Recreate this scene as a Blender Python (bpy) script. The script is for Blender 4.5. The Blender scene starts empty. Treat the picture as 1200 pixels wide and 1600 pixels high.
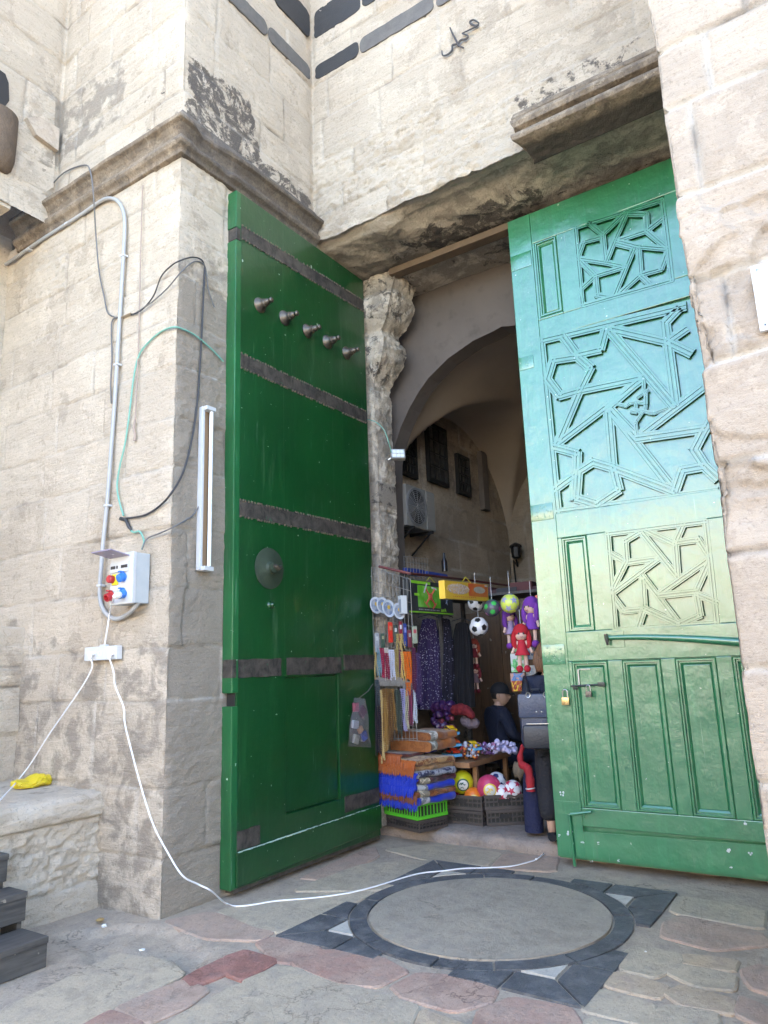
import bpy, bmesh, math, random
import numpy as np
from mathutils import Vector, Matrix
random.seed(7)
SC = bpy.context.scene
COL = SC.collection
PI = math.pi

# ------------------------------------------------------------------ camera (solved from the vanishing points of wall, jamb and verticals)
FPX = 1122.26
YAW, PIT, ROL = math.radians(-33.4946), math.radians(12.17125), math.radians(-2.05869)
CAM = np.array([4.0746, -3.375, 1.55])
def _basis():
    cy, sy = math.cos(YAW), math.sin(YAW)
    F = np.array([sy*math.cos(PIT), cy*math.cos(PIT), math.sin(PIT)])
    R = np.array([cy, -sy, 0.0]); U = np.cross(R, F)
    return R*math.cos(ROL)+U*math.sin(ROL), -R*math.sin(ROL)+U*math.cos(ROL), F
CR, CU, CF = _basis()
def W(x, y, ax, v):
    """point of the plane  axis = v  that shows at photo pixel (x, y)"""
    n = 'xyz'.index(ax)
    r = CF*FPX + CR*(x-600) - CU*(y-800)
    t = (v-CAM[n])/r[n]
    return Vector(CAM + r*t)
cam = bpy.data.cameras.new('camera'); camo = bpy.data.objects.new('camera', cam); COL.objects.link(camo)
cam.sensor_fit = 'VERTICAL'; cam.sensor_height = 36; cam.sensor_width = 27; cam.lens = FPX/1600*36
cam.clip_start = 0.05; cam.clip_end = 2000
M4 = Matrix.Identity(4)
for i in range(3):
    M4[i][0] = CR[i]; M4[i][1] = CU[i]; M4[i][2] = -CF[i]; M4[i][3] = CAM[i]
camo.matrix_world = M4
SC.camera = camo

# ------------------------------------------------------------------ objects and tags
def tag(o, label=None, cat=None, group=None, kind=None):
    if label: o['label'] = label
    if cat: o['category'] = cat
    if group: o['group'] = group
    if kind: o['kind'] = kind
    return o
def thing(name, label, cat, loc=(0, 0, 0), rz=0, group=None):
    o = bpy.data.objects.new(name, None); COL.objects.link(o)
    o.location = loc; o.rotation_euler = (0, 0, rz); o.empty_display_size = .1
    return tag(o, label, cat, group)
def link(name, me, mat=None, parent=None, smooth=False):
    o = bpy.data.objects.new(name, me); COL.objects.link(o)
    if mat is not None:
        for m in (mat if isinstance(mat, (list, tuple)) else [mat]): me.materials.append(m)
    if smooth:
        me.polygons.foreach_set('use_smooth', [True]*len(me.polygons))
    if parent is not None: o.parent = parent
    return o
def copy_tree(o, parent=None):
    c = o.copy(); COL.objects.link(c)
    if parent is not None: c.parent = parent
    for ch in list(o.children): copy_tree(ch, c)
    return c

def ch(o, p):
    o.parent = p; o.matrix_parent_inverse = Matrix.Translation(p.location).inverted() if p.type == 'EMPTY' else p.matrix_parent_inverse; return o

class MB:
    """collects shapes, builds ONE mesh object"""
    def __init__(s): s.v = []; s.f = []; s.m = []; s.mi = 0; s.T = None
    def at(s, T): s.T = T; return s
    def add(s, vs, fs):
        b = len(s.v)
        for p in vs:
            p = Vector(p)
            if s.T is not None: p = s.T @ p
            s.v.append(p)
        for f in fs: s.f.append([b+i for i in f]); s.m.append(s.mi)
    def box(s, lo, hi, bev=0):
        x0, y0, z0 = lo; x1, y1, z1 = hi
        if bev <= 0:
            s.add([(x0,y0,z0),(x1,y0,z0),(x1,y1,z0),(x0,y1,z0),(x0,y0,z1),(x1,y0,z1),(x1,y1,z1),(x0,y1,z1)],
                  [(3,2,1,0),(4,5,6,7),(0,1,5,4),(1,2,6,5),(2,3,7,6),(3,0,4,7)])
        else:
            bm = bmesh.new(); bmesh.ops.create_cube(bm, size=1)
            for v in bm.verts:
                v.co = Vector(((x0+x1)/2+v.co.x*(x1-x0), (y0+y1)/2+v.co.y*(y1-y0), (z0+z1)/2+v.co.z*(z1-z0)))
            bmesh.ops.bevel(bm, geom=bm.edges[:], offset=bev, segments=2, profile=.6, affect='EDGES')
            s.bm(bm)
        return s
    def bm(s, bm, T=None):
        bm.verts.index_update()
        vs = [(T @ v.co if T is not None else v.co.copy()) for v in bm.verts]
        s.add(vs, [[v.index for v in f.verts] for f in bm.faces]); bm.free(); return s
    def sphere(s, c, r, sc=(1, 1, 1), n=12):
        bm = bmesh.new(); bmesh.ops.create_uvsphere(bm, u_segments=n, v_segments=max(4, n*2//3), radius=r)
        for v in bm.verts: v.co = Vector((v.co.x*sc[0]+c[0], v.co.y*sc[1]+c[1], v.co.z*sc[2]+c[2]))
        return s.bm(bm)
    def tube(s, pts, r, n=8, cap=True):
        pts = [Vector(p) for p in pts]
        rr = r if isinstance(r, (list, tuple)) else [r]*len(pts)
        vs = []; fs = []; up = None
        for i, p in enumerate(pts):
            d = (pts[min(i+1, len(pts)-1)]-pts[max(i-1, 0)])
            if d.length < 1e-9: d = Vector((0, 0, 1))
            d.normalize()
            if up is None:
                up = Vector((0, 0, 1)) if abs(d.z) < .9 else Vector((1, 0, 0))
            a = up - d*up.dot(d)
            if a.length < 1e-4: a = d.orthogonal()
            a.normalize(); b = d.cross(a); up = a
            for k in range(n):
                t = 2*PI*k/n; vs.append(p+(a*math.cos(t)+b*math.sin(t))*rr[i])
        for i in range(len(pts)-1):
            for k in range(n):
                fs.append((i*n+k, i*n+(k+1) % n, (i+1)*n+(k+1) % n, (i+1)*n+k))
        if cap:
            fs.append(tuple(range(n-1, -1, -1))); fs.append(tuple((len(pts)-1)*n+k for k in range(n)))
        s.add(vs, fs); return s
    def lathe(s, prof, T, n=20, cap=True):
        """prof: (r, h) pairs; T maps local (x, y, h)"""
        vs = []; fs = []
        for r, h in prof:
            for k in range(n): vs.append(T @ Vector((r*math.cos(2*PI*k/n), r*math.sin(2*PI*k/n), h)))
        for i in range(len(prof)-1):
            for k in range(n): fs.append((i*n+k, i*n+(k+1) % n, (i+1)*n+(k+1) % n, (i+1)*n+k))
        if cap:
            fs.append(tuple(range(n-1, -1, -1))); fs.append(tuple((len(prof)-1)*n+k for k in range(n)))
        s.add(vs, fs); return s
    def prism(s, poly, T, d):
        """poly: 2-D outline (ccw), extruded from local z=0 to z=d, T maps local to world"""
        n = len(poly)
        vs = [T @ Vector((p[0], p[1], 0)) for p in poly]+[T @ Vector((p[0], p[1], d)) for p in poly]
        fs = [tuple(range(n-1, -1, -1)), tuple(range(n, 2*n))]+[(i, (i+1) % n, n+(i+1) % n, n+i) for i in range(n)]
        s.add(vs, fs); return s
    def build(s, name, mat, parent=None, smooth=False, fix=True):
        me = bpy.data.meshes.new(name); me.from_pydata([tuple(v) for v in s.v], [], s.f); me.validate()
        o = link(name, me, mat, parent, False)
        if len(s.m) == len(me.polygons): me.polygons.foreach_set('material_index', s.m)
        if fix:
            bm = bmesh.new(); bm.from_mesh(me); bmesh.ops.recalc_face_normals(bm, faces=bm.faces[:]); bm.to_mesh(me); bm.free()
        if smooth:
            me.polygons.foreach_set('use_smooth', [True]*len(me.polygons))
            try: me.set_sharp_from_angle(angle=math.radians(38))
            except Exception: pass
        return o
def spline(pts, n=8):
    """Catmull-Rom through the points"""
    pts = [Vector(p) for p in pts]; out = []
    for i in range(len(pts)-1):
        p0 = pts[max(i-1, 0)]; p1 = pts[i]; p2 = pts[i+1]; p3 = pts[min(i+2, len(pts)-1)]
        for k in range(n):
            t = k/n
            out.append(.5*((2*p1)+(p2-p0)*t+(2*p0-5*p1+4*p2-p3)*t*t+(3*p1-p0-3*p2+p3)*t**3))
    out.append(pts[-1]); return out
def frame(o, x, y, z=None):
    x = Vector(x).normalized(); y = Vector(y).normalized(); z = x.cross(y) if z is None else Vector(z)
    m = Matrix.Identity(4)
    for i in range(3): m[i][0] = x[i]; m[i][1] = y[i]; m[i][2] = z[i]; m[i][3] = o[i]
    return m

# ------------------------------------------------------------------ vectorised noise
def _h(ix, iy, seed):
    n = (ix*374761393 + iy*668265263 + seed*1442695041) & 0xffffffff
    n = ((n ^ (n >> 13))*1274126177) & 0xffffffff
    return ((n ^ (n >> 16)) & 0xffff)/65535.0
def vnoise(x, y, seed=0):
    ix = np.floor(x).astype(np.int64); iy = np.floor(y).astype(np.int64)
    fx = x-ix; fy = y-iy; fx = fx*fx*(3-2*fx); fy = fy*fy*(3-2*fy)
    a = _h(ix, iy, seed); b = _h(ix+1, iy, seed); c = _h(ix, iy+1, seed); d = _h(ix+1, iy+1, seed)
    return (a*(1-fx)+b*fx)*(1-fy)+(c*(1-fx)+d*fx)*fy
def fbm(x, y, seed=0, o=4, g=.5):
    s = 0; a = 1; t = 0
    for i in range(o):
        s = s+a*vnoise(x, y, seed+i*17); t += a; a *= g; x = x*2.03+3.1; y = y*2.03+1.7
    return s/t-.5
def sstep(a, b, x):
    t = np.clip((x-a)/(b-a), 0, 1); return t*t*(3-2*t)

# ------------------------------------------------------------------ materials
class N:
    def __init__(s, name):
        s.m = bpy.data.materials.new(name); s.m.use_nodes = True
        s.t = s.m.node_tree; s.t.nodes.clear()
        s.out = s.t.nodes.new('ShaderNodeOutputMaterial'); s.b = s.t.nodes.new('ShaderNodeBsdfPrincipled')
        s.t.links.new(s.b.outputs[0], s.out.inputs[0]); s._co = None
    def node(s, ty, **k):
        n = s.t.nodes.new(ty)
        for a, v in k.items():
            if a.startswith('i_'): n.inputs[a[2:].replace('_', ' ')].default_value = v
            else: setattr(n, a, v)
        return n
    def l(s, a, b): s.t.links.new(a, b)
    def co(s):
        if s._co is None: s._co = s.node('ShaderNodeTexCoord').outputs['Object']
        return s._co
    def scaled(s, sc):
        m = s.node('ShaderNodeMapping'); m.inputs['Scale'].default_value = sc; s.l(s.co(), m.inputs[0]); return m.outputs[0]
    def noise(s, scale, detail=4, rough=.55, vec=None, dist=0):
        n = s.node('ShaderNodeTexNoise'); n.inputs['Scale'].default_value = scale; n.inputs['Detail'].default_value = detail
        n.inputs['Roughness'].default_value = rough; n.inputs['Distortion'].default_value = dist
        s.l(vec if vec is not None else s.co(), n.inputs['Vector']); return n.outputs['Fac']
    def ramp(s, fac, stops):
        r = s.node('ShaderNodeValToRGB'); e = r.color_ramp.elements
        while len(e) < len(stops): e.new(.5)
        for i, (p, c) in enumerate(stops):
            e[i].position = p; e[i].color = (c if len(c) == 4 else (*c, 1)) if isinstance(c, (tuple, list)) else (c, c, c, 1)
        s.l(fac, r.inputs[0]); return r.outputs[0]
    def mix(s, fac, a, b, mode='MIX'):
        m = s.node('ShaderNodeMix', data_type='RGBA', blend_type=mode)
        for i, v in ((0, fac), (6, a), (7, b)):
            if hasattr(v, 'is_linked') or hasattr(v, 'links'): s.l(v, m.inputs[i])
            else: m.inputs[i].default_value = v if i == 0 else ((*v, 1) if len(v) == 3 else v)
        return m.outputs[2]
    def math(s, op, a, b=0.0):
        m = s.node('ShaderNodeMath', operation=op)
        for i, v in ((0, a), (1, b)):
            if hasattr(v, 'links'): s.l(v, m.inputs[i])
            else: m.inputs[i].default_value = v
        return m.outputs[0]
    def attr(s, name):
        return s.node('ShaderNodeAttribute', attribute_name=name).outputs['Fac']
    def bump(s, h, dist=.003, st=.6):
        b = s.node('ShaderNodeBump'); b.inputs['Distance'].default_value = dist; b.inputs['Strength'].default_value = st
        s.l(h, b.inputs['Height']); s.l(b.outputs[0], s.b.inputs['Normal'])
    def set(s, col=None, rough=None, **k):
        if col is not None:
            if hasattr(col, 'links'): s.l(col, s.b.inputs['Base Color'])
            else: s.b.inputs['Base Color'].default_value = (*col, 1)
        if rough is not None:
            if hasattr(rough, 'links'): s.l(rough, s.b.inputs['Roughness'])
            else: s.b.inputs['Roughness'].default_value = rough
        for a, v in k.items(): s.b.inputs[a.replace('_', ' ')].default_value = v
        return s.m
_pl = {}
def plain(name, col, rough=.55, var=.18, scale=9, bump=.0015, metal=0, **k):
    """simple procedural material: colour broken up by two noises"""
    if name in _pl: return _pl[name]
    n = N(name); f = n.noise(scale, 4); g = n.noise(scale*6, 3)
    a = tuple(c*(1-var) for c in col); b = tuple(min(1, c*(1+var)) for c in col)
    c = n.mix(f, a, b); c = n.mix(n.math('MULTIPLY', g, var), c, tuple(x*.5 for x in col))
    if bump: n.bump(g, bump, .5)
    r = n.ramp(f, [(0, max(0, rough-.08)), (1, min(1, rough+.08))])
    n.set(c, r, Metallic=metal, **k); _pl[name] = n.m; return n.m
# ------------------------------------------------------------------ stone
def stone_mat(name, cream, tan, grey, bd=.015, dk=1.0, jv=(.38, .05, .66, .8)):
    n = N(name)
    blk = n.attr('blk'); jn = n.attr('jn'); gr = n.attr('gr'); sk = n.attr('sk')
    big = n.noise(.9, 5, .6, dist=.4); mid = n.noise(4.2, 7, .68, dist=.35); fine = n.noise(55, 5, .72); grit = n.noise(170, 3, .7)
    strat = n.noise(1, 6, .7, n.scaled((2.2, 2.2, 15)), .25); pk = n.noise(2.6, 8, .72, dist=.25)
    c = n.mix(n.ramp(big, [(.33, 0), (.67, 1)]), cream, tan)
    c = n.mix(n.math('MULTIPLY', n.ramp(blk, [(.25, 0), (1, 1)]), .5), c, tuple(x*.80 for x in tan))
    c = n.mix(n.ramp(strat, [(.48, 0), (.72, .45)]), c, tuple(x*.74 for x in tan))
    # scaled-off patches: pale fresh stone and grey-brown skin, ragged edges
    c = n.mix(n.ramp(n.math('ADD', pk, n.math('MULTIPLY', n.math('SUBTRACT', fine, .5), .10)), [(.535, 0), (.56, .26)]), c, tuple(min(.78, x*1.22) for x in cream))
    c = n.mix(n.ramp(n.math('ADD', n.noise(3.3, 8, .74, dist=.3), n.math('MULTIPLY', n.math('SUBTRACT', big, .5), .5)), [(.585, 0), (.615, .42*dk)]), c, n.mix(fine, (.27, .215, .16), (.35, .285, .215)))
    gm = n.math('ADD', gr, n.math('MULTIPLY', n.math('SUBTRACT', mid, .5), 1.5))
    c = n.mix(n.ramp(gm, [(.40, 0), (.56, .85)]), c, n.mix(mid, tuple(x*.72 for x in grey), tuple(x*1.22 for x in grey)))
    sm = n.math('ADD', sk, n.math('MULTIPLY', n.math('SUBTRACT', n.noise(6, 8, .78, dist=.5), .5), 1.9))
    c = n.mix(n.ramp(sm, [(.46, 0), (.56, .93)]), c, n.mix(fine, (.045, .038, .034), (.125, .105, .092)))
    c = n.mix(n.math('MULTIPLY', jn, n.ramp(n.noise(2.4, 4, .6), [jv[:2], jv[2:]])), c, n.mix(n.ramp(n.noise(1.7, 3), [(.46, 0), (.60, 1)]), (.56, .51, .44), (.13, .105, .085)))
    c = n.mix(n.ramp(n.noise(3.7, 7, .72, dist=.6), [(.665, 0), (.72, .5)]), c, (.33, .19, .10))
    c = n.mix(n.ramp(fine, [(.30, .6), (.44, 0)]), c, tuple(x*.42 for x in tan))
    c = n.mix(n.ramp(grit, [(.55, 0), (.75, .4)]), c, tuple(min(.8, x*1.3) for x in cream))
    rough_ = n.noise(15, 8, .78, dist=.3); c = n.mix(n.ramp(rough_, [(.33, .45*dk), (.43, 0)]), c, tuple(x*.5 for x in tan))
    bed = n.noise(1, 7, .75, n.scaled((6, 6, 42)), .4); c = n.mix(n.math('MULTIPLY', n.ramp(bed, [(.36, 1), (.45, 0)]), n.ramp(n.noise(1.9, 3), [(.45, 0), (.65, .45*dk)])), c, tuple(x*.5 for x in tan))
    h = n.math('ADD', n.math('MULTIPLY', fine, .8), n.math('ADD', n.math('MULTIPLY', grit, .35), n.math('ADD', n.math('MULTIPLY', rough_, 1.7), n.math('ADD', n.math('MULTIPLY', bed, .9), n.math('MULTIPLY', strat, 1.2)))))
    n.bump(h, bd, .9)
    return n.set(c, n.ramp(mid, [(0, .75), (1, .95)]), Specular_IOR_Level=.25)
M_STONE = stone_mat('limestone', (.61, .525, .415), (.515, .43, .33), (.27, .23, .185))
M_STONE_R = stone_mat('pale_limestone', (.48, .40, .315), (.41, .335, .26), (.32, .275, .225), .008, .8, (.25, .55, .5, 1))
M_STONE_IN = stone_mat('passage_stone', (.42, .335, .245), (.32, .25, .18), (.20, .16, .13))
M_DARKSTONE = plain('basalt', (.036, .034, .033), .75, .5, 14, .006)
M_GREYSTONE = plain('grey_basalt', (.125, .115, .105), .85, .45, 12, .006)
def mould_mat():
    n = N('weathered_moulding'); a = n.noise(6, 5, .7, dist=.8); f = n.noise(60, 4, .7)
    c = n.mix(n.ramp(a, [(.4, 0), (.62, 1)]), (.15, .118, .088), (.31, .245, .175))
    c = n.mix(n.ramp(n.noise(11, 6, .8, dist=1), [(.57, 0), (.66, .8)]), c, (.44, .36, .26))
    c = n.mix(n.ramp(f, [(.3, .6), (.5, 0)]), c, (.05, .04, .034))
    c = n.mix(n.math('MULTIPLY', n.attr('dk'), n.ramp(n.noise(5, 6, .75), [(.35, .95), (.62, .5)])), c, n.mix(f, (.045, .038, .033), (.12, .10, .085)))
    n.bump(n.math('ADD', f, n.math('MULTIPLY', n.noise(20, 5, .7), 1.4)), .008, .7)
    return n.set(c, .85, Specular_IOR_Level=.25)
M_MOULD = mould_mat()
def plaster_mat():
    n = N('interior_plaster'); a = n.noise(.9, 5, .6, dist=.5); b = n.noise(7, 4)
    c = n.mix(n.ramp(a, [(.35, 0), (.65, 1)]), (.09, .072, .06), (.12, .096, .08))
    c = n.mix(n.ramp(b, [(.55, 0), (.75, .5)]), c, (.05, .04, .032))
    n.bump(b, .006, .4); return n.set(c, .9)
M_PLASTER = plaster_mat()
M_VAULT = plain('vault_plaster', (.36, .285, .215), .9, .15, 2, .004)

def grid_mesh(name, P, attrs, mat, parent, flip=False):
    """P: (nv, nu, 3) array of points -> one quad-grid object with float attributes"""
    nv, nu, _ = P.shape
    me = bpy.data.meshes.new(name)
    idx = np.arange(nv*nu).reshape(nv, nu)
    q = np.stack([idx[:-1, :-1], idx[:-1, 1:], idx[1:, 1:], idx[1:, :-1]], -1).reshape(-1, 4)
    if flip: q = q[:, ::-1]
    me.vertices.add(nv*nu); me.vertices.foreach_set('co', P.reshape(-1).astype(np.float32))
    me.loops.add(q.size); me.loops.foreach_set('vertex_index', q.reshape(-1).astype(np.int32))
    me.polygons.add(len(q)); me.polygons.foreach_set('loop_start', (np.arange(len(q))*4).astype(np.int32))
    me.polygons.foreach_set('loop_total', np.full(len(q), 4, np.int32)) if hasattr(me.polygons[0], 'loop_total') else None
    me.update(calc_edges=True); me.validate()
    for k, a in attrs.items():
        at = me.attributes.new(k, 'FLOAT', 'POINT'); at.data.foreach_set('value', a.reshape(-1).astype(np.float32))
    return link(name, me, mat, parent, True)

def path_samples(path, res, soft):
    """resample a plan polyline; returns s, xy, normals (to the right of travel... outward = left-turned)"""
    P = [np.array(p, float) for p in path]; s = [0]; 
    for a, b in zip(P, P[1:]): s.append(s[-1]+np.linalg.norm(b-a))
    n = int(s[-1]/res)+1; t = np.linspace(0, s[-1], n)
    t = np.unique(np.concatenate([t, s]))
    X = np.interp(t, s, [p[0] for p in P]); Y = np.interp(t, s, [p[1] for p in P])
    nx = np.zeros_like(t); ny = np.zeros_like(t); wgt = np.zeros_like(t)
    for i, (a, b) in enumerate(zip(P, P[1:])):
        d = (b-a)/np.linalg.norm(b-a); m = np.array([d[1], -d[0]])
        w = np.clip(np.minimum((t-s[i])/soft+.5, (s[i+1]-t)/soft+.5), 0, 1)
        if i == 0: w = np.where(t < s[1]-soft, 1, w)
        if i == len(P)-2: w = np.where(t > s[-2]+soft, 1, w)
        nx += m[0]*w; ny += m[1]*w
    l = np.hypot(nx, ny); corner = np.array([s[i] for i in range(1, len(P)-1)])
    return t, X, Y, nx/l, ny/l, corner, s

def stone_wall(name, path, zs, res, courses, parent, mat, seed=1, blen=(.5, 1.0), rough=.006, groove=.009, jw=.007,
               gr=None, sk=None, edge=.012, zf=None, hf=None, soft=.03, rockf=None):
    t, X, Y, nx, ny, corner, s = path_samples(path, res, soft)
    z = np.linspace(zs[0], zs[1], int((zs[1]-zs[0])/res)+1)
    S, Z = np.meshgrid(t, z)
    Xg = np.broadcast_to(X, S.shape); Yg = np.broadcast_to(Y, S.shape)
    rng = np.random.RandomState(seed)
    Zw = Z + fbm(S*1.7, Z*1.7, seed, 3)*.03 + fbm(S*11, Z*11, seed+5, 2)*.012
    Sw = S + fbm(S*1.9+7, Z*1.9, seed+3, 3)*.03 + fbm(S*11, Z*11+9, seed+6, 2)*.012
    c = np.array(courses, float); ci = np.clip(np.searchsorted(c, Zw)-1, 0, len(c)-2)
    dz = np.minimum(Zw-c[ci], c[ci+1]-Zw)
    blk = np.zeros_like(S); ds = np.full_like(S, 9.0); off = np.zeros_like(S); rgh = np.ones_like(S); tx = np.zeros_like(S); tz = np.zeros_like(S)
    for k in range(len(c)-1):
        js = []
        for a, b in zip(s, s[1:]):
            p = a+rng.uniform(.15, .9)*blen[0]*1.2
            js.append(a)
            while p < b-.22:
                js.append(p); p += rng.uniform(*blen)
        js = np.array(js+[s[-1]]); m = ci == k
        bi = np.clip(np.searchsorted(js, Sw[m])-1, 0, len(js)-2)
        isc = np.array([np.min(np.abs(np.array(s)-q)) < 1e-6 for q in js])
        dl = np.where(isc[bi], 9, Sw[m]-js[bi]); dr = np.where(isc[bi+1], 9, js[bi+1]-Sw[m])
        ds[m] = np.minimum(np.abs(dl), np.abs(dr))
        n = len(js)
        r1, r2, r3, r4, r5 = rng.rand(n), rng.randn(n), rng.uniform(.35, 1.7, n), rng.randn(n), rng.randn(n)
        blk[m] = r1[bi]; off[m] = r2[bi]*.004; rgh[m] = r3[bi]
        tx[m] = r4[bi]*.006*(Sw[m]-(js[bi]+js[bi+1])/2); tz[m] = r5[bi]*.012*(Zw[m]-(c[k]+c[k+1])/2)
    d = np.minimum(np.abs(dz), ds)
    jn = np.exp(-(d/(jw*1.3))**2)
    h = off+tx+tz - groove*np.exp(-(d/jw)**2) - edge*.35*np.exp(-d/.016)
    ridg = np.abs(fbm(S*7+2, Z*9, seed+41, 4))*2
    if rockf is not None: rgh = rgh*rockf(Xg, Yg, Z)
    h += rough*rgh*(fbm(S*4, Z*5, seed+11, 5, .6)*1.3 + fbm(S*11, Z*34, seed+12, 4, .6)*1.5 + fbm(S*30, Z*30, seed+14, 2)*.9 - ridg*.5)
    h += fbm(S*1.1, Z*1.1, seed+20, 2)*.012
    for cs in corner:   # worn arrises
        q = np.abs(S-cs); h -= np.exp(-q/.035)*(.016+.05*np.clip(fbm(S*0+3, Z*3.3, seed+31, 5)+.08, 0, 1)+.018*fbm(S*0+1, Z*14, seed+33, 3))
    if hf is not None: h = h+hf(S, Z, Xg, Yg)
    P = np.stack([Xg+nx*h, Yg+ny*h, Z], -1)
    if zf is not None: P[..., 2] = zf(S, Z, P)
    at = dict(blk=blk, jn=jn, hh=h, gr=gr(Xg, Yg, Z) if gr else np.zeros_like(S), sk=sk(Xg, Yg, Z) if sk else np.zeros_like(S))
    return grid_mesh(name, P, at, mat, parent)

gate = thing('stone_gateway', 'pale weathered limestone gateway wall with recessed tall doorway and dark moulding', 'gateway', (0, 0, 0))
def box01(a, b, x, w=.1): return sstep(a-w, a+w, x)*(1-sstep(b-w, b+w, x))

# ---- left pier: front face, arris, return to the door jamb
def gr_l(X, Y, Z):
    low = 1-sstep(1.6, 2.5, Z+fbm(X*1.5+Y, Z*1.2, 5, 3)*1.2)
    side = np.where(Y > .01, .58, 0)*(1-sstep(4.2, 5.2, Z))  # return face greyed: its turn from the light is put into the colour
    return np.clip(low*.46+side+.22*box01(2.0, 5.0, Z, .3)*np.where(Y > .01, 1, 0), 0, .85)
def sk_l(X, Y, Z):
    return .13*np.where(Y > .01, 1, 0)*box01(3.3, 5.3, Z, .2) + .10*(1-sstep(.2, .6, Z)) + .16*np.where(Y > .01, 1, 0)*box01(1.2, 1.9, Z, .2)
L_COURSES = [0, .36, .80, 1.37, 1.74, 2.17, 2.60, 3.06, 3.44, 3.86, 4.24, 4.62, 5.0, 5.36, 5.72]
stone_wall('pier', [(-2.9, 0), (0, 0), (0, 2.5)], (-.02, 5.74), .0145, L_COURSES, gate, M_STONE, 3, (.6, 1.2), .0055, .009, .007, gr_l, sk_l, .010,
           rockf=lambda X, Y, Z: np.where(Y > .01, 1.5, .7)+.9*box01(4.6, 5.8, Z, .3))
# ---- right pier: big smooth blocks above, ragged broken ones between
RZ = [0, .62]+[W(px, py, 'y', 0).z for px, py in ((1165, 1225), (1150, 1045), (1128, 865), (1120, 722), (1090, 572), (1070, 435), (1047, 310), (1025, 178), (1015, 85))]
RZ = sorted(set(round(v, 3) for v in RZ)); RZ = [0]+[v for i, v in enumerate(RZ[1:]) if True]+[RZ[-1]+.4, RZ[-1]+.8, RZ[-1]+1.3]
ragz = lambda Z: box01(2.05, 3.75, Z, .12)
stone_wall('pier', [(3.585, 2.34), (3.585, 0), (6.6, 0)], (-.02, 5.74), .0145, RZ, gate, M_STONE_R, 8, (.7, 1.5), .005, .020, .011,
           lambda X, Y, Z: .06+.16*(1-sstep(.5, 1.6, Z)), lambda X, Y, Z: .10*ragz(Z), .012,
           rockf=lambda X, Y, Z: .35+1.3*ragz(Z),
           hf=lambda S, Z, X, Y: ragz(Z)*(np.where(fbm(S*2.3, Z*2.3, 77, 3) > .05, -.022, 0)+np.where(fbm(S*3.1, Z*4.3, 79, 3) > .13, -.018, 0)+fbm(S*4, Z*5, 78, 4)*.035*np.exp(-np.abs(Y)/.4)))
# ---- upper wall: side wall, left pier, recess return, lintel wall, right pier
def sk_u(X, Y, Z):
    a = np.where(np.abs(X) < .05, 1, 0)*box01(.03, .95-.28*np.clip((Z-6.2), 0, 1), Y, .04)*box01(5.98, 6.75, Z, .1)*.57
    a2 = np.where(np.abs(X) < .05, 1, 0)*box01(.5, 1.7, Y, .1)*box01(5.98, 6.25, Z, .08)*.55
    b = np.where(np.abs(Y-1.7) < .05, 1, 0)*box01(2.2, 3.6, X, .05)*box01(5.6, 6.35, Z, .1)*.40
    c = np.where(X < -.05, 1, 0)*np.where(np.abs(Y) < .05, 1, 0)*box01(5.9, 6.14, Z, .05)*.34+np.where((X < 0) & (X > -.5) & (np.abs(Y) < .05), 1, 0)*box01(6.15, 6.5, Z, .08)*.36
    return np.maximum(np.maximum(a, a2), np.maximum(b, c))
def gr_u(X, Y, Z):
    a = np.where((X < -.05) & (np.abs(Y) < .05), 1, 0)*box01(6.42, 7.12, Z, .04)*box01(-1.9, -.75, X, .1)*.52
    return a + 0.36*np.where(X < -1.75, 1, 0)*box01(6.1, 7.4, Z, .15)+.25*np.where(np.abs(Y-1.7) < .05, 1, 0)*box01(2.4, 3.6, X, .2)*box01(6.3, 6.9, Z, .1)
U_COURSES = [5.6, 6.02, 6.30, 6.62, 7.12, 7.58, 8.0, 8.42, 8.9, 9.4, 9.9]
def zf_u(S, Z, P): return Z
wall_u = stone_wall('wall', [(-1.8, -3.2), (-1.8, 0), (0, 0), (0, 1.7), (3.585, 1.7), (3.585, 0), (6.6, 0)], (5.735, 9.7), .018, U_COURSES, gate, M_STONE, 5, (.5, 1.05),
           .0065, .011, .009, gr_u, sk_u, .012, rockf=lambda X, Y, Z: .8+3.4*np.where(np.abs(Y-1.7) < .05, 1, 0)*box01(5.4, 6.7, Z, .25)*(1-.6*sstep(2.3, 2.6, X)))
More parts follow.
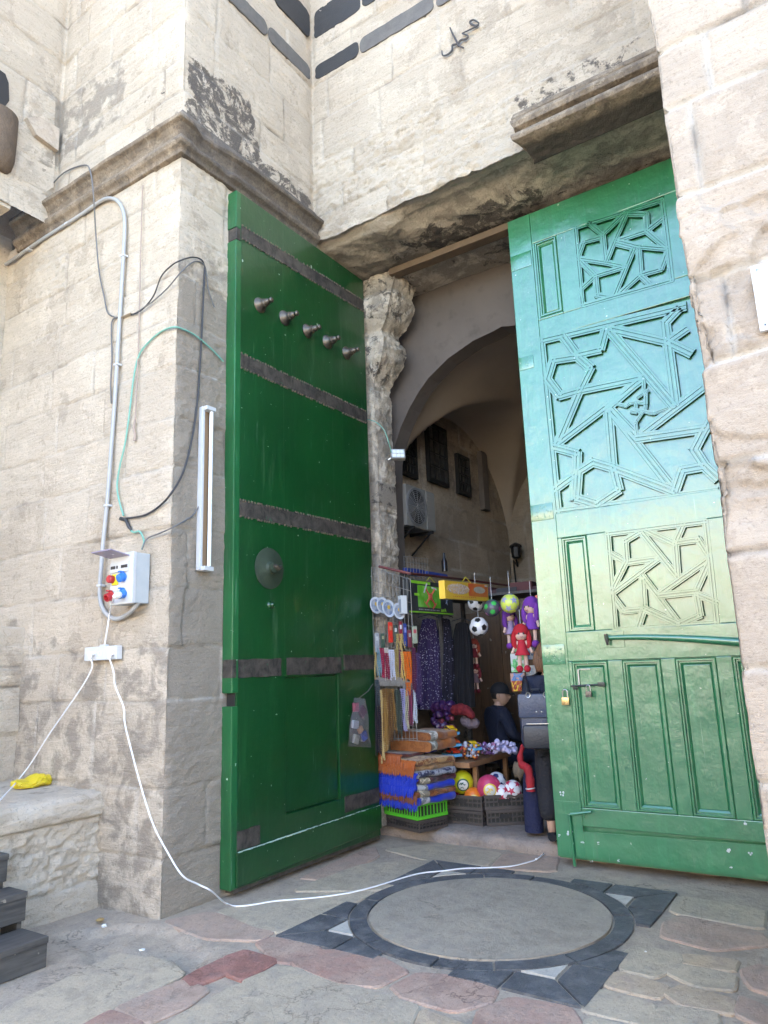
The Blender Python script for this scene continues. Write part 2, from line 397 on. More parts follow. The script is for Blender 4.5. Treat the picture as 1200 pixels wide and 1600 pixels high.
# ---- lintel: worn face rolling under into a broken soffit
def lintel():
    prof = [(1.70, 6.0), (1.70, 5.86), (1.715, 5.79), (1.76, 5.735), (1.85, 5.70), (2.0, 5.69), (2.2, 5.685), (2.36, 5.68), (2.62, 5.68)]
    pr = np.array(prof); L = np.concatenate([[0], np.cumsum(np.hypot(*np.diff(pr, axis=0).T))])
    t = np.linspace(0, L[-1], 80); y = np.interp(t, L, pr[:, 0]); z = np.interp(t, L, pr[:, 1])
    x = np.linspace(-.03, 3.62, 230); X, T = np.meshgrid(x, t)
    Yg = np.broadcast_to(y[:, None], X.shape); Zg = np.broadcast_to(z[:, None], X.shape)
    ty = np.gradient(y); tz = np.gradient(z); ln = np.hypot(ty, tz); ny = tz/ln; nz = -ty/ln
    wob = fbm(X*1.3, T*1.5, 61, 4)*.16+fbm(X*4, T*5, 62, 4)*.07-np.abs(fbm(X*7, T*9, 64, 4))*.05+fbm(X*20, T*20, 63, 3)*.018
    # the broken bite in the middle of the arris
    bite = box01(1.05, 2.2, X, .22)*np.exp(-((T-.42)/.22)**2)*.10
    ramp_ = sstep(0, .12, T)*(1-.5*sstep(L[-1]-.4, L[-1], T))
    h = (wob*.62-bite*.8)*ramp_+fbm(X*3, T*3, 65, 4)*.05*np.exp(-((T-.3)/.2)**2) - .004
    P = np.stack([X, Yg+ny[:, None]*h, Zg+nz[:, None]*h], -1)
    jn = np.exp(-((X-1.95+fbm(X*0, T*3, 9, 3)*.05)/.008)**2)+np.exp(-((X-.62)/.007)**2)*(T > .35)
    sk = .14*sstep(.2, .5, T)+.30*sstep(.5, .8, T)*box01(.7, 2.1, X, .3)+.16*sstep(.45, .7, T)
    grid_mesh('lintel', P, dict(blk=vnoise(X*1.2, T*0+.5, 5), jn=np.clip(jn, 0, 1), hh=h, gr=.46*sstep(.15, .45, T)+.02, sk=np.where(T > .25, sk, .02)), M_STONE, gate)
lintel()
# timber / iron bearer under the lintel and the joint in the soffit behind it
b = MB()
b.box((.42, 2.40, 5.56), (3.58, 2.52, 5.63), .008)
b.build('beam', plain('old_beam', (.15, .10, .06), .8, .4, 11, .006), gate)
def soffit():
    x = np.linspace(.3, 3.6, 160); y = np.linspace(2.53, 3.0, 26); X, Y = np.meshgrid(x, y)
    h = fbm(X*3, Y*4, 71, 4)*.05+fbm(X*12, Y*12, 72, 3)*.02
    j = np.exp(-((X-1.25-(Y-2.5)*.55)/.012)**2)
    P = np.stack([X, Y, 5.60+h*.6-.02*j], -1)
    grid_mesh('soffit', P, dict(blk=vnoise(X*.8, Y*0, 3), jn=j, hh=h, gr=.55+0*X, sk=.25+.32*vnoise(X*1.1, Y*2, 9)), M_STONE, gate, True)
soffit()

# ---- mouldings
PROF = [(0, 5.655), (.03, 5.665), (.035, 5.69), (.045, 5.705), (.07, 5.725), (.082, 5.75), (.078, 5.775), (.055, 5.79), (.05, 5.81), (.06, 5.845), (.09, 5.885), (.125, 5.905), (.13, 5.93), (.12, 5.945), (.06, 6.0), (0, 6.09)]
def moulding(path, seed, ends=True):
    t, X, Y, nx, ny, corner, s = path_samples(path, .02, .001)
    # mitre at the corners
    pr = np.array(PROF); L = np.concatenate([[0], np.cumsum(np.hypot(*np.diff(pr, axis=0).T))])
    k = np.unique(np.concatenate([np.linspace(0, L[-1], 46), L])); o = np.interp(k, L, pr[:, 0]); z = np.interp(k, L, pr[:, 1])
    S, O = np.meshgrid(t, o); Zg = np.broadcast_to(z[:, None], S.shape)
    mit = np.ones_like(t)
    for c in corner: mit[np.argmin(np.abs(t-c))] = math.sqrt(2)
    wear = 1-np.clip(np.abs(fbm(S*1.6, Zg*2, seed, 5))*.42+.45*sstep(.12, .2, fbm(S*1.1, Zg*1.2, seed+2, 4)), 0, .75)
    H = (O*wear+fbm(S*16, Zg*20, seed+1, 4)*.007)*mit
    H = np.where(O == 0, -.01, H)
    jn = np.zeros_like(S)
    for q in np.arange(s[0]+.75, s[-1], .95): jn += np.exp(-((S-q)/.007)**2)
    H = H-jn*.012
    P = np.stack([X+nx*H, Y+ny*H, Zg+fbm(S*3, Zg*3, seed+7, 3)*.012], -1)
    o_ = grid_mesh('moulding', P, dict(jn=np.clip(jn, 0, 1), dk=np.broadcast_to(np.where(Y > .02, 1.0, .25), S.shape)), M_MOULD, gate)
    for i in (0, -1):                                           # closed ends
        m = MB(); m.add([P[j, i] for j in range(P.shape[0])], [tuple(range(P.shape[0]))]); m.build('moulding_end', M_MOULD, o_)
    return o_
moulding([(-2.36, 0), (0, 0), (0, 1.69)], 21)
# the surviving length of moulding over the right half of the lintel, with its deep dark soffit
def corbel_mould():
    pr = [(1.71, 6.10), (1.60, 6.02), (1.57, 5.99), (1.56, 5.95), (1.575, 5.92), (1.52, 5.89), (1.475, 5.86), (1.46, 5.82), (1.47, 5.78), (1.52, 5.765), (1.505, 5.74), (1.45, 5.71), (1.44, 5.68), (1.45, 5.655), (1.48, 5.645), (1.75, 5.60), (1.80, 5.64)]
    pr = np.array(pr); L = np.concatenate([[0], np.cumsum(np.hypot(*np.diff(pr, axis=0).T))])
    k = np.unique(np.concatenate([np.linspace(0, L[-1], 70), L])); y = np.interp(k, L, pr[:, 0]); z = np.interp(k, L, pr[:, 1])
    x0 = 2.24; x = np.linspace(x0, 3.60, 90); X, T = np.meshgrid(x, k)
    h = fbm(X*4, T*8, 81, 5)*.03+fbm(X*18, T*22, 82, 3)*.014
    Xe = X+np.exp(-(X-x0)/.05)*(fbm(T*5, T*0, 83, 4)*.12+.06*sstep(.5, 1.0, T))
    P = np.stack([Xe, y[:, None]+h*.8, z[:, None]+h*.8], -1)
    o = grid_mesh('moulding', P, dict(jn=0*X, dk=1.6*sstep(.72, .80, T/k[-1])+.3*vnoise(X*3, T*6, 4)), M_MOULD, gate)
    m = MB(); m.add([P[j, 0] for j in range(len(k))], [tuple(range(len(k)))]); m.build('moulding_end', M_MOULD, o)
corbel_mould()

# ---- two dark courses let into the upper wall, round-ended stones with pale joints
def inlay():
    def band(T, z0, z1, mat, cuts, seed):
        for q, (a, b_) in enumerate(zip(cuts, cuts[1:])):
            m = MB(); r = min(.06, (z1-z0)*.33); lo, hi = a+.012, b_-.012; pts = []
            for cx, cz, a0 in ((hi-r, z0+r, -90), (hi-r, z1-r, 0), (lo+r, z1-r, 90), (lo+r, z0+r, 180)):
                for i in range(6):
                    t = math.radians(a0+i*18); pts.append((cx+r*math.cos(t), cz+r*math.sin(t)))
            A = []
            for i, p in enumerate(pts):
                n_ = pts[(i+1) % len(pts)]; k = max(1, int(math.hypot(n_[0]-p[0], n_[1]-p[1])/.03))
                A += [(p[0]+(n_[0]-p[0])*u/k, p[1]+(n_[1]-p[1])*u/k) for u in range(k)]
            A = np.array(A); c = A.mean(0); w = fbm(A[:, 0]*14, A[:, 1]*14, 300+seed*9+q, 4)*.03; d = A-c; A = A+d/np.linalg.norm(d, axis=1)[:, None]*w[:, None]
            B = c+(A-c)*(1-.007/np.maximum(.06, np.linalg.norm(A-c, axis=1)))[:, None]; n = len(A)
            h = .019+fbm(A[:, 0]*7, A[:, 1]*7, 310+q, 3)*.004
            m.add([T @ Vector((x, y, -.02)) for x, y in A]+[T @ Vector((x, y, z-.004)) for (x, y), z in zip(A, h)]+[T @ Vector((x, y, z)) for (x, y), z in zip(B, h)]+[T @ Vector((*c, .019))],
                  [(i, (i+1) % n, n+(i+1) % n, n+i) for i in range(n)]+[(n+i, n+(i+1) % n, 2*n+(i+1) % n, 2*n+i) for i in range(n)]+[(2*n+i, 2*n+(i+1) % n, 3*n) for i in range(n)])
            m.build('dark_stone', M_DARKSTONE if (mat is None and q in (0,)) or mat == 1 else M_GREYSTONE, gate)
    TL = frame((-.012, 0, 0), (0, -1, 0), (0, 0, 1), (1, 0, 0)); TF = frame((0, 1.712, 0), (1, 0, 0), (0, 0, 1), (0, -1, 0))
    band(TF, 7.62, 7.80, None, [.03, .62, 1.5, 2.3, 3.1, 3.55], 1); band(TL, 7.62, 7.80, 0, [-1.68, -1.02, -.42, -.05], 2)
    band(TF, 8.15, 8.50, 1, [.03, .66, 1.4, 2.2, 3.0, 3.55], 3); band(TL, 8.15, 8.50, 1, [-1.68, -1.1, -.5, -.05], 4)
inlay()
# painted Arabic name on the upper wall (brush strokes, 4 mm of paint)
def graffiti():
    T = lambda px, py: W(px, py, 'y', 1.677)
    k = MB(); off = np.array([600, 0])
    def stroke(pts, r):
        P = spline([T(600+x/2, y/2) for x, y in pts], 6); n = len(P)
        k.tube(P, [r*.68*(.55+.45*math.sin(PI*min(1, (i+2)/(n+1)))) for i in range(n)], 6)
    sc_ = .68
    stroke([(297, 72), (280, 62), (268, 70), (283, 80), (295, 78), (270, 92), (244, 104)], .014)
    stroke([(244, 104), (262, 112), (256, 122), (240, 126), (232, 140), (248, 150), (238, 146)], .015)
    stroke([(206, 86), (214, 105), (228, 132), (226, 138), (214, 142), (212, 158), (196, 172), (183, 172), (181, 158)], .015)
    k.build('painted_name', plain('black_paint', (.075, .07, .07), .8), gate, True)
graffiti()

# ---- door jamb with its eroded corbel
def jamb():
    zz = [.10, 1.55, 1.75, 4.40, 4.50, 4.62, 4.72, 4.84, 4.93, 4.99, 5.05, 5.12, 5.22, 5.36, 5.46, 5.56, 5.64]
    xe = [.05, .05, .15, .115, .12, .22, .30, .34, .33, .26, .25, .36, .44, .47, .43, .49, .47]
    fr = [0, 0, 0, 0, 0, .03, .08, .10, .08, .0, .0, .07, .13, .12, .04, .07, .06]
    z = np.linspace(.1, 5.64, 330); XE = np.interp(z, zz, xe); FR = np.interp(z, zz, fr)
    n1, n2 = 34, 46; u = np.concatenate([np.linspace(0, 1, n1), 1+np.linspace(0, 1, n2)[1:]])
    Ug, Zg = np.meshgrid(u, z); XEg = XE[:, None]; FRg = FR[:, None]
    X = np.where(Ug <= 1, -.01+(XEg+.01)*Ug, XEg); Y = np.where(Ug <= 1, 2.5-FRg, 2.5-FRg+(Ug-1)*(.33+FRg))
    nx = sstep(.86, 1.1, Ug); ny = -(1-nx)
    low = 1-sstep(4.3, 4.6, Zg)
    h = fbm(X*6+Y*6, Zg*5, 91, 5, .6)*.045+fbm(X*18+Y*17, Zg*22, 92, 5, .65)*.04-np.abs(fbm(X*12+Y*12, Zg*14, 97, 4))*.045
    h += np.exp(-((Ug-1)/.22)**2)*(fbm(Zg*2.2, Ug*0, 93, 5)*.12*low+fbm(Zg*7, Ug*2, 94, 4)*.05-.025)
    h += (1-low)*np.abs(fbm(X*9+Y*9, Zg*9, 95, 4))*-.07
    blk = ((Zg*2.3).astype(int) % 3)/3.0
    jn = np.zeros_like(X)
    for q in (2.05, 2.66, 3.1, 3.42, 3.95, 4.42): jn += np.exp(-((Zg-q+fbm(X*5, Zg*0, 96, 2)*.03)/.011)**2)
    dark = box01(3.17, 3.40, Zg, .012)*sstep(.1, .2, Ug)
    h = h*(1-.8*dark)-jn*.014
    P = np.stack([X+nx*h, Y+ny*h, Zg], -1)
    grid_mesh('door_jamb', P, dict(blk=blk, jn=np.clip(jn, 0, 1), hh=h, gr=np.clip(.50*low+.45*(1-low)+dark, 0, 1), sk=np.clip(.40*(1-low)+.05*low+.36*dark, 0, 1)), M_STONE, gate)
jamb()

# ---- inside: transverse arch, groin vault bay, walls, windows
YA = 3.0
ar = [(-.035, .1), (-.035, 3.4)]+[tuple((W(*p, 'y', YA).x, W(*p, 'y', YA).z)) for p in ((612, 720), (616, 700), (626, 668), (640, 637), (655, 611), (670, 590), (700, 560), (740, 532), (770, 518))]
XC = 1.38; ar = ar+[(XC, ar[-1][1]+.025)]; ar = ar+[(2*XC-x, z) for x, z in reversed(ar[:-1])]
m = MB(); out = [(-.9, .1), (-.9, 6.4), (4.6, 6.4), (4.6, .1)]
def arch_face(y, flip):
    n = len(ar); top = [(min(4.6, max(-.9, -.9+(i/(n-1))*5.5)), 6.4) for i in range(n)]
    top[0] = (-.9, .1); top[1] = (-.9, 3.4); top[-1] = (4.6, .1); top[-2] = (4.6, 3.4)
    b0 = len(m.v); vs = [(x, y, z) for x, z in ar]+[(x, y, z) for x, z in top]
    m.add(vs, [((i, i+1, n+i+1, n+i) if flip else (n+i, n+i+1, i+1, i)) for i in range(n-1)])
arch_face(YA, True); arch_face(YA+.22, False)
m.add([(x, YA, z) for x, z in ar]+[(x, YA+.22, z) for x, z in ar], [(i+1, i, len(ar)+i, len(ar)+i+1) for i in range(len(ar)-1)])
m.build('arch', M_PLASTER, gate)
XL, XR, YB0, YB1, ZS = -.3, 3.1, YA+.22, 6.62, 3.1
def vault():
    x = np.linspace(XL, XR, 70); y = np.linspace(YB0, YB1, 70); X, Y = np.meshgrid(x, y)
    cx, rx = (XL+XR)/2, (XR-XL)/2; cy, ry = (YB0+YB1)/2+.02, (YB1-YB0)/2+.02
    z1 = ZS+1.12*np.sqrt(np.clip(rx**2-(X-cx)**2, 0, None)); z2 = ZS+1.0*np.sqrt(np.clip(ry**2-(Y-cy)**2, 0, None))
    Z = np.maximum(z1, z2)+fbm(X*2, Y*2, 15, 3)*.03
    grid_mesh('vault', np.stack([X, Y, Z], -1), dict(jn=0*X), M_VAULT, gate, True)
vault()
C_IN = [0, .5, .95, 1.4, 1.85, 2.3, 2.75, 3.15, 3.6, 4.0, 4.5, 5.0, 5.5]
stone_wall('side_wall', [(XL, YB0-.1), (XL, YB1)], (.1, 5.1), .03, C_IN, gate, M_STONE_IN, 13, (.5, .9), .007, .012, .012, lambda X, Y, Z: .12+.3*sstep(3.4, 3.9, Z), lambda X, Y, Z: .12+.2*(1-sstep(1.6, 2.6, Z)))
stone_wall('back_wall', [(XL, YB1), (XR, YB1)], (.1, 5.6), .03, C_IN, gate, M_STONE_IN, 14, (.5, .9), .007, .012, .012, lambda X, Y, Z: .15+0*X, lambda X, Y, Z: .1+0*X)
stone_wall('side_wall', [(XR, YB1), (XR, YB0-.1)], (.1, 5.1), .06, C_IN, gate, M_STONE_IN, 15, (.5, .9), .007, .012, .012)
M_DARKVOID = plain('dark_void_shade', (.02, .017, .015), .7)  # near-black fill standing in for the shade inside hollows, holes and slots
M_IRON = plain('black_iron', (.03, .028, .027), .5, .3, 30, .001, metal=.6)
def window(pa, pb, seed):
    a, c = W(*pa, 'x', XL+.05), W(*pb, 'x', XL+.05); y0, y1, z0, z1 = a.y, c.y, c.z, a.z
    m = MB(); X = XL+.03
    for lo, hi in (((X-.02, y0-.04, z1), (X+.03, y1+.04, z1+.05)), ((X-.02, y0-.04, z0-.05), (X+.03, y1+.04, z0)), ((X-.02, y0-.04, z0), (X+.03, y0, z1)), ((X-.02, y1, z0), (X+.03, y1+.04, z1))): m.box(lo, hi)
    w = m.build('window', M_IRON, gate)
    m = MB(); m.box((X-.025, y0, z0), (X-.01, y1, z1))
    n = N('window_pane_%d' % seed); n.set(n.mix(n.ramp(n.noise(9, 2), [(.4, 0), (.6, 1)]), (.018, .016, .015), (.075, .066, .055)), .35); m.build('pane', n.m, w)
    m = MB(); nb = max(3, int((y1-y0)/.11)); nz = max(4, int((z1-z0)/.15))
    for i in range(1, nb): m.box((X, y0+(y1-y0)*i/nb-.008, z0), (X+.016, y0+(y1-y0)*i/nb+.008, z1))
    for i in range(1, nz): m.box((X+.017, y0, z0+(z1-z0)*i/nz-.008), (X+.028, y1, z0+(z1-z0)*i/nz+.008))
    m.build('grille', M_IRON, w)
window((669, 664), (699, 756), 1); window((716, 714), (734, 771), 2); window((633, 683), (650, 742), 3)
# stone pilaster strip beside the small window
m = MB(); a = W(745, 705, 'x', XL); c = W(760, 800, 'x', XL)
m.box((XL-.02, a.y, c.z), (XL+.07, c.y, a.z), .012); m.build('pilaster', M_PLASTER, gate)

# ---- the side wall of the outer recess: bench back, upper wall springing, niche hood
stone_wall('side_wall', [(-1.8, -3.2), (-1.8, 0)], (.6, 1.98), .02, [.5, .75, 1.12, 1.50, 1.66, 1.83, 1.99], gate, M_STONE, 17, (.6, 1.0), .007, .014, .008, lambda X, Y, Z: .05+.1*(1-sstep(.8, 1.3, Z)), None, .014)
stone_wall('side_wall', [(-2.55, -3.2), (-2.55, .02)], (1.9, 5.9), .05, [1.9, 2.4, 2.9, 3.4, 3.9, 4.4, 4.9, 5.4, 5.9], gate, M_STONE, 18, (.6, 1.0), .007, .01, .01)
m = MB(); m.box((-2.6, -3.2, 1.95), (-1.82, .0, 1.985)); m.build('ledge', M_STONE, gate)
def niche():
    m = MB(); m.box((-2.6, -3.2, 5.70), (-1.815, -.40, 5.755)); m.build('soffit', M_STONE, gate)
    TS = frame((-1.83, 0, 0), (0, -1, 0), (0, 0, 1), (1, 0, 0)); Q = lambda s: [(-p.y, p.z) for p in [W(*map(float, t.split(',')), 'x', -1.8) for t in s.split()]]
    def solid(name, pts, d, mat, sm=False):
        if sum(a[0]*b_[1]-b_[0]*a[1] for a, b_ in zip(pts, pts[1:]+pts[:1])) < 0: pts = pts[::-1]
        m = MB(); m.prism(pts, TS, d); m.build(name, mat, gate)
    solid('niche', Q('-60,112 0,110 8,116 13,130 14,158 8,166 -60,172'), .036, M_DARKVOID)  # dark slab in place of the shaded hollow
    BR = plain('brown_corbel', (.13, .092, .062), .9, .6, 7, .02)
    m = MB(); c0 = W(4, 215, 'x', -1.72); r = abs(W(36, 215, 'x', -1.72).y-c0.y); zt = W(4, 168, 'x', -1.72).z; zb = W(4, 262, 'x', -1.72).z
    m.lathe([(0, zb), (r*.6, zb+.01), (r*.85, zb+.06), (r*.97, zb+.16), (r, (zt+zb)/2+.05), (r, zt), (0, zt+.01)], Matrix.Translation((-1.86, c0.y, 0)), 24); m.build('corbel', BR, gate, True)
    solid('bracket', Q('37,187 58,187 88,205 86,239 52,214'), .085, M_STONE_R)
    solid('bracket_panel', Q('38,192 52,216 86,241 84,292 33,322 34,240'), .030, M_STONE)
niche()
# ---- mass of the building behind and above (keeps the sun off the portal)
m = MB()
m.box((-12, .35, 9.7), (-1.82, 9, 12.2)); m.box((-1.8, 2.0, 9.72), (16, 9, 12.2)); m.box((3.9, .35, 5.74), (16, 1.9, 12.18)); m.box((-12, 2.9, 5.9), (-.95, 9, 9.7)); m.box((6.58, .02, 0), (16, 2.9, 9.72))
m.box((3.8, 2.6, .1), (16, 9, 9.72)); m.box((-12, .35, 0), (-2.6, 9, 9.7)); m.box((-.95, 7.0, 0), (3.8, 9, 9.7)); m.box((-.9, 2.75, 6.42), (3.8, 7.0, 9.7)); m.box((-12, -3.2, 5.75), (-2.57, .3, 9.7)); m.box((-12, -3.2, 0), (-2.57, .3, 5.75)); m.box((-2.6, .2, 0), (-.9, 7, 5.9))
m.build('rear_wall', M_STONE_R, gate)
# stone bench along the side wall
bench = thing('stone_bench', 'rough stone bench built against the left wall with yellow bag on it', 'bench', (-1.2, -1.5, 0))
bench['label'] = 'rough pale stone bench against the wall behind the dark wooden steps'
BT = lambda X, Y, Z: .1*(1-sstep(.0, .3, Z))
bo = stone_wall('bench_base', [(-.66, -3.2), (-.66, .01)], (-.02, .60), .0135, [-.1, .17, .605], None, M_STONE, 23, (1.1, 1.5), .030, .016, .010, BT, None, .02)
bo.parent = bench; bo.matrix_parent_inverse = Matrix.Translation(bench.location).inverted()
def slab():
    pr = np.array([(-1.82, .765), (-.74, .76), (-.66, .748), (-.635, .72), (-.625, .66), (-.64, .60), (-.68, .588)])
    L = np.concatenate([[0], np.cumsum(np.hypot(*np.diff(pr, axis=0).T))]); k = np.linspace(0, L[-1], 110)
    x = np.interp(k, L, pr[:, 0]); z = np.interp(k, L, pr[:, 1]); y = np.linspace(-3.2, .0, 240); Yg, K = np.meshgrid(y, k)
    e = sstep(1.0, 1.1, K); h = fbm(Yg*5, K*20, 31, 5)*.05*e+fbm(Yg*14, K*34, 32, 4)*.02*e+fbm(Yg*2, K*2, 33, 4)*.012
    jn = np.exp(-((Yg+.55+.03*fbm(K*6, Yg*0, 5, 2))/.012)**2)*.6
    P = np.stack([x[:, None]+h*e, Yg, z[:, None]+h*(1-e)-.008*jn], -1)
    o = grid_mesh('seat_slab', P, dict(blk=.25+0*Yg, jn=jn, hh=h, gr=.30*(1-e), sk=.05+0*Yg), M_STONE, None)
    o.parent = bench; o.matrix_parent_inverse = Matrix.Translation(bench.location).inverted()
slab()
# ------------------------------------------------------------------ ground
def pave_mat(name, a, b, c3=None, rough=.75):
    n = N(name); big = n.noise(1.6, 4, .6, dist=.5); mid = n.noise(9, 5, .65); f = n.noise(70, 4, .7)
    c = n.mix(n.ramp(big, [(.36, 0), (.64, 1)]), a, b)
    c = n.mix(n.ramp(mid, [(.48, 0), (.66, .7)]), c, c3 or tuple(x*.75 for x in a))
    c = n.mix(n.ramp(f, [(.3, .6), (.45, 0)]), c, tuple(x*.5 for x in a))
    stn = n.noise(2.7, 8, .75, dist=.4); c = n.mix(n.ramp(stn, [(.52, 0), (.6, .45)]), c, tuple(x*.62 for x in a)); c = n.mix(n.ramp(n.noise(5.1, 7, .75, dist=.5), [(.6, 0), (.66, .35)]), c, tuple(min(.75, x*1.3) for x in b))
    crk = n.noise(1.3, 6, .6, dist=.3); cr2 = n.ramp(n.math('ABSOLUTE', n.math('SUBTRACT', crk, .5)), [(.0, 1), (.006, 0)]); c = n.mix(n.math('MULTIPLY', cr2, n.ramp(n.noise(.8, 2), [(.5, 0), (.6, .8)])), c, tuple(x*.3 for x in a))
    pit = n.noise(24, 6, .8); c = n.mix(n.ramp(pit, [(.34, .7), (.42, 0)]), c, tuple(x*.45 for x in a))
    c = n.mix(n.ramp(n.noise(33, 3), [(.62, 0), (.7, .25)]), c, tuple(min(.8, x*1.5) for x in b))
    n.bump(n.math('ADD', n.math('MULTIPLY', mid, 1.5), n.math('ADD', n.math('MULTIPLY', pit, 1.2), n.math('MULTIPLY', f, .6))), .009, .8)
    return n.set(c, n.ramp(mid, [(0, rough-.2), (1, rough+.1)]), Specular_IOR_Level=.35)
M_PV_GREY = pave_mat('mortar_paving', (.385, .315, .24), (.43, .35, .26), (.31, .26, .21))
M_PV_CREAM = pave_mat('cream_slab', (.48, .395, .28), (.41, .34, .25), (.33, .28, .22), .7)
M_PV_RED = pave_mat('red_slab', (.37, .215, .165), (.42, .30, .225), (.31, .235, .19), .7)
M_PV_PINK = pave_mat('pink_slab', (.45, .325, .24), (.40, .285, .22), (.34, .28, .225), .7)
M_PV_BLACK = pave_mat('black_slab', (.075, .077, .082), (.12, .12, .122), (.21, .20, .19), .6)
M_PV_WHITE = pave_mat('white_slab', (.52, .49, .42), (.48, .44, .38), (.4, .37, .33), .65)
M_PV_DISC = pave_mat('disc_slab', (.385, .325, .25), (.34, .29, .225), (.285, .245, .20), .7)
m = MB(); m.add([(-200, -200, -.05), (200, -200, -.05), (200, 200, -.05), (-200, 200, -.05)], [(0, 1, 2, 3)])
tag(m.build('ground', pave_mat('far_paving', (.40, .36, .30), (.46, .41, .34))), kind='structure')
def near():
    x = np.linspace(-3.5, 8, 300); y = np.linspace(-9, 2.62, 300); X, Y = np.meshgrid(x, y)
    h = fbm(X*1.1, Y*1.1, 101, 3)*.022+fbm(X*5, Y*5, 102, 4)*.011
    # the broken hollow beside the pier foot
    q = np.hypot((X-.18)/.55, (Y+.35)/.30); rim = fbm(X*5, Y*5, 103, 4)*.7
    h -= .035*(1-sstep(.75, .95, q+rim))*sstep(-.1, .2, q)
    flat = 1-sstep(1.0, 1.5, np.hypot((X-1.79)/1.15, (Y-1.1)/1.15))
    Z = np.minimum(h*(1-flat*.9)-.004, .008)
    o = grid_mesh('pavement', np.stack([X, Y, Z], -1), dict(jn=0*X), M_PV_GREY, None); tag(o, kind='structure')
near()
pav = MB(); PMATS = [M_PV_CREAM, M_PV_RED, M_PV_PINK, M_PV_BLACK, M_PV_WHITE, M_PV_DISC, pave_mat('deep_red_slab', (.30, .135, .105), (.36, .18, .14), (.24, .15, .125)), pave_mat('warm_slab', (.50, .38, .25), (.44, .35, .25), (.36, .28, .22))]
def slab_poly(pts, mi, rough=.012, top=.010, seed=0, rnd=1):
    """irregular worn slab: corners cut, edges wandering"""
    P = [np.array(p[:2], float) for p in pts]
    for _ in range(rnd):
        Q = []
        for i, p in enumerate(P):
            q = P[(i+1) % len(P)]; k = .09 if _ == 0 else .22
            Q += [p*(1-k)+q*k, p*k+q*(1-k)]
        P = Q
    out = []
    for i, p in enumerate(P):
        q = P[(i+1) % len(P)]; n = max(1, int(np.linalg.norm(q-p)/.035))
        for k in range(n): out.append(p+(q-p)*k/n)
    c = sum(out)/len(out); A = np.array(out)
    ang = fbm(A[:, 0]*9, A[:, 1]*9, 200+seed, 4)*rough*.9+.026
    d = A-c; A = A+d/np.linalg.norm(d, axis=1)[:, None]*ang[:, None]
    if np.sum(A[:, 0]*np.roll(A[:, 1], -1)-np.roll(A[:, 0], -1)*A[:, 1]) < 0: A = A[::-1]
    n = len(A); z1 = top-.005+.0012*math.sin(seed*2.3); pav.mi = mi
    inn = c+(A-c)*(1-.012/np.maximum(.05, np.linalg.norm(A-c, axis=1)))[:, None]
    pav.add([(x, y, -.03) for x, y in A]+[(x, y, z1-.006) for x, y in A]+[(x, y, z1) for x, y in inn],
            [(i, (i+1) % n, n+(i+1) % n, n+i) for i in range(n)]+[(n+i, n+(i+1) % n, 2*n+(i+1) % n, 2*n+i) for i in range(n)]+[tuple(range(2*n, 3*n))])
# the round medallion in its black and white square
CX, CY, RD = 1.80, 1.09, .755
def arc(r, a0, a1, n): return [(CX+r*math.cos(a0+(a1-a0)*i/n), CY+r*math.sin(a0+(a1-a0)*i/n)) for i in range(n+1)]
def raw_slab(A, mi, z1, w=.004):
    A = np.array(A, float); n = len(A)
    if np.sum(A[:, 0]*np.roll(A[:, 1], -1)-np.roll(A[:, 0], -1)*A[:, 1]) < 0: A = A[::-1]
    A = A+np.stack([fbm(A[:, 0]*8, A[:, 1]*8, 301, 3), fbm(A[:, 0]*8, A[:, 1]*8, 302, 3)], -1)*w*4
    pav.mi = mi
    pav.add([(x, y, -.03) for x, y in A]+[(x, y, z1) for x, y in A], [(i, (i+1) % n, n+(i+1) % n, n+i) for i in range(n)]+[tuple(range(n, 2*n))])
raw_slab(arc(RD-.005, 0, 2*PI*.9999, 90)[:-1], 5, .012, .002)
cuts = [-.10, .42, 1.12, 1.62, 2.06, 2.62, 3.3, 3.75, 4.25, 4.82, 5.2, 5.72, 6.183]
for a, b_ in zip(cuts, cuts[1:]):
    n = max(3, int((b_-a)*12)); raw_slab(arc(RD+.012, a+.008, b_-.008, n)+arc(.875, b_-.008, a+.008, n), 3, .009+.002*math.sin(a*5), .003)
def corner(sx, sy, k):
    T = lambda pts: [(CX+sx*x, CY+sy*y) for x, y in pts]
    cq = lambda a0, a1, n=6: [(.888*math.cos(math.radians(a0+(a1-a0)*i/n)), .888*math.sin(math.radians(a0+(a1-a0)*i/n))) for i in range(n+1)]
    raw_slab(T([(.715, .715)]+[(x, y) for x, y in cq(53.2, 36.8)]), 4, .010)
    raw_slab(T(cq(33.5, 15)+[(.94, .23), (.94, .50), (.735, .50)]), 3, .009)
    raw_slab(T([(.735, .515), (.94, .515), (.94, .94), (.735, .73)]), 3, .0095)
    raw_slab(T([(.72, .735), (.93, .95), (.52, .94), (.515, .735)]), 3, .0085)
    raw_slab(T(cq(56.5, 75)+[(.23, .94), (.50, .94), (.50, .735)]), 3, .0092)
for k, (sx, sy) in enumerate(((1, 1), (-1, 1), (-1, -1), (1, -1))): corner(sx, sy, k)
PX = lambda s: [tuple(W(float(a.split(',')[0]), float(a.split(',')[1]), 'z', 0))[:2] for a in s.split()]
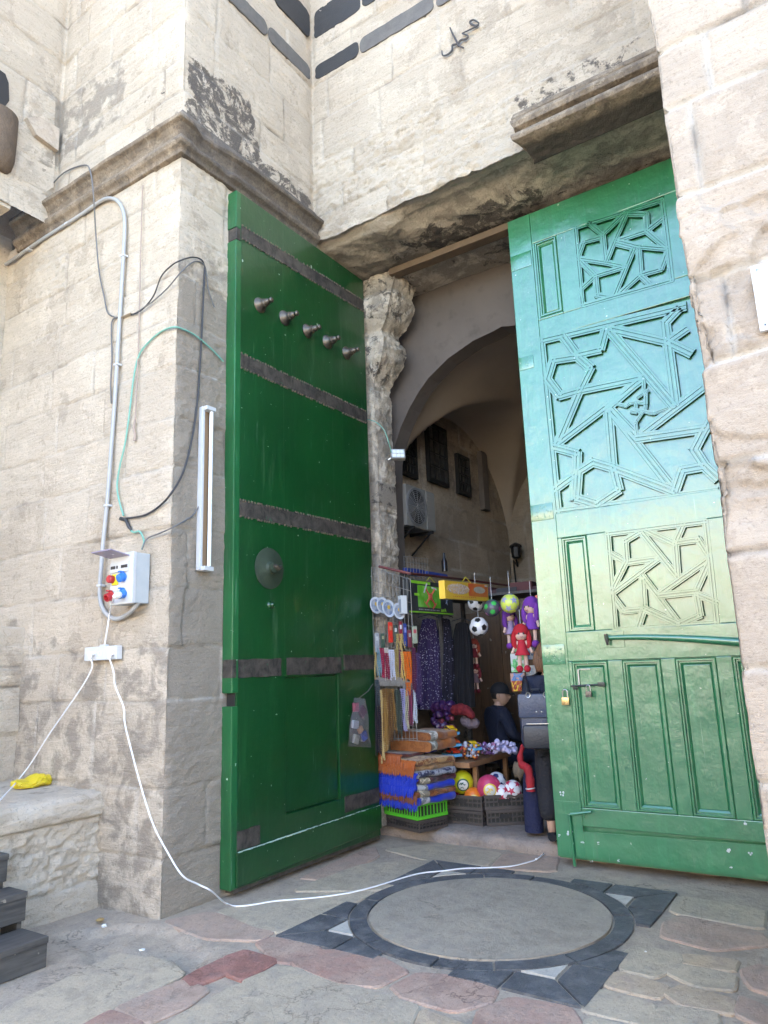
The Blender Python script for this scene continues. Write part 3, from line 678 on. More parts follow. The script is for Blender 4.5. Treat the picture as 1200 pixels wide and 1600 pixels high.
SL = [
 (6, '288,1529 348,1498 352,1520 300,1542'), (6, '352,1497 383,1486 431,1501 379,1531 357,1521'),
 (1, '402,1474 425,1466 487,1473 497,1483 454,1505 433,1501'), (1, '460,1504 496,1487 533,1486 592,1497 634,1518 587,1542 533,1537 467,1512'),
 (1, '615,1543 654,1522 717,1528 772,1547 762,1567 708,1580 633,1559'), (1, '752,1580 800,1560 888,1575 905,1602 880,1640 745,1605'),
 (2, '255,1441 330,1426 425,1456 402,1470 320,1466'), (2, '183,1574 284,1533 322,1548 287,1573 233,1598'), (1, '118,1612 172,1580 222,1600 170,1650'),
 (0, '340,1424 445,1401 585,1394 533,1421 437,1457 400,1450'), (0, '379,1535 437,1511 492,1518 571,1550 651,1572 630,1612 560,1660 440,1650 420,1590'),
 (0, '290,1584 374,1538 417,1562 432,1650 300,1700 230,1630'), (0, '455,1393 560,1352 690,1344 640,1375 590,1391'),
 (0, '600,1328 675,1320 783,1333 758,1353 675,1345'), (2, '470,1372 585,1322 590,1340 500,1375'), (2, '790,1335 870,1340 865,1362 770,1356'),
 (7, '660,1578 745,1612 720,1680 640,1640'), (0, '88,1540 180,1492 262,1503 284,1524 190,1568 110,1606 0,1625 10,1575'),
 (0, '1062,1401 1192,1422 1189,1451 1050,1426'), (2, '1040,1443 1066,1432 1185,1458 1200,1476 1115,1484 1037,1464'),
 (0, '968,1500 992,1479 1060,1492 1062,1504 1025,1527 974,1516'), (7, '1071,1492 1150,1501 1142,1517 1067,1505'), (0, '1046,1521 1067,1509 1146,1525 1142,1546 1092,1542'),
 (7, '946,1525 971,1521 1042,1542 1025,1560 950,1542'), (0, '914,1563 942,1548 1021,1571 1010,1602 916,1580'), (7, '1042,1554 1067,1542 1144,1563 1142,1584 1067,1571'),
 (0, '1025,1583 1046,1573 1117,1584 1118,1612 1017,1606'), (2, '1162,1517 1188,1508 1220,1520 1220,1556 1175,1542'), (2, '1158,1559 1205,1580 1198,1608 1154,1584'),
 (0, '920,1592 1005,1612 990,1650 900,1640'),
]
for i, (mi, s) in enumerate(SL): slab_poly(PX(s), mi, .010, .011, i)
rng = random.Random(5)
for r in range(9):                      # the rest of the forecourt, laid in rows like the visible part
    y = -.75-.62*r; x = -3.2+.3*(r % 2)
    while x < 7.5:
        w = rng.uniform(.45, .95)
        if not (y > -1.4 and x < 3.3): slab_poly([(x, y), (x+w, y), (x+w, y-.56), (x, y-.56)], rng.choice([0, 0, 2, 0, 1]), .008, .010, 60+r*20+int(x*3))
        x += w+.03
tag(pav.build('paving_slabs', PMATS, None, fix=False), kind='structure')
# worn threshold step and the floor inside
def step():
    pr = np.array([(2.60, -.02), (2.595, .05), (2.61, .085), (2.66, .105), (2.75, .115), (3.0, .118), (3.25, .12)])
    L = np.concatenate([[0], np.cumsum(np.hypot(*np.diff(pr, axis=0).T))]); k = np.linspace(0, L[-1], 46)
    y = np.interp(k, L, pr[:, 0]); z = np.interp(k, L, pr[:, 1]); x = np.linspace(-.05, 3.7, 170); X, K = np.meshgrid(x, k)
    h = fbm(X*4, K*6, 41, 5)*.05+fbm(X*15, K*18, 42, 4)*.02; e = 1-sstep(.08, .25, K)
    P = np.stack([X, y[:, None]-h*(e+.3)+.05*fbm(X*1.2, K*0, 43, 3), z[:, None]+h*.22], -1)
    o = grid_mesh('threshold', P, dict(jn=np.exp(-((X-1.05)/.012)**2)), pave_mat('threshold_stone', (.30, .235, .19), (.26, .225, .20), (.19, .165, .15)), gate)
step()
m = MB(); m.add([(-.9, 3.0, .112), (3.9, 3.0, .112), (3.9, 7, .112), (-.9, 7, .112)], [(0, 1, 2, 3)])
tag(m.build('passage_floor', M_PV_GREY), kind='structure')
# ------------------------------------------------------------------ the square's far side, in the sun (seen only in the gloss of the paint)
far = thing('terrace_wall', 'long stone terrace wall across the square with its upper half in the sun', 'wall', (3, -14, 0))
m = MB()
prof_ = [-34, -25, -19.5, -14, -9.5, -6, -3.6, -1.2, 1.4, 3.5, 6.2, 9, 13, 19, 27, 38]; hh_ = [5.4, 6.3, 5.1, 6.6, 5.0, 5.9, 5.2, 5.7, 4.7, 5.4, 4.9, 5.9, 5.2, 6.2, 5.5]
for i, (x0, x1) in enumerate(zip(prof_, prof_[1:])): m.box((x0, -14.9-.25*(i % 3), -.05), (x1, -14+.22*(i % 2), hh_[i]+.2))
pl0 = MB()  # unseen dark base, added to darken what the lower door reflects
for i, (x0, x1) in enumerate(zip(prof_, prof_[1:])): pl0.box((x0, -13.9, -.04), (x1, -13.3+.1*(i % 2), 1.9+.12*(i % 3)))
ch(pl0.build('reflection_darkener', plain('dark_reflection_base', (.05, .05, .042), .85, .4, 3), None), far)
ch(m.build('wall_face', pave_mat('sunlit_wall', (.40, .365, .30), (.345, .31, .25)), None), far)
# ------------------------------------------------------------------ light
SUN_EL, SUN_AZ = math.radians(33.5), math.radians(-24)      # azimuth from +Y towards +X: the sun stands behind the gateway
w = bpy.data.worlds.new('World'); SC.world = w; w.use_nodes = True
nt = w.node_tree; bg = nt.nodes['Background']; sk = nt.nodes.new('ShaderNodeTexSky')
sk.sky_type = 'NISHITA'; sk.sun_disc = False; sk.sun_elevation = SUN_EL; sk.sun_rotation = SUN_AZ
sk.air_density = 1.0; sk.dust_density = 4.0; sk.ozone_density = 1.0; sk.altitude = 700
nt.links.new(sk.outputs[0], bg.inputs[0]); bg.inputs[1].default_value = .095
sun = bpy.data.lights.new('sun', 'SUN'); sun.energy = 5.0; sun.angle = math.radians(.53); sun.color = (1, .93, .82)
so = bpy.data.objects.new('sun', sun); COL.objects.link(so); so.location = (0, 8, 20)
d = Vector((math.sin(SUN_AZ)*math.cos(SUN_EL), math.cos(SUN_AZ)*math.cos(SUN_EL), math.sin(SUN_EL)))
so.rotation_euler = d.to_track_quat('Z', 'Y').to_euler()
SC.view_settings.view_transform = 'Standard'; SC.view_settings.look = 'None'; SC.view_settings.exposure = 4.27; SC.view_settings.gamma = 1
SC.render.engine = 'CYCLES'; SC.cycles.max_bounces = 10; SC.cycles.diffuse_bounces = 6
# ------------------------------------------------------------------ doors
def paint(name, col, r0, r1, wave=.5, spec=.6, coat=.3, cr=.14):
    n = N(name); v = n.scaled((16, 16, 1.2)); st = n.noise(1, 4, .6, v); big = n.noise(1.3, 4, .6, dist=.4); f = n.noise(55, 4, .7)
    c = n.mix(n.ramp(big, [(.3, 0), (.7, 1)]), col, tuple(x*.72 for x in col))
    c = n.mix(n.ramp(st, [(.55, 0), (.75, .35)]), c, tuple(min(1, x*1.5+.01) for x in col))
    drip = n.noise(1, 3, .7, n.scaled((60, 60, 1.6)))
    chips = n.math('MULTIPLY', n.ramp(drip, [(.66, 0), (.71, 1)]), n.ramp(n.noise(2.3, 2), [(.46, 0), (.6, .6)]))
    c = n.mix(chips, c, (.20, .34, .24))
    spot = n.noise(26, 2, .5); c = n.mix(n.ramp(spot, [(.755, 0), (.77, .9)]), c, (.45, .55, .46))
    c = n.mix(n.ramp(n.noise(3.4, 5, .75), [(.62, 0), (.75, .45)]), c, tuple(x*.5 for x in col))
    dirt = n.noise(1.9, 8, .75, dist=.5); c = n.mix(n.ramp(dirt, [(.55, 0), (.66, .5)]), c, tuple(x*.55+.006 for x in col)); c = n.mix(n.ramp(n.noise(1, 6, .75, n.scaled((9, 9, .9))), [(.58, 0), (.68, .30)]), c, (.10, .17, .10))
    n.bump(n.math('ADD', n.math('MULTIPLY', n.noise(3.2, 4, .55), 2.9*wave), n.math('ADD', n.math('MULTIPLY', n.noise(1, 3, .6, n.scaled((26, 26, 9))), .5*wave), n.math('MULTIPLY', f, .07))), .012, .55)
    return n.set(c, n.ramp(big, [(0, r0), (1, r1)]), Specular_IOR_Level=spec, Coat_Weight=coat, Coat_Roughness=cr, Coat_IOR=1.7)
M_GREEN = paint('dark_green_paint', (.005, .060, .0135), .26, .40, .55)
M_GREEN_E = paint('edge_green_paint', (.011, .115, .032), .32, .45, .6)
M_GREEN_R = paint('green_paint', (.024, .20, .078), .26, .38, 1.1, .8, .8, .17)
def strap_mat():
    n = N('strap_iron'); a = n.noise(9, 5, .7, dist=.5); st = n.noise(1, 3, .6, n.scaled((40, 40, 6)))
    c = n.mix(n.ramp(a, [(.38, 0), (.62, 1)]), (.034, .029, .026), (.095, .08, .066))
    c = n.mix(n.ramp(st, [(.55, 0), (.7, .4)]), c, (.12, .10, .08)); c = n.mix(n.ramp(n.noise(22, 3), [(.66, 0), (.72, .6)]), c, (.04, .13, .06))
    n.bump(n.math('ADD', a, n.noise(50, 3)), .004, .5); return n.set(c, .6, Metallic=.25)
M_STRAP = strap_mat()
M_NAIL = plain('strap_nails', (.15, .12, .085), .5, .35, 40, .001, metal=.3)
M_BRONZE = plain('old_bronze', (.13, .105, .08), .42, .35, 25, .002, metal=.7)
M_STEEL = plain('worn_steel', (.46, .45, .43), .35, .2, 30, .001, metal=.9)

ld = thing('green_door', 'tall dark green door leaf folded back on the left jamb with iron straps and five knobs', 'door', (.05, 1.45, 0))
XF = .10; Y0, Y1 = .525, 2.385
def leaf_grid():
    # leaf face: planks with faint seams, wavy edges; wicket recess and lock slot left open
    m = MB()
    wy0, wy1, wz0, wz1 = 1.105, 1.80, .46, 1.50
    zt = 5.60
    m.box((.004, Y0+.035, .055), (XF-.034, Y1, zt))
    def plate(y0, y1, z0, z1): m.box((XF-.0345, y0, z0), (XF, y1, z1), .004)
    plate(Y0+.04, wy0, .06, zt); plate(wy1, Y1, .06, zt); plate(wy0-.002, wy1+.002, wz1, zt-.001); plate(wy0-.002, wy1+.002, .061, wz0)
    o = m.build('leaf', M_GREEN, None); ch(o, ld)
    m = MB()
    m.box((XF-.033, wy0+.014, wz0+.016), (XF-.017, wy1-.014, wz1-.012), .004)
    w = m.build('wicket', M_GREEN, None); ch(w, ld)
    # free edge: long post with arris, slot cut for the lock
    m = MB()
    for z0, z1 in ((.06, 1.305), (1.40, 5.13), (5.25, 5.60)): m.box((-.004, Y0-.01, z0), (XF+.004 if z1 < 5.2 else XF, Y0+.055, z1), .008)
    m.box((.03, Y0+.03, 1.29), (XF-.01, Y0+.05, 1.42)); m.box((.0, Y0+.02, 5.12), (XF-.006, Y0+.05, 5.26))
    o = m.build('edge_post', M_GREEN_E, None); ch(o, ld)
    m = MB(); m.box((.012, Y0+.0265, 1.306), (XF-.004, Y0+.0295, 1.399)); o = m.build('lock_slot', M_DARKVOID, None); ch(o, ld)
    m = MB(); m.box((XF-.005, .56, .075), (XF+.026, 2.375, .30), .008)
    # sloping top edge of the kick board follows the sill
    for v in m.v:
        t = (v.y-.56)/1.8
        v.z += (.045 if v.z < .2 else .02)*t
    o = m.build('kick_board', M_GREEN, None); ch(o, ld)
    m = MB(); m.box((XF+.024, .565, .285), (XF+.0275, 2.37, .292))
    # crusty white paint along the ledge of the kick board
    m = MB(); r = random.Random(3)
    for i in range(260):
        y = r.uniform(.57, 2.36) if r.random() < .6 else r.gauss(1.15, .16); t = (y-.56)/1.8; s = r.uniform(.002, .0085)
        m.sphere((XF+.022+r.uniform(-.012, .004), y, .30+.02*t), s, (1, r.uniform(1, 3.5), .6), 5)
    o = m.build('paint_crust', plain('pale_crust', (.34, .44, .37), .8), None); ch(o, ld)
    m = MB(); m.box((.01, .56, .03), (XF-.01, 2.38, .06)); o = m.build('bottom_rail', M_STRAP, None); ch(o, ld)
leaf_grid()
def strap(y0, y1, z0, z1, nails=True, seed=0, edge=False, tilt=0):
    m = MB(); r = random.Random(seed); n = max(2, int((y1-y0)/.05)); X = XF+.001
    top = []; bot = []
    for i in range(n+1):
        y = y0+(y1-y0)*i/n; k = tilt*(y-y0)
        top.append((y, z1+k+r.uniform(-.004, .004))); bot.append((y, z0+k+r.uniform(-.004, .004)))
    N_ = len(top)
    vs = [(X, y, z) for y, z in bot+top]+[(X+.006, y, z) for y, z in bot+top]
    fs = []
    for i in range(N_-1):
        fs += [(2*N_+i, 2*N_+i+1, 3*N_+i+1, 3*N_+i), (i, i+1, 2*N_+i+1, 2*N_+i), (3*N_+i, 3*N_+i+1, N_+i+1, N_+i)]
    fs += [(0, 2*N_, 3*N_, N_), (N_-1, 2*N_-1, 4*N_-1, 3*N_-1)]
    m.add(vs, fs); o = m.build('strap', M_STRAP, None); ch(o, ld)
    if nails:
        m = MB(); y = y0+.012
        while y < y1-.01:
            k = tilt*(y-y0); s = r.uniform(.005, .008)
            for z, sg in ((z0+k, -1), (z1+k, 1)):
                if r.random() < .82: m.box((X-.001, y-s, z+sg*.004-.009), (X+r.uniform(.008, .014), y+s*.6, z+sg*.004+.009), .002)
            y += r.uniform(.020, .042)
        q = m.build('nails', M_NAIL, None); q.parent = o; q.matrix_parent_inverse = Matrix.Identity(4)
        q.matrix_parent_inverse = (ld.matrix_basis @ o.matrix_parent_inverse).inverted() if False else Matrix.Identity(4)
strap(.575, 2.375, 5.165, 5.285, True, 1, tilt=.04); strap(.575, 2.375, 3.99, 4.11, True, 2); strap(.575, 2.375, 2.745, 2.87, True, 3, tilt=.008)
strap(.575, 1.05, 1.51, 1.645, False, 4); strap(1.12, 1.845, 1.512, 1.65, False, 5); strap(1.885, 2.375, 1.533, 1.668, False, 6)
strap(1.855, 2.37, .345, .472, False, 7); strap(.575, .81, .31, .44, False, 8)
m = MB(); m.box((.004, Y0-.013, 1.51), (XF+.006, Y0+.03, 1.645), .003); m.box((.004, Y0-.006, 5.135), (XF+.003, Y0+.04, 5.245), .003); ch(m.build('edge_strap', M_STRAP, None), ld)
TX = lambda y, z, x=XF: frame((x, y, z), (0, 1, 0), (0, 0, 1), (1, 0, 0))
KN = None
for i, (y, z) in enumerate(((.802, 4.637), (1.118, 4.645), (1.433, 4.643), (1.738, 4.646), (2.046, 4.643))):
    m = MB(); dr = .012*((i*37 % 5)-2)
    T = TX(y, z) @ Matrix.Scale(.86+.03*(i % 2), 4) @ Matrix.Rotation(.06*((i*7 % 3)-1), 4, 'Y')
    m.lathe([(.0, .0), (.078, .001), (.080, .010), (.070, .022), (.056, .034), (.042, .050), (.038, .066), (.046, .074), (.044, .086), (.030, .094), (.026, .108), (.034, .116), (.030, .128), (.020, .140), (.024, .158), (.028, .172), (.020, .184), (0, .188)], T, 18)
    ch(m.build('knob', M_BRONZE, None, True), ld)
m = MB(); m.lathe([(0, 0), (.165, .001), (.168, .007), (.155, .012), (.06, .016), (.05, .024), (.04, .034), (.030, .036), (.030, .046), (.042, .052), (.042, .062), (.02, .068), (0, .068)], TX(.915, 2.362), 36)
pl_ = m.build('knocker_plate', plain('green_bronze', (.04, .058, .036), .6, .4, 18, .003, metal=.2), None, True); ch(pl_, ld)
m = MB(); m.sphere((XF+.062, .93, 2.37), .026, (1, 1.2, .9)); m.tube([(XF+.06, .90, 2.375), (XF+.075, .95, 2.36), (XF+.07, .985, 2.375)], [.016, .02, .012], 8); q = m.build('knocker', M_BRONZE, None, True); q.parent = pl_
m = MB(); m.lathe([(0, 0), (.034, .001), (.035, .012), (.022, .022), (.02, .04), (.012, .05), (0, .05)], TX(.92, 2.066), 14); ch(m.build('door_button', M_GREEN, None, True), ld)

# ---- right leaf, nearly closed, seen from outside
rd = thing('green_door', 'tall green door leaf standing closed on the right with interlaced star panels and padlocks', 'door', (2.7, 2.41, 0))
YF = 2.36
def lr(m, x0, x1, z0, z1, y0=YF, y1=YF+.05, bev=.004): m.box((x0, y0, z0), (x1, y1, z1), bev)
EL = 1.788; ER = 3.585
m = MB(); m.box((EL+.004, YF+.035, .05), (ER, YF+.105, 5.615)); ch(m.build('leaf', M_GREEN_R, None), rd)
m = MB(); m.box((ER-.02, YF+.004, .06), (ER+.06, YF+.1, 5.6)); ch(m.build('hinge_stile', M_GREEN_R, None), rd)
panels = dict(N1=(2.030, 2.236, 4.545, 5.285), P1=(2.400, 3.170, 4.525, 5.27), P2=(2.005, 3.40, 2.76, 4.345), N2=(2.040, 2.250, 1.775, 2.545), P3=(2.402, 3.170, 1.775, 2.548),
              L1=(2.035, 2.322, .435, 1.537), L2=(2.435, 2.722, .435, 1.535), L3=(2.826, 3.108, .435, 1.535), L4=(3.215, 3.46, .435, 1.535))
b = MB(); r_ = [0]
def rail(x0, x1, z0, z1):
    r_[0] += 1; lr(b, x0, x1, z0, z1, YF+.0006*(r_[0] % 5), YF+.034, .0045)
rail(EL, 2.005, .065, 5.60)                          # lock stile
rail(3.40, ER, .065, 5.60)
rail(2.006, 3.399, 5.29, 5.599); rail(2.006, 3.399, 4.346, 4.524); rail(2.006, 3.399, 2.549, 2.759); rail(2.006, 3.399, 1.54, 1.774)
rail(2.006, 3.399, .30, .434)
rail(2.237, 2.399, 4.525, 5.289); rail(2.006, 2.029, 4.525, 5.289); rail(3.171, 3.399, 4.525, 5.289); rail(2.03, 2.236, 4.525, 4.544)
rail(2.251, 2.401, 1.775, 2.548); rail(2.006, 2.039, 1.775, 2.548); rail(3.171, 3.399, 1.775, 2.548)
rail(2.006, 2.034, .435, 1.539); rail(2.323, 2.434, .435, 1.539); rail(2.723, 2.825, .435, 1.539); rail(3.109, 3.214, .435, 1.539); rail(3.39, 3.399, .435, 1.539)
ch(b.build('frame', M_GREEN_R, None), rd)
def moulding_frame(key, w=.03):
    x0, x1, z0, z1 = panels[key]; m = MB()
    # two stepped mouldings running round the panel, mitred
    pr = [(0, .004), (.008, -.006), (.018, -.006), (.022, .012), (.032, .012), (.046, .024), (.05, .0345)]
    cs = [(x0, z0, 1, 1), (x1, z0, -1, 1), (x1, z1, -1, -1), (x0, z1, 1, -1)]; vs = []; k = len(pr)
    for x, z, sx, sz in cs:
        for o, y in pr: vs.append((x+sx*o, YF+y, z+sz*o))
    m.add(vs, [(i*k+j, ((i+1) % 4)*k+j, ((i+1) % 4)*k+j+1, i*k+j+1) for i in range(4) for j in range(k-1)])
    return m
for key in ('L1', 'L2', 'L3', 'L4', 'N1', 'N2'):
    m = moulding_frame(key)
    x0, x1, z0, z1 = panels[key]
    p = MB(); p.box((x0+.048, YF+.022 if key[0] == 'L' else YF+.029, z0+.048), (x1-.048, YF+.036, z1-.048), .004)
    q = p.build('panel', M_GREEN_R, None); ch(q, rd)
    o = m.build('panel_moulding', M_GREEN_R, None, fix=False); o.parent = q
# star strapwork: every strip a ridged lath on the recessed ground
_k = [0]
M_LATH_SHADE = plain('lath_shade_green', (.010, .085, .032), .75, .3, 12, .001, Specular_IOR_Level=.15)  # shade lines beside the lath ridges, painted as a darker matte green
def lath(m, pts, w=.052, h=.036):
    for a, c in zip(pts, pts[1:]):
        a = Vector(a); c = Vector(c); d = (c-a); L = d.length; d /= L; nrm = Vector((-d.y, d.x)); _k[0] += 1
        e = (_k[0] % 29)*.00022; base = YF+.0345
        pr = [(-.5, 0), (-.485, .86), (-.33, .86), (-.30, 1), (-.06, 1), (-.035, .84), (.035, .84), (.06, 1), (.30, 1), (.33, .86), (.485, .86), (.5, 0)]
        vs = []
        for q, ext in ((a, -.010), (c, .010)):
            for u, hh in pr:
                p = q+d*ext+nrm*(u*w); vs.append((p.x, base-(h*hh-e if hh > 0 else 0), p.y))
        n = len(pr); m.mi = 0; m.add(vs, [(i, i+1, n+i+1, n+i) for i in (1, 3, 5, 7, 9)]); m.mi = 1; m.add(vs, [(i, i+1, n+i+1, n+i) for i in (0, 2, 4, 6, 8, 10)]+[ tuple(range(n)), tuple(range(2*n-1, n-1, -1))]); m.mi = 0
def px2(s, ox, oy, sc):
    out = []
    for t in s.split():
        x, y = t.split(','); p = W(ox+float(x)/sc, oy+float(y)/sc, 'y', YF); out.append((p.x, p.z))
    return out
def star(name, lines, ox, oy, sc, w):
    m = MB()
    for s in lines: lath(m, px2(s, ox, oy, sc), w)
    ch(m.build('star_strapwork', [M_GREEN_R, M_LATH_SHADE], None), rd)
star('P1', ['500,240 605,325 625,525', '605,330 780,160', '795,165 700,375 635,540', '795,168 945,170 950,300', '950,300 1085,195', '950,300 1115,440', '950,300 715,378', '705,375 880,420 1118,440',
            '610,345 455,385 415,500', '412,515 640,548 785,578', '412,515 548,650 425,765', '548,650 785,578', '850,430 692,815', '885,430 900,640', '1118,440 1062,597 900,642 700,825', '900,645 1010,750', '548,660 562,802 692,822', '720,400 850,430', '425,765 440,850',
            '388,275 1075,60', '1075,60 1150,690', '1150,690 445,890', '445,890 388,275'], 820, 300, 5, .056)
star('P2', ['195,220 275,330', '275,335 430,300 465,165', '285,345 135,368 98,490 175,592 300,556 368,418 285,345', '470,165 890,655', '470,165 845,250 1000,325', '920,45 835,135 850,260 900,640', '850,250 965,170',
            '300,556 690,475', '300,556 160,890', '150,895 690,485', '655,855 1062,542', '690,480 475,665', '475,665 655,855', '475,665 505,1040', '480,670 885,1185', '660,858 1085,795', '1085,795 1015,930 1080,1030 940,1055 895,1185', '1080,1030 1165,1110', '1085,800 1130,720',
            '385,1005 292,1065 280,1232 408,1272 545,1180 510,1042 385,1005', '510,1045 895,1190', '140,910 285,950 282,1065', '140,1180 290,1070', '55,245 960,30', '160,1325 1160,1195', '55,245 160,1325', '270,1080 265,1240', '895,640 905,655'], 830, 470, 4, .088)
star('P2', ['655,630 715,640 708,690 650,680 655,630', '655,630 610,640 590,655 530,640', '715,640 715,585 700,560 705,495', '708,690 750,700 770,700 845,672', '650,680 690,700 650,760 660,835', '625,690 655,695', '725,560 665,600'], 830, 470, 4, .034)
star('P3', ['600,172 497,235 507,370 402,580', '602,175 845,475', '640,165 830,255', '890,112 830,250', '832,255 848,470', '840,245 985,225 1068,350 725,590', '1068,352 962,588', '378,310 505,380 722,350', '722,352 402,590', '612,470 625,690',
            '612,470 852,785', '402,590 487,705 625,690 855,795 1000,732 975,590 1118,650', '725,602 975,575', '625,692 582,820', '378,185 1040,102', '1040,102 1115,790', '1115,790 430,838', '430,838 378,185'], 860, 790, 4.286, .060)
# riveted patch plates on the lock stile, sheet-iron kick plate, bar, bolts and padlocks
def patch(x0, x1, z0, z1, n, seed):
    m = MB(); r = random.Random(seed); m.box((x0, YF-.005, z0), (x1, YF-.0002, z1), .0015)
    for i in range(n): m.sphere((x0+.015+r.random()*(x1-x0-.03), YF-.005, z0+.015+r.random()*(z1-z0-.03)), .006, (1, .6, 1), 6)
    ch(m.build('patch_plate', M_GREEN_R, None, True), rd)
patch(1.792, 1.99, 5.08, 5.23, 10, 1); patch(1.792, 1.93, 4.10, 4.22, 8, 2); patch(1.792, 1.99, 2.72, 2.86, 22, 3); patch(1.792, 1.985, 1.52, 1.68, 26, 4)
m = MB(); m.box((2.275, YF-.006, 1.635), (2.47, YF+.0, 1.76), .002); 
ch(m.build('lock_plate', M_GREEN_R, None), rd)
m = MB(); A = [(2.34, YF-.03, 1.712), (2.6, YF-.032, 1.705), (2.9, YF-.035, 1.68), (3.2, YF-.04, 1.645), (3.56, YF-.045, 1.60)]
m.tube(spline(A, 5), [.016+.018*i/20 for i in range(21)], 10); ch(m.build('door_bar', M_GREEN_R, None, True), rd)
m = MB(); m.tube([(2.345, YF-.0, 1.715), (2.345, YF-.055, 1.715)], .013, 8); m.tube([(2.345, YF-.05, 1.74), (2.35, YF-.052, 1.70), (2.352, YF-.05, 1.655)], [.014, .016, .008], 8); ch(m.build('bar_pin', M_STRAP, None, True), rd)
def padlock(x, z, s, mat):
    m = MB(); m.box((x-.024*s, YF-.036, z-.045*s), (x+.024*s, YF-.012, z+.002*s), .004); body = m.build('padlock', mat, None, True); ch(body, rd)
    m = MB(); m.tube([(x-.016*s, YF-.024, z), (x-.016*s, YF-.024, z+.035*s)]+[(x-.016*s*math.cos(q), YF-.024, z+.035*s+.016*s*math.sin(q)) for q in (.5, 1, 1.57, 2.1, 2.6)]+[(x+.016*s, YF-.024, z+.035*s), (x+.016*s, YF-.024, z)], .0042*s, 8)
    k = m.build('shackle', M_STEEL, None, True); k.parent = body
p1 = W(885, 1090, 'y', YF); p2 = W(921, 1080, 'y', YF)
padlock(p1.x, p1.z, 1.25, plain('brass', (.62, .44, .20), .3, .12, 30, .0008, metal=.85)); padlock(p2.x, p2.z, .95, plain('dark_padlock', (.14, .12, .10), .45, metal=.6))
h0, h1 = W(899, 1073, 'y', YF), W(946, 1069, 'y', YF)
m = MB(); m.tube([(h0.x-.03, YF-.012, h0.z+.004), (h1.x-.02, YF-.012, h1.z)], .008, 8); m.box((h1.x-.055, YF-.022, h1.z-.016), (h1.x+.0, YF-.002, h1.z+.016), .003); m.box((h0.x-.015, YF-.015, h0.z-.022), (h0.x+.02, YF-.001, h0.z+.014), .003)
ch(m.build('bolt', plain('bolt_black', (.05, .055, .05), .4, metal=.5), None, True), rd)
m = MB(); c0 = W(903, 1046, 'y', YF+.02); c1 = W(906, 1070, 'y', YF+.02); c2 = W(917, 1044, 'y', YF+.02)
m.box((c0.x-.004, YF+.013, c1.z), (c0.x+.007, YF+.02, c0.z)); m.box((c0.x, YF+.013, c0.z-.003), (c2.x+.03, YF+.019, c0.z+.003)); ch(m.build('raw_wood_gap', plain('bare_edge', (.62, .55, .45), .8), None), rd)
m = MB(); kp = [(1.99, .075), (1.99, .262), (2.6, .272), (3.2, .285), (3.575, .29), (3.575, .075)]
m.prism([(x, z) for x, z in kp][::-1], frame((0, YF-.0065, 0), (1, 0, 0), (0, 0, 1), (0, 1, 0)), .006); m.box((1.80, YF-.0105, .072), (2.012, YF-.007, .475), .001)
ch(m.build('kick_plate', M_GREEN_R, None), rd)
m = MB(); v0, v1, v2 = W(893, 1272, 'y', YF-.02), W(925, 1268, 'y', YF-.02), W(899, 1355, 'y', YF-.02)
m.tube([(v2.x, YF-.028, .012), (v2.x-.012, YF-.028, v0.z-.006)], .012, 8); m.tube([(v0.x-.005, YF-.028, v0.z), (v1.x, YF-.034, v1.z)], [.011, .009], 8); m.tube([(v1.x-.06, YF-.031, v1.z-.001), (v1.x-.065, YF-.028, v1.z-.05)], .006, 6)
ch(m.build('floor_bolt', M_GREEN_R, None, True), rd)
m = MB(); r = random.Random(9)
for px, py, s in ((1137, 1330, 3), (1173, 1333, 2.2), (1142, 1356, 1.6), (968, 1344, 1.6), (934, 1317, 1.6), (911, 1316, 1.6), (925, 1346, 1.4), (875, 1305, 1.4), (891, 1300, 3), (1164, 1286, 2.4), (880, 1240, 3), (1009, 1217, .8)):
    for k in range(5):
        p = W(px+r.uniform(-s, s)*1.5, py+r.uniform(-s, s), 'y', YF); m.sphere((p.x, YF-.0105 if p.z < .3 else YF-.001, p.z), .0032*s*r.uniform(.5, 1.2), (1, .25, 1), 6)
ch(m.build('paint_chips', plain('chip_paint', (.50, .58, .58), .6), None, True), rd)
# ------------------------------------------------------------------ cables, pipe, boxes on the left pier
def WPl(x, y, p, n):
    r = CF*FPX + CR*(x-600) - CU*(y-800); p = np.array(p, float); n = np.array(n, float)
    return Vector(CAM + r*(((p-CAM) @ n)/(r @ n)))
FY = lambda s, d=.022: [W(*map(float, t.split(',')), 'y', -d) for t in s.split()]
FX = lambda s, d=.022: [W(*map(float, t.split(',')), 'x', d) for t in s.split()]
def free(o, label, cat, group=None): return tag(o, label, cat, group)
M_PVC = plain('grey_pvc', (.34, .34, .335), .5, .12, 12, .0006)
M_BLKC = plain('black_cable', (.035, .033, .034), .5, .2, 20, .0006)
M_GREYC = plain('grey_cable', (.13, .125, .12), .55, .2, 20, .0006)
M_GRNC = plain('green_cable', (.16, .36, .28), .5, .2, 20, .0006)
M_WHTC = plain('white_cable', (.74, .74, .75), .4, .06, 20, .0004)
M_WHITEP = plain('white_plastic', (.52, .53, .535), .4, .08, 12, .0005)
M_BOXP = plain('grey_box_plastic', (.40, .43, .44), .45, .12, 10, .0006)
M_RUST = plain('rust', (.24, .14, .07), .8, .5, 16, .002)
pipe = thing('conduit_pipe', 'grey plastic conduit pipe running under the moulding and down the pier in a bend', 'pipe', (-.9, 0, 4))
m = MB(); P = FY('-60,452 0,419 60,378 120,340 152,318', .03)
P += FY('165,311 178,311 188,320 194,336 195,360', .03); P += FY('193,400 189,470 184,550 180,620 174,700 168,780 162,840 158,890 156,920', .03)
P += FY('157,940 163,955 172,964 183,967 196,962', .035); P += FY('208,952 217,940', .08)
m.tube(spline(P, 5), .0165, 10); ch(m.build('pipe', M_PVC, None, True), pipe)
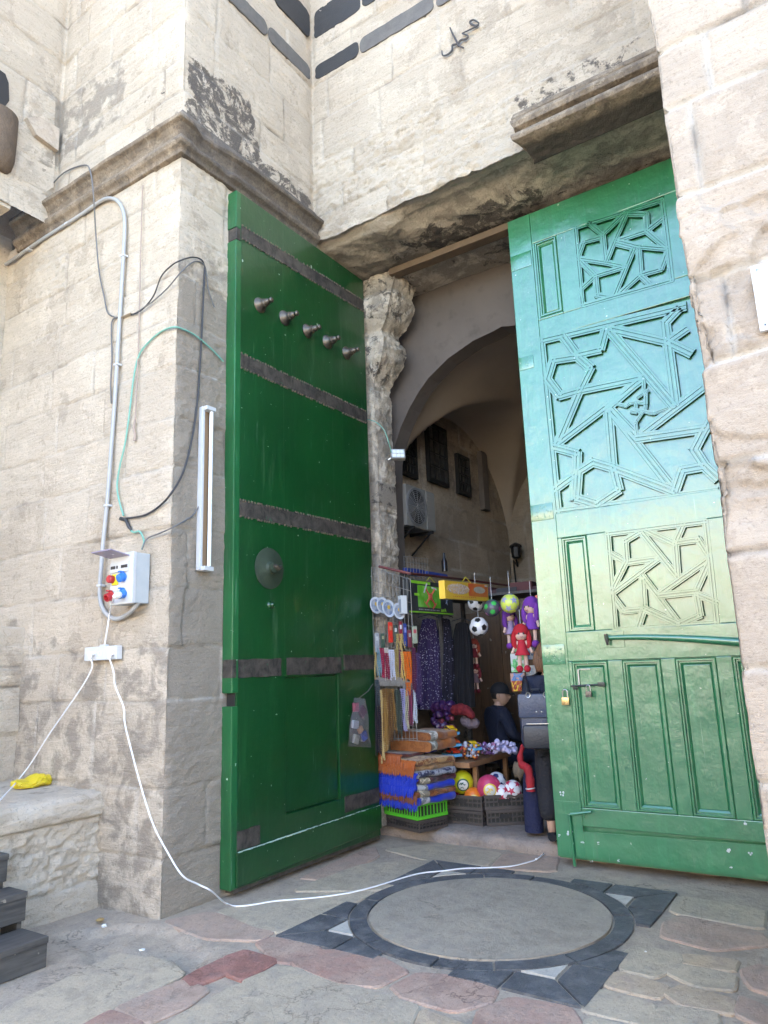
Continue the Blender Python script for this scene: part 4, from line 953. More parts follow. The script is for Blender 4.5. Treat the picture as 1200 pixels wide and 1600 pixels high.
for px, py in ((45, 390), (105, 350), (193, 400), (183, 570), (168, 790), (157, 915)):
    p = W(px, py, 'y', -.03); m = MB(); m.box((p.x-.024, -.05, p.z-.008), (p.x+.024, -.002, p.z+.008), .003); ch(m.build('pipe_clip', M_WHITEP, None), pipe)
def cable(name, pts, r, mat, label, n=7):
    m = MB(); m.tube(spline(pts, n), r, 7); return free(m.build(name, mat, None, True), label, 'cable')
cable('cable', FY('-10,358 30,334 70,300 100,270 132,258', .02)+FY('141,268', .17)+FY('146,305', .17)+FY('150,370', .06)+FY('155,425 163,465 168,488 178,495 186,496'), .0065, M_GREYC, 'dark thin cable dropping from the moulding in a long curve beside the grey pipe')
cable('cable', FY('188,495 176,500 174,520 175,560 173,600 174,630'), .0065, M_GREYC, 'short dark cable end hanging loose next to the grey conduit pipe')
cable('cable', FY('205,492 222,484 240,462 252,432 268,415')+[W(282, 407, 'y', -.03)]+FX('300,402 315,406 321,420'), .006, M_BLKC, 'upper black cable loop arching round the corner of the pier')
cable('cable', FY('207,492 235,474 262,450')+[W(284, 424, 'y', -.03)]+FX('303,409 317,412 322,424 325,450 331,470 335,480'), .0055, M_GREYC, 'lower thin dark cable loop arching round the corner with a loose frayed end')
m = MB(); p = W(191, 496, 'y', -.02); q = W(207, 489, 'y', -.02); m.box((p.x, -.04, p.z-.008), (q.x, -.004, q.z), .004)
free(m.build('cable_connector', plain('beige_plastic', (.40, .34, .26), .6), None), 'small beige connector block joining dark cables beside the grey pipe', 'connector')
cable('cable', FX('320,418 317,480 313,560 308,630 299,690 286,738', .02)+[W(268, 770, 'y', -.03)]+FY('250,790 228,804 205,809 188,810'), .0078, M_BLKC, 'long black cable hanging down the shaded side of the pier beside the tube light')
cable('cable', FX('349,565 330,545 305,524 285,514')+[W(271, 511, 'y', -.025)]+FY('252,518 232,535 217,556 209,590 203,640 196,690 187,730 183,760 187,785 193,806'), .0072, M_GRNC, 'green cable looping over the pier corner down to the taped joint')
m = MB(); m.tube(FY('188,809 197,812 201,822 205,829'), [.009, .013, .014, .008], 8); m.tube(FY('187,811 200,815'), .008, 6)
free(m.build('taped_joint', M_BLKC, None, True), 'dark taped cable joint above the white socket box', 'cable joint')
cable('cable', FY('204,829 210,832 217,830 222,836 225,847', .02)+FY('222,858', .06), .0075, M_GRNC, 'short green cable running from the taped joint into the socket box')
cable('cable', FX('313,786 308,796 298,808', .02)+[W(272, 823, 'y', -.03)]+FY('250,833 230,842', .025)+FY('222,858', .07), .0058, M_GREYC, 'grey cable from the foot of the tube light to the socket box')
rope = MB(); rope.tube(spline(FY('223,290 221,350 219,430 217,520 214,600 211,655'), 4), .0055, 6); rope.tube(FY('211,655 209,668 211,680 210,689'), [.007, .011, .009, .013], 7)
free(rope.build('cord', plain('old_cord', (.33, .26, .21), .8, .3, 30), None, True), 'thin brown cord with knotted end hanging straight down the sunlit pier', 'cord')
m = MB(); m.tube(FY('75,345 120,330 222,290'), .004, 5); 
# ---- fluorescent fixture
tl = thing('tube_light', 'old unlit fluorescent tube light with rusty batten fixed upright on the pier', 'light', (0, .33, 2.9))
a, c = W(312, 641, 'x', .0), W(331, 897, 'x', .0); z1, z0 = 3.565, 2.295; y0, y1 = .225, .305
m = MB(); m.box((.004, y0+.008, z0), (.05, y0+.032, z1), .004); ch(m.build('batten_edge', M_WHITEP, None), tl)
m = MB(); m.box((.004, y0+.0355, z0+.01), (.03, y0+.105, z1-.01), .003)
nb = N('rusty_batten'); gz = nb.node('ShaderNodeSeparateXYZ'); nb.l(nb.co(), gz.inputs[0])
nb.set(nb.mix(nb.ramp(nb.math('ADD', nb.math('MULTIPLY', gz.outputs[2], .5), nb.noise(6, 4)), [(.62, 0), (.9, 1)]), (.55, .55, .54), (.25, .16, .09)), .7); ch(m.build('batten', nb.m, None), tl)
m = MB(); m.tube([(.062, y0+.085, z0+.03), (.062, y0+.085, z1-.03)], .0155, 12); ch(m.build('tube', plain('glass_tube', (.74, .76, .78), .25, .04, 5, 0), None, True), tl)
for z in (z0-.005, z1-.028): 
    m = MB(); m.box((.004, y0+.02, z), (.085, y0+.112, z+.032), .004); ch(m.build('lamp_holder', M_WHITEP, None), tl)
# ---- socket distribution box
xr = W(236, 860, 'y', 0).x; dep = .17
for k in range(60):
    dep = .05+.005*k
    if W(207, 880, 'y', -dep).x >= xr-.004: break
dep = min(max(dep, .12), .24)
xl = W(174, 880, 'y', -dep).x; zt_, zb_ = W(207, 862, 'y', -dep).z, W(207, 941, 'y', -dep).z
xr = W(207, 880, 'y', -dep).x; 
db = thing('socket_box', 'pale grey electrical socket box with coloured outlets mounted on the pier', 'electrical box', ((xl+xr)/2, 0, zb_))
m = MB(); m.box((xl, -dep+.03, zb_), (xr, -.004, zt_), .006); ch(m.build('case', M_BOXP, None), db)
m = MB(); m.box((xl-.004, -dep, zb_-.004), (xr+.005, -dep+.034, zt_+.004), .008); 
for sx in (xl+.02, xr-.012):
    for sz in (zb_+.02, zt_-.02): m.lathe([(0, 0), (.008, 0), (.008, .004), (0, .004)], frame((sx, -dep, sz), (1, 0, 0), (0, 0, 1), (0, -1, 0)), 8)
ch(m.build('lid', M_WHITEP, None), db)
TB = lambda x, z, y=-dep: frame((x, y, z), (1, 0, 0), (0, 0, 1), (0, -1, 0))
bw = xr-xl; bh = zt_-zb_; ux = lambda u: xl+bw*u; uz = lambda v: zb_+bh*v
m = MB(); m.box((ux(.02), -dep-.012, uz(.63)), (ux(.86), -dep+.001, uz(.83)), .003); bk = m.build('breaker_panel', M_WHITEP, None); ch(bk, db)
for u in (.08, .15, .22, .34, .56, .64, .72, .79):
    m = MB(); m.box((ux(u), -dep-.018, uz(.70)), (ux(u+.05), -dep-.011, uz(.76)), .001); ch(m.build('breaker_switch', M_BLKC, None), db)
m = MB(); m.add([(ux(-.05), -dep-.005, uz(.93)), (ux(.86), -dep-.005, uz(.93)), (ux(.86), -dep-.16, uz(1.0)), (ux(-.05), -dep-.16, uz(1.0)), (ux(-.05), -dep-.005, uz(.95)), (ux(.86), -dep-.005, uz(.95)), (ux(.86), -dep-.16, uz(1.02)), (ux(-.05), -dep-.16, uz(1.02))], [(3, 2, 1, 0), (4, 5, 6, 7), (0, 1, 5, 4), (1, 2, 6, 5), (2, 3, 7, 6), (3, 0, 4, 7)])
ch(m.build('breaker_flap', plain('violet_flap', (.28, .24, .33), .25, .1, 8, 0), None), db)
C_RED, C_BLU, C_YEL = plain('red_socket', (.42, .025, .03), .4, .15), plain('blue_socket', (.03, .17, .55), .4, .15), plain('yellow_socket', (.72, .62, .03), .4, .12)
def socket(u, v, col, open_, back=None):
    s = MB(); r = bw*.125
    s.lathe([(0, 0), (r*1.15, 0), (r*1.15, .014), (r, .016), (r*.96, .05), (r*.7, .052), (r*.68, .02), (0, .02)] if open_ else [(0, 0), (r*1.15, 0), (r*1.15, .014), (r, .016), (r*.98, .045), (r*.6, .05), (0, .05)], TB(ux(u), uz(v)) @ Matrix.Rotation(math.radians(22), 4, 'X'), 18)
    s.box((ux(u)-.012, -dep-.045, uz(v)+r*.9), (ux(u)+.012, -dep-.004, uz(v)+r*1.25), .003)
    ch(s.build('socket', col, None, True), db)
m = MB(); m.box((ux(.12), -dep-.012, uz(.38)), (ux(.38), -dep+.001, uz(.60)), .003); ch(m.build('switch_plate', C_YEL, None), db)
m = MB(); m.lathe([(0, 0), (bw*.12, 0), (bw*.12, .03), (bw*.09, .038), (0, .038)], TB(ux(.16), uz(.5), -dep-.012), 16); ch(m.build('rotary_switch', C_RED, None, True), db)
socket(.62, .53, C_BLU, False); socket(.10, .18, C_RED, True); socket(.66, .20, C_BLU, True)
plug = MB(); a = Vector((ux(.66), -dep-.03, uz(.17))); c = W(178, 932, 'y', -dep-.10)
plug.tube([a, a.lerp(c, .55), a.lerp(c, .6), c], [.026, .026, .021, .012], 12); 
cord = [c]+FY('172,955 168,980', .06)+FY('164,1004 162,1013', .035)
pl2 = thing('extension_lead', 'white extension lead plugged into the socket box with a white power strip below', 'extension lead', (-.8, -.03, 1.7))
ch(plug.build('plug', plain('white_plug', (.70, .69, .66), .45, .05), None, True), pl2)
m = MB(); m.tube(spline(cord, 6), .0062, 7); ch(m.build('lead', M_WHTC, None, True), pl2)
a, c = W(137, 1012, 'y', -.03), W(186, 1030, 'y', -.03)
m = MB(); m.box((a.x, -.055, c.z), (c.x, -.004, a.z), .006); m.box((W(158, 1010, 'y', -.03).x, -.045, a.z-.002), (W(167, 1010, 'y', -.03).x, -.012, a.z+.014), .004)
strip = m.build('power_strip', M_WHITEP, None); ch(strip, pl2)
for u in (.16, .5, .84):
    m = MB(); m.lathe([(.020, .0), (.020, .003), (.016, .003), (.015, -.002)], frame((a.x+(c.x-a.x)*u, -.0555, (a.z+c.z)/2), (1, 0, 0), (0, 0, 1), (0, -1, 0)), 14, False); ch(m.build('outlet', M_WHTC, None, True), pl2)
def plugcord(px, pts, label):
    t = thing('power_cord', label, 'cord', tuple(W(px, 1024, 'y', -.06)))
    m = MB(); p = W(px, 1021, 'y', -.056); m.tube([p, p+Vector((0, -.03, -.005)), p+Vector((0, -.034, -.035))], [.016, .017, .010], 10); ch(m.build('plug', M_WHTC, None, True), t)
    m = MB(); m.tube(spline([p+Vector((0, -.034, -.03))]+pts, 7), .0055, 7); ch(m.build('lead', M_WHTC, None, True), t)
plugcord(147, FY('144,1042 130,1070 100,1114 75,1150 50,1190', .07)+[W(34, 1212, 'y', -.12), W(18, 1231, 'z', .805), W(0, 1250, 'z', .79), W(-40, 1290, 'z', .785)], 'white power cord swinging from the power strip down towards the bench')
GZ = lambda s, z=.014: [W(*map(float, t.split(',')), 'z', z) for t in s.split()]
plugcord(177, FY('177,1048 180,1072 193,1105 195,1130 205,1172 222,1235', .06)+FY('240,1290', .07)+FY('262,1332 285,1368', .08)+[W(310, 1382, 'y', .05), W(330, 1392, 'y', .1)]+GZ('352,1411 372,1416 400,1413 430,1408 490,1403 535,1397 560,1392 590,1384 650,1366 690,1361 725,1357 760,1356 795,1354 815,1350 838,1343 852,1332 866,1328 885,1330 900,1336'), 'white power cord trailing across the pavement from the power strip to the right door')
# ---- plaque on the right pier
pq = thing('wall_plaque', 'white stone plaque with pale blue border fixed on the right pier', 'plaque', (4.0, -.02, 3.1))
a = W(1172, 418, 'y', -.02); m = MB(); m.box((a.x, -.025, a.z-.31), (a.x+.55, -.0, a.z), .004); ch(m.build('plate', plain('white_marble', (.66, .68, .70), .35, .06, 6), None), pq)
m = MB()
for lo, hi in (((.02, -.29), (.53, -.283)), ((.02, -.027), (.53, -.02)), ((.02, -.29), (.027, -.02)), ((.523, -.29), (.53, -.02))): m.box((a.x+lo[0], -.0275, a.z+lo[1]), (a.x+hi[0], -.0245, a.z+hi[1]))
ch(m.build('border', plain('pale_blue_line', (.40, .48, .60), .5), None), pq)
# ---- yellow bag on the bench, wooden steps, litter
def bag():
    c = W(48, 1222, 'z', .80); bm = bmesh.new(); bmesh.ops.create_icosphere(bm, subdivisions=4, radius=1)
    for v in bm.verts:
        x, y, z = v.co; n = float(fbm(np.array([x*2.6+z]), np.array([y*2.6+5]), 7, 4)[0]); n2 = float(fbm(np.array([x*7+z*3]), np.array([y*7-z*5]), 8, 3)[0])
        r = 1+n*.55+n2*.3; v.co = Vector((x*.085*r, y*.145*r, max(-.028, (z*.048+.0*y)*r+.012*math.sin(y*5)*r)))
    m = MB(); m.bm(bm, Matrix.Translation((c.x, c.y, .795))); m.tube([(c.x, c.y+.10, .80), (c.x+.02, c.y+.17, .815), (c.x+.02, c.y+.21, .812)], [.04, .022, .008], 7)
    n = N('yellow_film'); n.set(n.mix(n.noise(9, 3), (.62, .44, .01), (.74, .58, .03)), .32, Transmission_Weight=.12); n.bump(n.noise(26, 4, .6, dist=2), .01, .7)
    free(m.build('plastic_bag', n.m, None, True), 'crumpled yellow plastic bag lying on the stone bench', 'bag')
bag()
def wood_mat(name, a, b_, sc=(3, 40, 40), rough=.65):
    n = N(name); g = n.noise(1, 5, .65, n.scaled(sc), .3); f = n.noise(7, 4)
    c = n.mix(n.ramp(g, [(.35, 0), (.65, 1)]), a, b_); c = n.mix(n.ramp(f, [(.55, 0), (.75, .5)]), c, tuple(x*.5 for x in a)); c = n.mix(n.ramp(n.noise(14, 2), [(.70, 0), (.73, .6)]), c, (.34, .30, .24))
    n.bump(g, .003, .5); return n.set(c, rough)
M_DKWOOD = wood_mat('dark_weathered_wood', (.045, .04, .036), (.085, .078, .07), (30, 3, 40))
st = thing('wooden_steps', 'dark weathered wooden steps leading up to the stone bench', 'steps', (0, -1.4, 0))
YS = -.79
for i, (xf, xb, zt, y) in enumerate(((.03, -.24, .155, YS), (-.235, -.44, .345, YS+.02), (-.44, -.64, .53, YS+.01))):
    m = MB(); m.box((xb, -3.1, zt-.035), (xf, y, zt), .005); ch(m.build('tread', M_DKWOOD, None), st)
    m = MB(); m.box((xf-.035, -3.09, zt-.155), (xf-.005, y-.004, zt-.0352), .003); ch(m.build('riser', M_DKWOOD, None), st)
    m = MB(); m.box((xb+.0, y-.035, .0), (xf-.036, y-.006, zt-.0355), .003); ch(m.build('side_board', M_DKWOOD, None), st)
r = random.Random(4)
def litter(px, py, s, mat, label, cat, flat=.5):
    p = W(px, py, 'z', .012); m = MB(); bm = bmesh.new(); bmesh.ops.create_icosphere(bm, subdivisions=2, radius=s)
    for v in bm.verts: v.co = Vector((v.co.x*r.uniform(.7, 1.4), v.co.y*r.uniform(.7, 1.4), v.co.z*flat*r.uniform(.6, 1.3)))
    m.bm(bm, Matrix.Translation((p.x, p.y, .010+s*flat))); free(m.build(cat.replace(' ', '_'), mat, None, True), label, cat)
M_PAPER = plain('paper_scrap', (.72, .71, .68), .7, .08)
litter(163, 1449, .014, M_PAPER, 'small white scrap of paper on the ground at the foot of the pier', 'paper scrap', .8)
litter(222, 1485, .016, M_PAPER, 'white cigarette end lying in the broken hollow of the paving', 'cigarette end', .35)
litter(157, 1438, .026, plain('dry_leaf', (.42, .27, .10), .8, .3), 'dry orange leaf lying in the corner by the bench', 'dry leaf', .3)
litter(1009, 1487, .006, M_PAPER, 'tiny pale crumb on the black paving', 'crumb', .5)
litter(838, 1344, .010, M_PAPER, 'small white pebble on the paving in front of the threshold', 'pebble', .8)
# ------------------------------------------------------------------ the stall inside the doorway
rnd = random.Random(11)
def P_(px, py, ax, v): return W(px, py, ax, v)
def solo(m, name, mat, label, cat, group=None, smooth=False, fix=True): return tag(m.build(name, mat, None, smooth, fix), label, cat, group)
M_WIRE = plain('white_wire', (.27, .26, .24), .5, .15, 20, 0, metal=.3)
# wall-hung appliances and lamps
ac = thing('air_conditioner', 'dusty white outdoor air conditioner unit on brackets high on the passage wall', 'air conditioner', (-.15, 3.5, 3.1))
y0, y1 = P_(622, 750, 'x', 0).y, P_(681, 830, 'x', 0).y; zt, zb = P_(681, 772, 'x', 0).z, P_(681, 832, 'x', 0).z
y0 = max(y0, 3.235)
M_AC = plain('dusty_white_metal', (.22, .205, .18), .55, .12, 6)
m = MB(); m.box((XL+.03, y0, zb), (0, y1, zt), .008); ch(m.build('casing', M_AC, None), ac)
m = MB(); m.box((-.0, y1-.2, zb+.012), (.008, y1-.012, zt-.012), .002)
for i in range(8): m.box((.0081, y1-.18, zb+.05+i*.05), (.012, y1-.035, zb+.062+i*.05))
ch(m.build('side_panel', M_AC, None), ac)
cy, cz, rr = (y0+y1-.2)/2, (zt+zb)/2, (zt-zb)*.42
m = MB(); m.lathe([(0, 0), (rr, 0), (rr, .004), (0, .004)], frame((.0005, cy, cz), (0, 1, 0), (0, 0, 1), (1, 0, 0)), 32); fo = m.build('fan_opening', M_DARKVOID, None); ch(fo, ac)
m = MB()
for k in range(9):
    q = rr*(k+1)/9; m.tube([(.014, cy+q*math.cos(t), cz+q*math.sin(t)) for t in np.linspace(0, 2*PI, 33)], .0028, 4)
for k in range(12): m.tube([(.017, cy, cz), (.017, cy+rr*math.cos(k*PI/6), cz+rr*math.sin(k*PI/6))], .0028, 4)
m.lathe([(rr, 0), (rr+.025, .0), (rr+.02, .012), (rr, .012)], frame((.001, cy, cz), (0, 1, 0), (0, 0, 1), (1, 0, 0)), 32, False)
ch(m.build('fan_guard', plain('grey_guard', (.16, .155, .15), .5), None), ac)
for y in (y0+.1, y1-.12):
    m = MB(); m.box((XL+.02, y-.015, zb-.035), (.03, y+.015, zb-.001)); m.tube([(XL+.03, y, zb-.26), (-.01, y, zb-.03)], .012, 6); ch(m.build('bracket', M_IRON, None), ac)
fl = thing('flood_light', 'small square metal flood light bolted to the broken edge of the jamb', 'flood light', tuple(P_(615, 712, 'y', 2.62)))
c = P_(622, 709, 'y', 2.60); T = frame(c, (.75, .66, 0), (.28, -.32, .9)); T = T @ Matrix.Rotation(math.radians(-38), 4, 'X')
m = MB().at(T); m.box((-.075, -.055, -.05), (.075, .055, .0), .008); ch(m.build('housing', M_AC, None), fl)
m = MB().at(T); m.box((-.065, -.046, .0), (.065, .046, .004)); ch(m.build('lamp_glass', plain('lamp_glass', (.68, .72, .72), .15, .1, 20, 0), None), fl)
m = MB().at(T)
for k in (-.06, -.02, .02, .06): m.box((k-.002, -.05, .004), (k+.002, .05, .010))
for k in (-.045, 0, .045): m.box((-.07, k-.002, .010), (.07, k+.002, .014))
ch(m.build('lamp_guard', M_STEEL, None), fl)
m = MB(); m.tube([c, c+Vector((-.10, -.03, -.05)), c+Vector((-.16, .02, -.02))], .009, 6); ch(m.build('bracket', M_STEEL, None), fl)
cable('cable', [P_(574, 655, 'y', 2.46), P_(588, 660, 'y', 2.46), P_(600, 672, 'y', 2.47), P_(607, 690, 'y', 2.5), P_(612, 708, 'y', 2.56)], .005, M_GRNC, 'thin green cable running across the jamb to the flood light')
ln = thing('wall_lantern', 'small dark metal lantern on the rear wall of the passage', 'lantern', tuple(P_(806, 870, 'y', 6.5)))
c = P_(806, 862, 'y', 6.42); m = MB(); m.lathe([(.03, -.10), (.07, -.08), (.08, .06), (.10, .07), (.08, .10), (.03, .13), (0, .14)], Matrix.Translation(c), 8); ch(m.build('lamp_body', M_IRON, None), ln)
m = MB(); m.tube([c+Vector((0, 0, -.12)), c+Vector((-.03, .1, -.2)), c+Vector((-.12, .17, -.1))], .014, 6); m.tube([c+Vector((-.12, .17, -.1)), c+Vector((-.09, .165, -.9)), c+Vector((-.07, .165, -2.2))], .012, 5); ch(m.build('bracket', M_IRON, None), ln)

# the rack of wire mesh in front of the jamb
_a, _b = W(580, 886, 'y', 2.37), W(641, 905, 'y', 2.46)
RA, RB = Vector((_a.x, _a.y, 0)), Vector((_b.x, _b.y, 0)); RD_ = (RB-RA).normalized(); RN = Vector((RD_.y, -RD_.x, 0))
def WR(px, py, d=0): return WPl(px, py, RA+RN*d, RN)
za, zb = WR(580, 886).z, WR(641, 905).z
rk = thing('wire_rack', 'white wire mesh display rack hung with trinkets beside the left door', 'rack', tuple(RA+Vector((0, 0, .9))))
LR = (RB-RA).length
m = MB()
for i in range(12):
    t = i/11; p = RA.lerp(RB, t); zt = za+(zb-za)*t; m.tube([p+Vector((0, 0, .88)), p+Vector((0, 0, zt))], .0042 if i in (0, 11) else .0026, 5)
for k in range(14):
    z = .9+k*(za-.9)/13; z2 = .9+k*(zb-.9)/13; m.tube([RA+RN*-.004+Vector((0, 0, z)), RB+RN*-.004+Vector((0, 0, z2))], .0026, 5)
ch(m.build('mesh', M_WIRE, None), rk)
m = MB(); a = WR(592, 885); b_ = WR(640, 896); m.tube([a, b_, P_(720, 905, 'x', .25), P_(780, 913, 'x', .3), P_(845, 922, 'x', .35)], .013, 8)
solo(m, 'red_rail', plain('dark_red_paint', (.11, .02, .018), .5), 'dark red metal rail carrying the hanging toys and rack', 'rail')
# decorative plates
def plate(px, py, rx, rz, label):
    c = WR(px, py, .06); nn = Vector((.985, -.17, 0)); T = frame(c, Vector((.17, .985, 0)), (0, 0, 1), nn) @ Matrix.Rotation(-.10, 4, 'X'); t = thing('souvenir_plate', label, 'plate', tuple(c), group='painted plates on the wire rack')
    R_ = rz; m = MB(); m.lathe([(0, -.004), (R_*.6, -.002), (R_, .010), (R_*.985, .016), (R_*.6, .004), (0, .002)], T, 24); ch(m.build('rim', plain('glazed_white', (.62, .66, .72), .2, .08, 8, 0), None, True), t)
    n = N('plate_painting'); g = n.noise(22, 3); n.set(n.mix(n.ramp(g, [(.45, 0), (.55, 1)]), (.20, .25, .36), (.36, .38, .42)), .25)
    m = MB(); m.lathe([(0, .0045), (R_*.74, .0075), (R_*.74, .0085), (0, .006)], T, 20); ch(m.build('painting', n.m, None), t)
    m = MB(); m.lathe([(0, .0065), (R_*.24, .0075), (R_*.22, .012), (0, .014)], T @ Matrix.Translation((.006, .012, 0)), 10); ch(m.build('gilt_dome', plain('gilt', (.55, .36, .06), .35), None), t)
plate(586.5, 946, 8, .082, 'leftmost painted souvenir plate on the wire rack next to the door'); plate(596.5, 946, 8, .080, 'second painted souvenir plate from the door on the wire rack'); plate(606, 951, 8, .085, 'third painted souvenir plate from the door hanging lowest on the rack'); plate(622.5, 955, 8, .080, 'painted souvenir plate half hidden behind the small white box')
m = MB(); T = frame(WR(629, 945, .055), (RD_*.7+RN*.7), (0, 0, 1)); m.at(T).box((-.035, -.085, -.03), (.035, .085, .03), .002); bx = solo(m, 'trinket_box', M_WHITEP, 'small white cardboard box hanging on the rack over a plate', 'box')
m = MB().at(T); m.box((-.022, -.075, .0302), (.03, .05, .0315)); q = m.build('box_window', plain('grey_window', (.22, .24, .27), .3), None); q.parent = bx
# packets and key rings
for i, (px, py, w, h, col, label) in enumerate(((589, 1004, 8, 34, (.33, .34, .36), 'silver packet of key rings hanging nearest the door'), (598, 1001, 7, 26, (.06, .10, .07), 'dark green packet of trinkets on the rack'), (610, 988, 8, 36, (.62, .035, .02), 'bright red packet hanging on the wire rack'),
        (618, 990, 7, 30, (.06, .08, .07), 'black and green packet between red packet and blue packet'), (626, 986, 6, 34, (.24, .02, .04), 'maroon packet with white tag on the rack'), (633, 992, 6, 40, (.03, .05, .22), 'dark blue packet at the right of the rack'), (640, 998, 7, 30, (.16, .03, .05), 'wine red packet at the end of the rack'), (648, 992, 9, 30, (.34, .38, .28), 'pack of pale incense sticks hanging by the purple dress'))):
    c = WR(px, py, .04); wv, hv = w/175, h/190; m = MB(); n = 6
    m.at(frame(c, Vector((.45, .89, 0)), (0, 0, 1), Vector((.89, -.45, 0)))); m.box((-wv/2, -hv/2, -.006), (wv/2, hv/2, .006), .003)
    o = solo(m, 'packet', plain('packet_%d' % i, col, .35, .5, 40, .002), label, 'packet', 'trinket packets hanging on the wire rack')
    m = MB().at(frame(c, Vector((.45, .89, 0)), (0, 0, 1), Vector((.89, -.45, 0)))); m.box((-wv*.3, hv*.1, .0062), (wv*.3, hv*.32, .0075)); q = m.build('paper_tag', plain('tag_%d' % i, ((.5, .5, .48), (.35, .32, .2), (.55, .2, .1), (.5, .52, .5), (.6, .6, .6), (.2, .22, .5), (.3, .3, .3), (.45, .08, .1))[i], .5, .3, 60), None); q.parent = o
# bead necklaces and prayer beads in two tiers
def beads(name, px0, px1, py0, py1, col, label, d=.03, strands=5, r=.0045, tassel=None, group='bead necklaces hanging on the wire rack', metal=0):
    m = MB(); rr_ = random.Random(int(px0*7+py0)); strands = int(strands*1.7+.5); r *= 1.15
    for s in range(strands):
        t = (s+.5)/strands; xa = px0+(px1-px0)*t; off = rr_.uniform(-2, 2); L = rr_.uniform(-6, 4)
        A = WR(xa, py0, d+rr_.uniform(-.012, .02)); B = WR(xa+3+off, py1+L, d+rr_.uniform(-.012, .02)); n = int((A-B).length/(r*1.9)); pts = []; rad = []
        for i in range(n+1):
            q = i/n; p = A.lerp(B, q); p += RD_*(.006*math.sin(q*5+s)+rr_.uniform(-.0012, .0012)); pts.append(p); rad.append(r*(1.15 if i % 2 else .45))
        m.tube(pts, rad, 5)
    o = solo(m, name, plain('bead_'+label[:14], col, .3, .45, 160, 0, metal=metal), label, 'necklace', group, True, False)
    if tassel:
        k = MB()
        for s in range(max(2, strands-1)):
            xa = px0+(px1-px0)*(s+.5)/max(2, strands-1)+4; A = WR(xa, py1-2, d+.005); B = WR(xa+rr_.uniform(-1, 1), py1+tassel, d+.005); k.tube([A, A.lerp(B, .3), A.lerp(B, .5), B], [.002, .004, .0065, .004], 5)
        q = k.build('tassel', plain('tassel_'+label[:14], (.27, .25, .23), .45, .5, 90, 0, metal=.4), None); q.parent = o
UP = [(584, 588, (.40, .30, .12), 'amber bead necklaces nearest the door post'), (588, 593, (.16, .26, .30), 'teal bead necklaces beside the amber ones'), (593, 600, (.34, .03, .07), 'dark red bead necklaces in the upper row'), (600, 606, (.45, .40, .36), 'cream and red bead necklaces in the upper row'),
      (606, 615, (.52, .53, .62), 'white and lilac bead necklaces in the upper row'), (616, 622, (.30, .22, .08), 'olive gold bead necklaces in the upper row'), (622, 627, (.13, .03, .09), 'dark purple bead necklaces in the upper row')]
for x0, x1, col, lab in UP: beads('bead_necklace', x0, x1, 1012 if x0 < 606 else 1015, 1060, col, lab, .03, max(3, int((x1-x0)*.9)), .0045, 12)
beads('bead_necklace', 625, 632, 1018, 1062, (.55, .36, .10), 'honey coloured bead necklaces next to the orange ones', .035, 4, .0042, 14)
beads('bead_necklace', 630, 641, 1018, 1066, (.62, .13, .015), 'bright orange bead necklaces at the end of the upper row', .04, 8, .0046, 14)
beads('bead_necklace', 618, 630, 990, 1015, (.36, .26, .10), 'gold charm necklaces tangled above the beads', .045, 7, .005)
LOW = [(585, 594, 1072, 1178, (.028, .02, .03), 'black cord necklaces hanging low beside the door', 7, .0042), (594, 597, 1078, 1190, (.46, .33, .14), 'long strand of pale wooden beads in the lower row', 2, .0075), (597, 606, 1076, 1160, (.19, .095, .03), 'light brown wooden bead necklaces in the lower row', 7, .0048), (606, 611, 1076, 1150, (.16, .09, .03), 'dark brown bead necklaces in the lower row', 4, .0045),
       (612, 616, 1076, 1146, (.24, .13, .04), 'tan bead necklaces in the lower row', 3, .0045), (617, 623, 1078, 1140, (.07, .09, .07), 'dark green bead necklaces in the lower row', 4, .004), (625, 632, 1076, 1140, (.30, .28, .46), 'lilac ribbon necklaces in the lower row', 6, .004), (632, 637, 1078, 1136, (.40, .37, .25), 'beige cord necklaces in the lower row', 4, .004),
       (637, 643, 1078, 1132, (.20, .04, .09), 'plum coloured bead necklaces in the lower row', 5, .004), (645, 650, 1078, 1128, (.46, .50, .55), 'pale grey cord with a loop at its end', 3, .0045)]
for x0, x1, ya, yb, col, lab, n, r in LOW: beads('bead_necklace', x0, x1, ya, yb, col, lab, .05, n, r)
for i, (x0, x1, ya, yb, col, lab) in enumerate(((606, 612, 1082, 1156, (.10, .045, .02), 'dark chestnut bead strands between the brown necklaces'), (599, 603, 1090, 1172, (.30, .17, .05), 'golden wooden bead strands hanging lowest over the blankets'), (643, 649, 1012, 1080, (.09, .02, .05), 'dark maroon tasselled strands beside the orange necklaces'), (650, 655, 1020, 1100, (.05, .03, .09), 'dark violet strands next to the purple dress'),
        (586, 592, 1062, 1100, (.05, .06, .07), 'charcoal bead strands under the amber necklaces'), (633, 640, 1066, 1084, (.50, .12, .02), 'orange tassels ending in small beads'), (600, 607, 1020, 1058, (.22, .02, .05), 'deep crimson bead strands among the white ones'), (620, 626, 1080, 1150, (.04, .05, .04), 'blackish green bead strands in the lower row'))):
    beads('bead_necklace', x0, x1, ya, yb, col, lab, .065, 4, .0046)
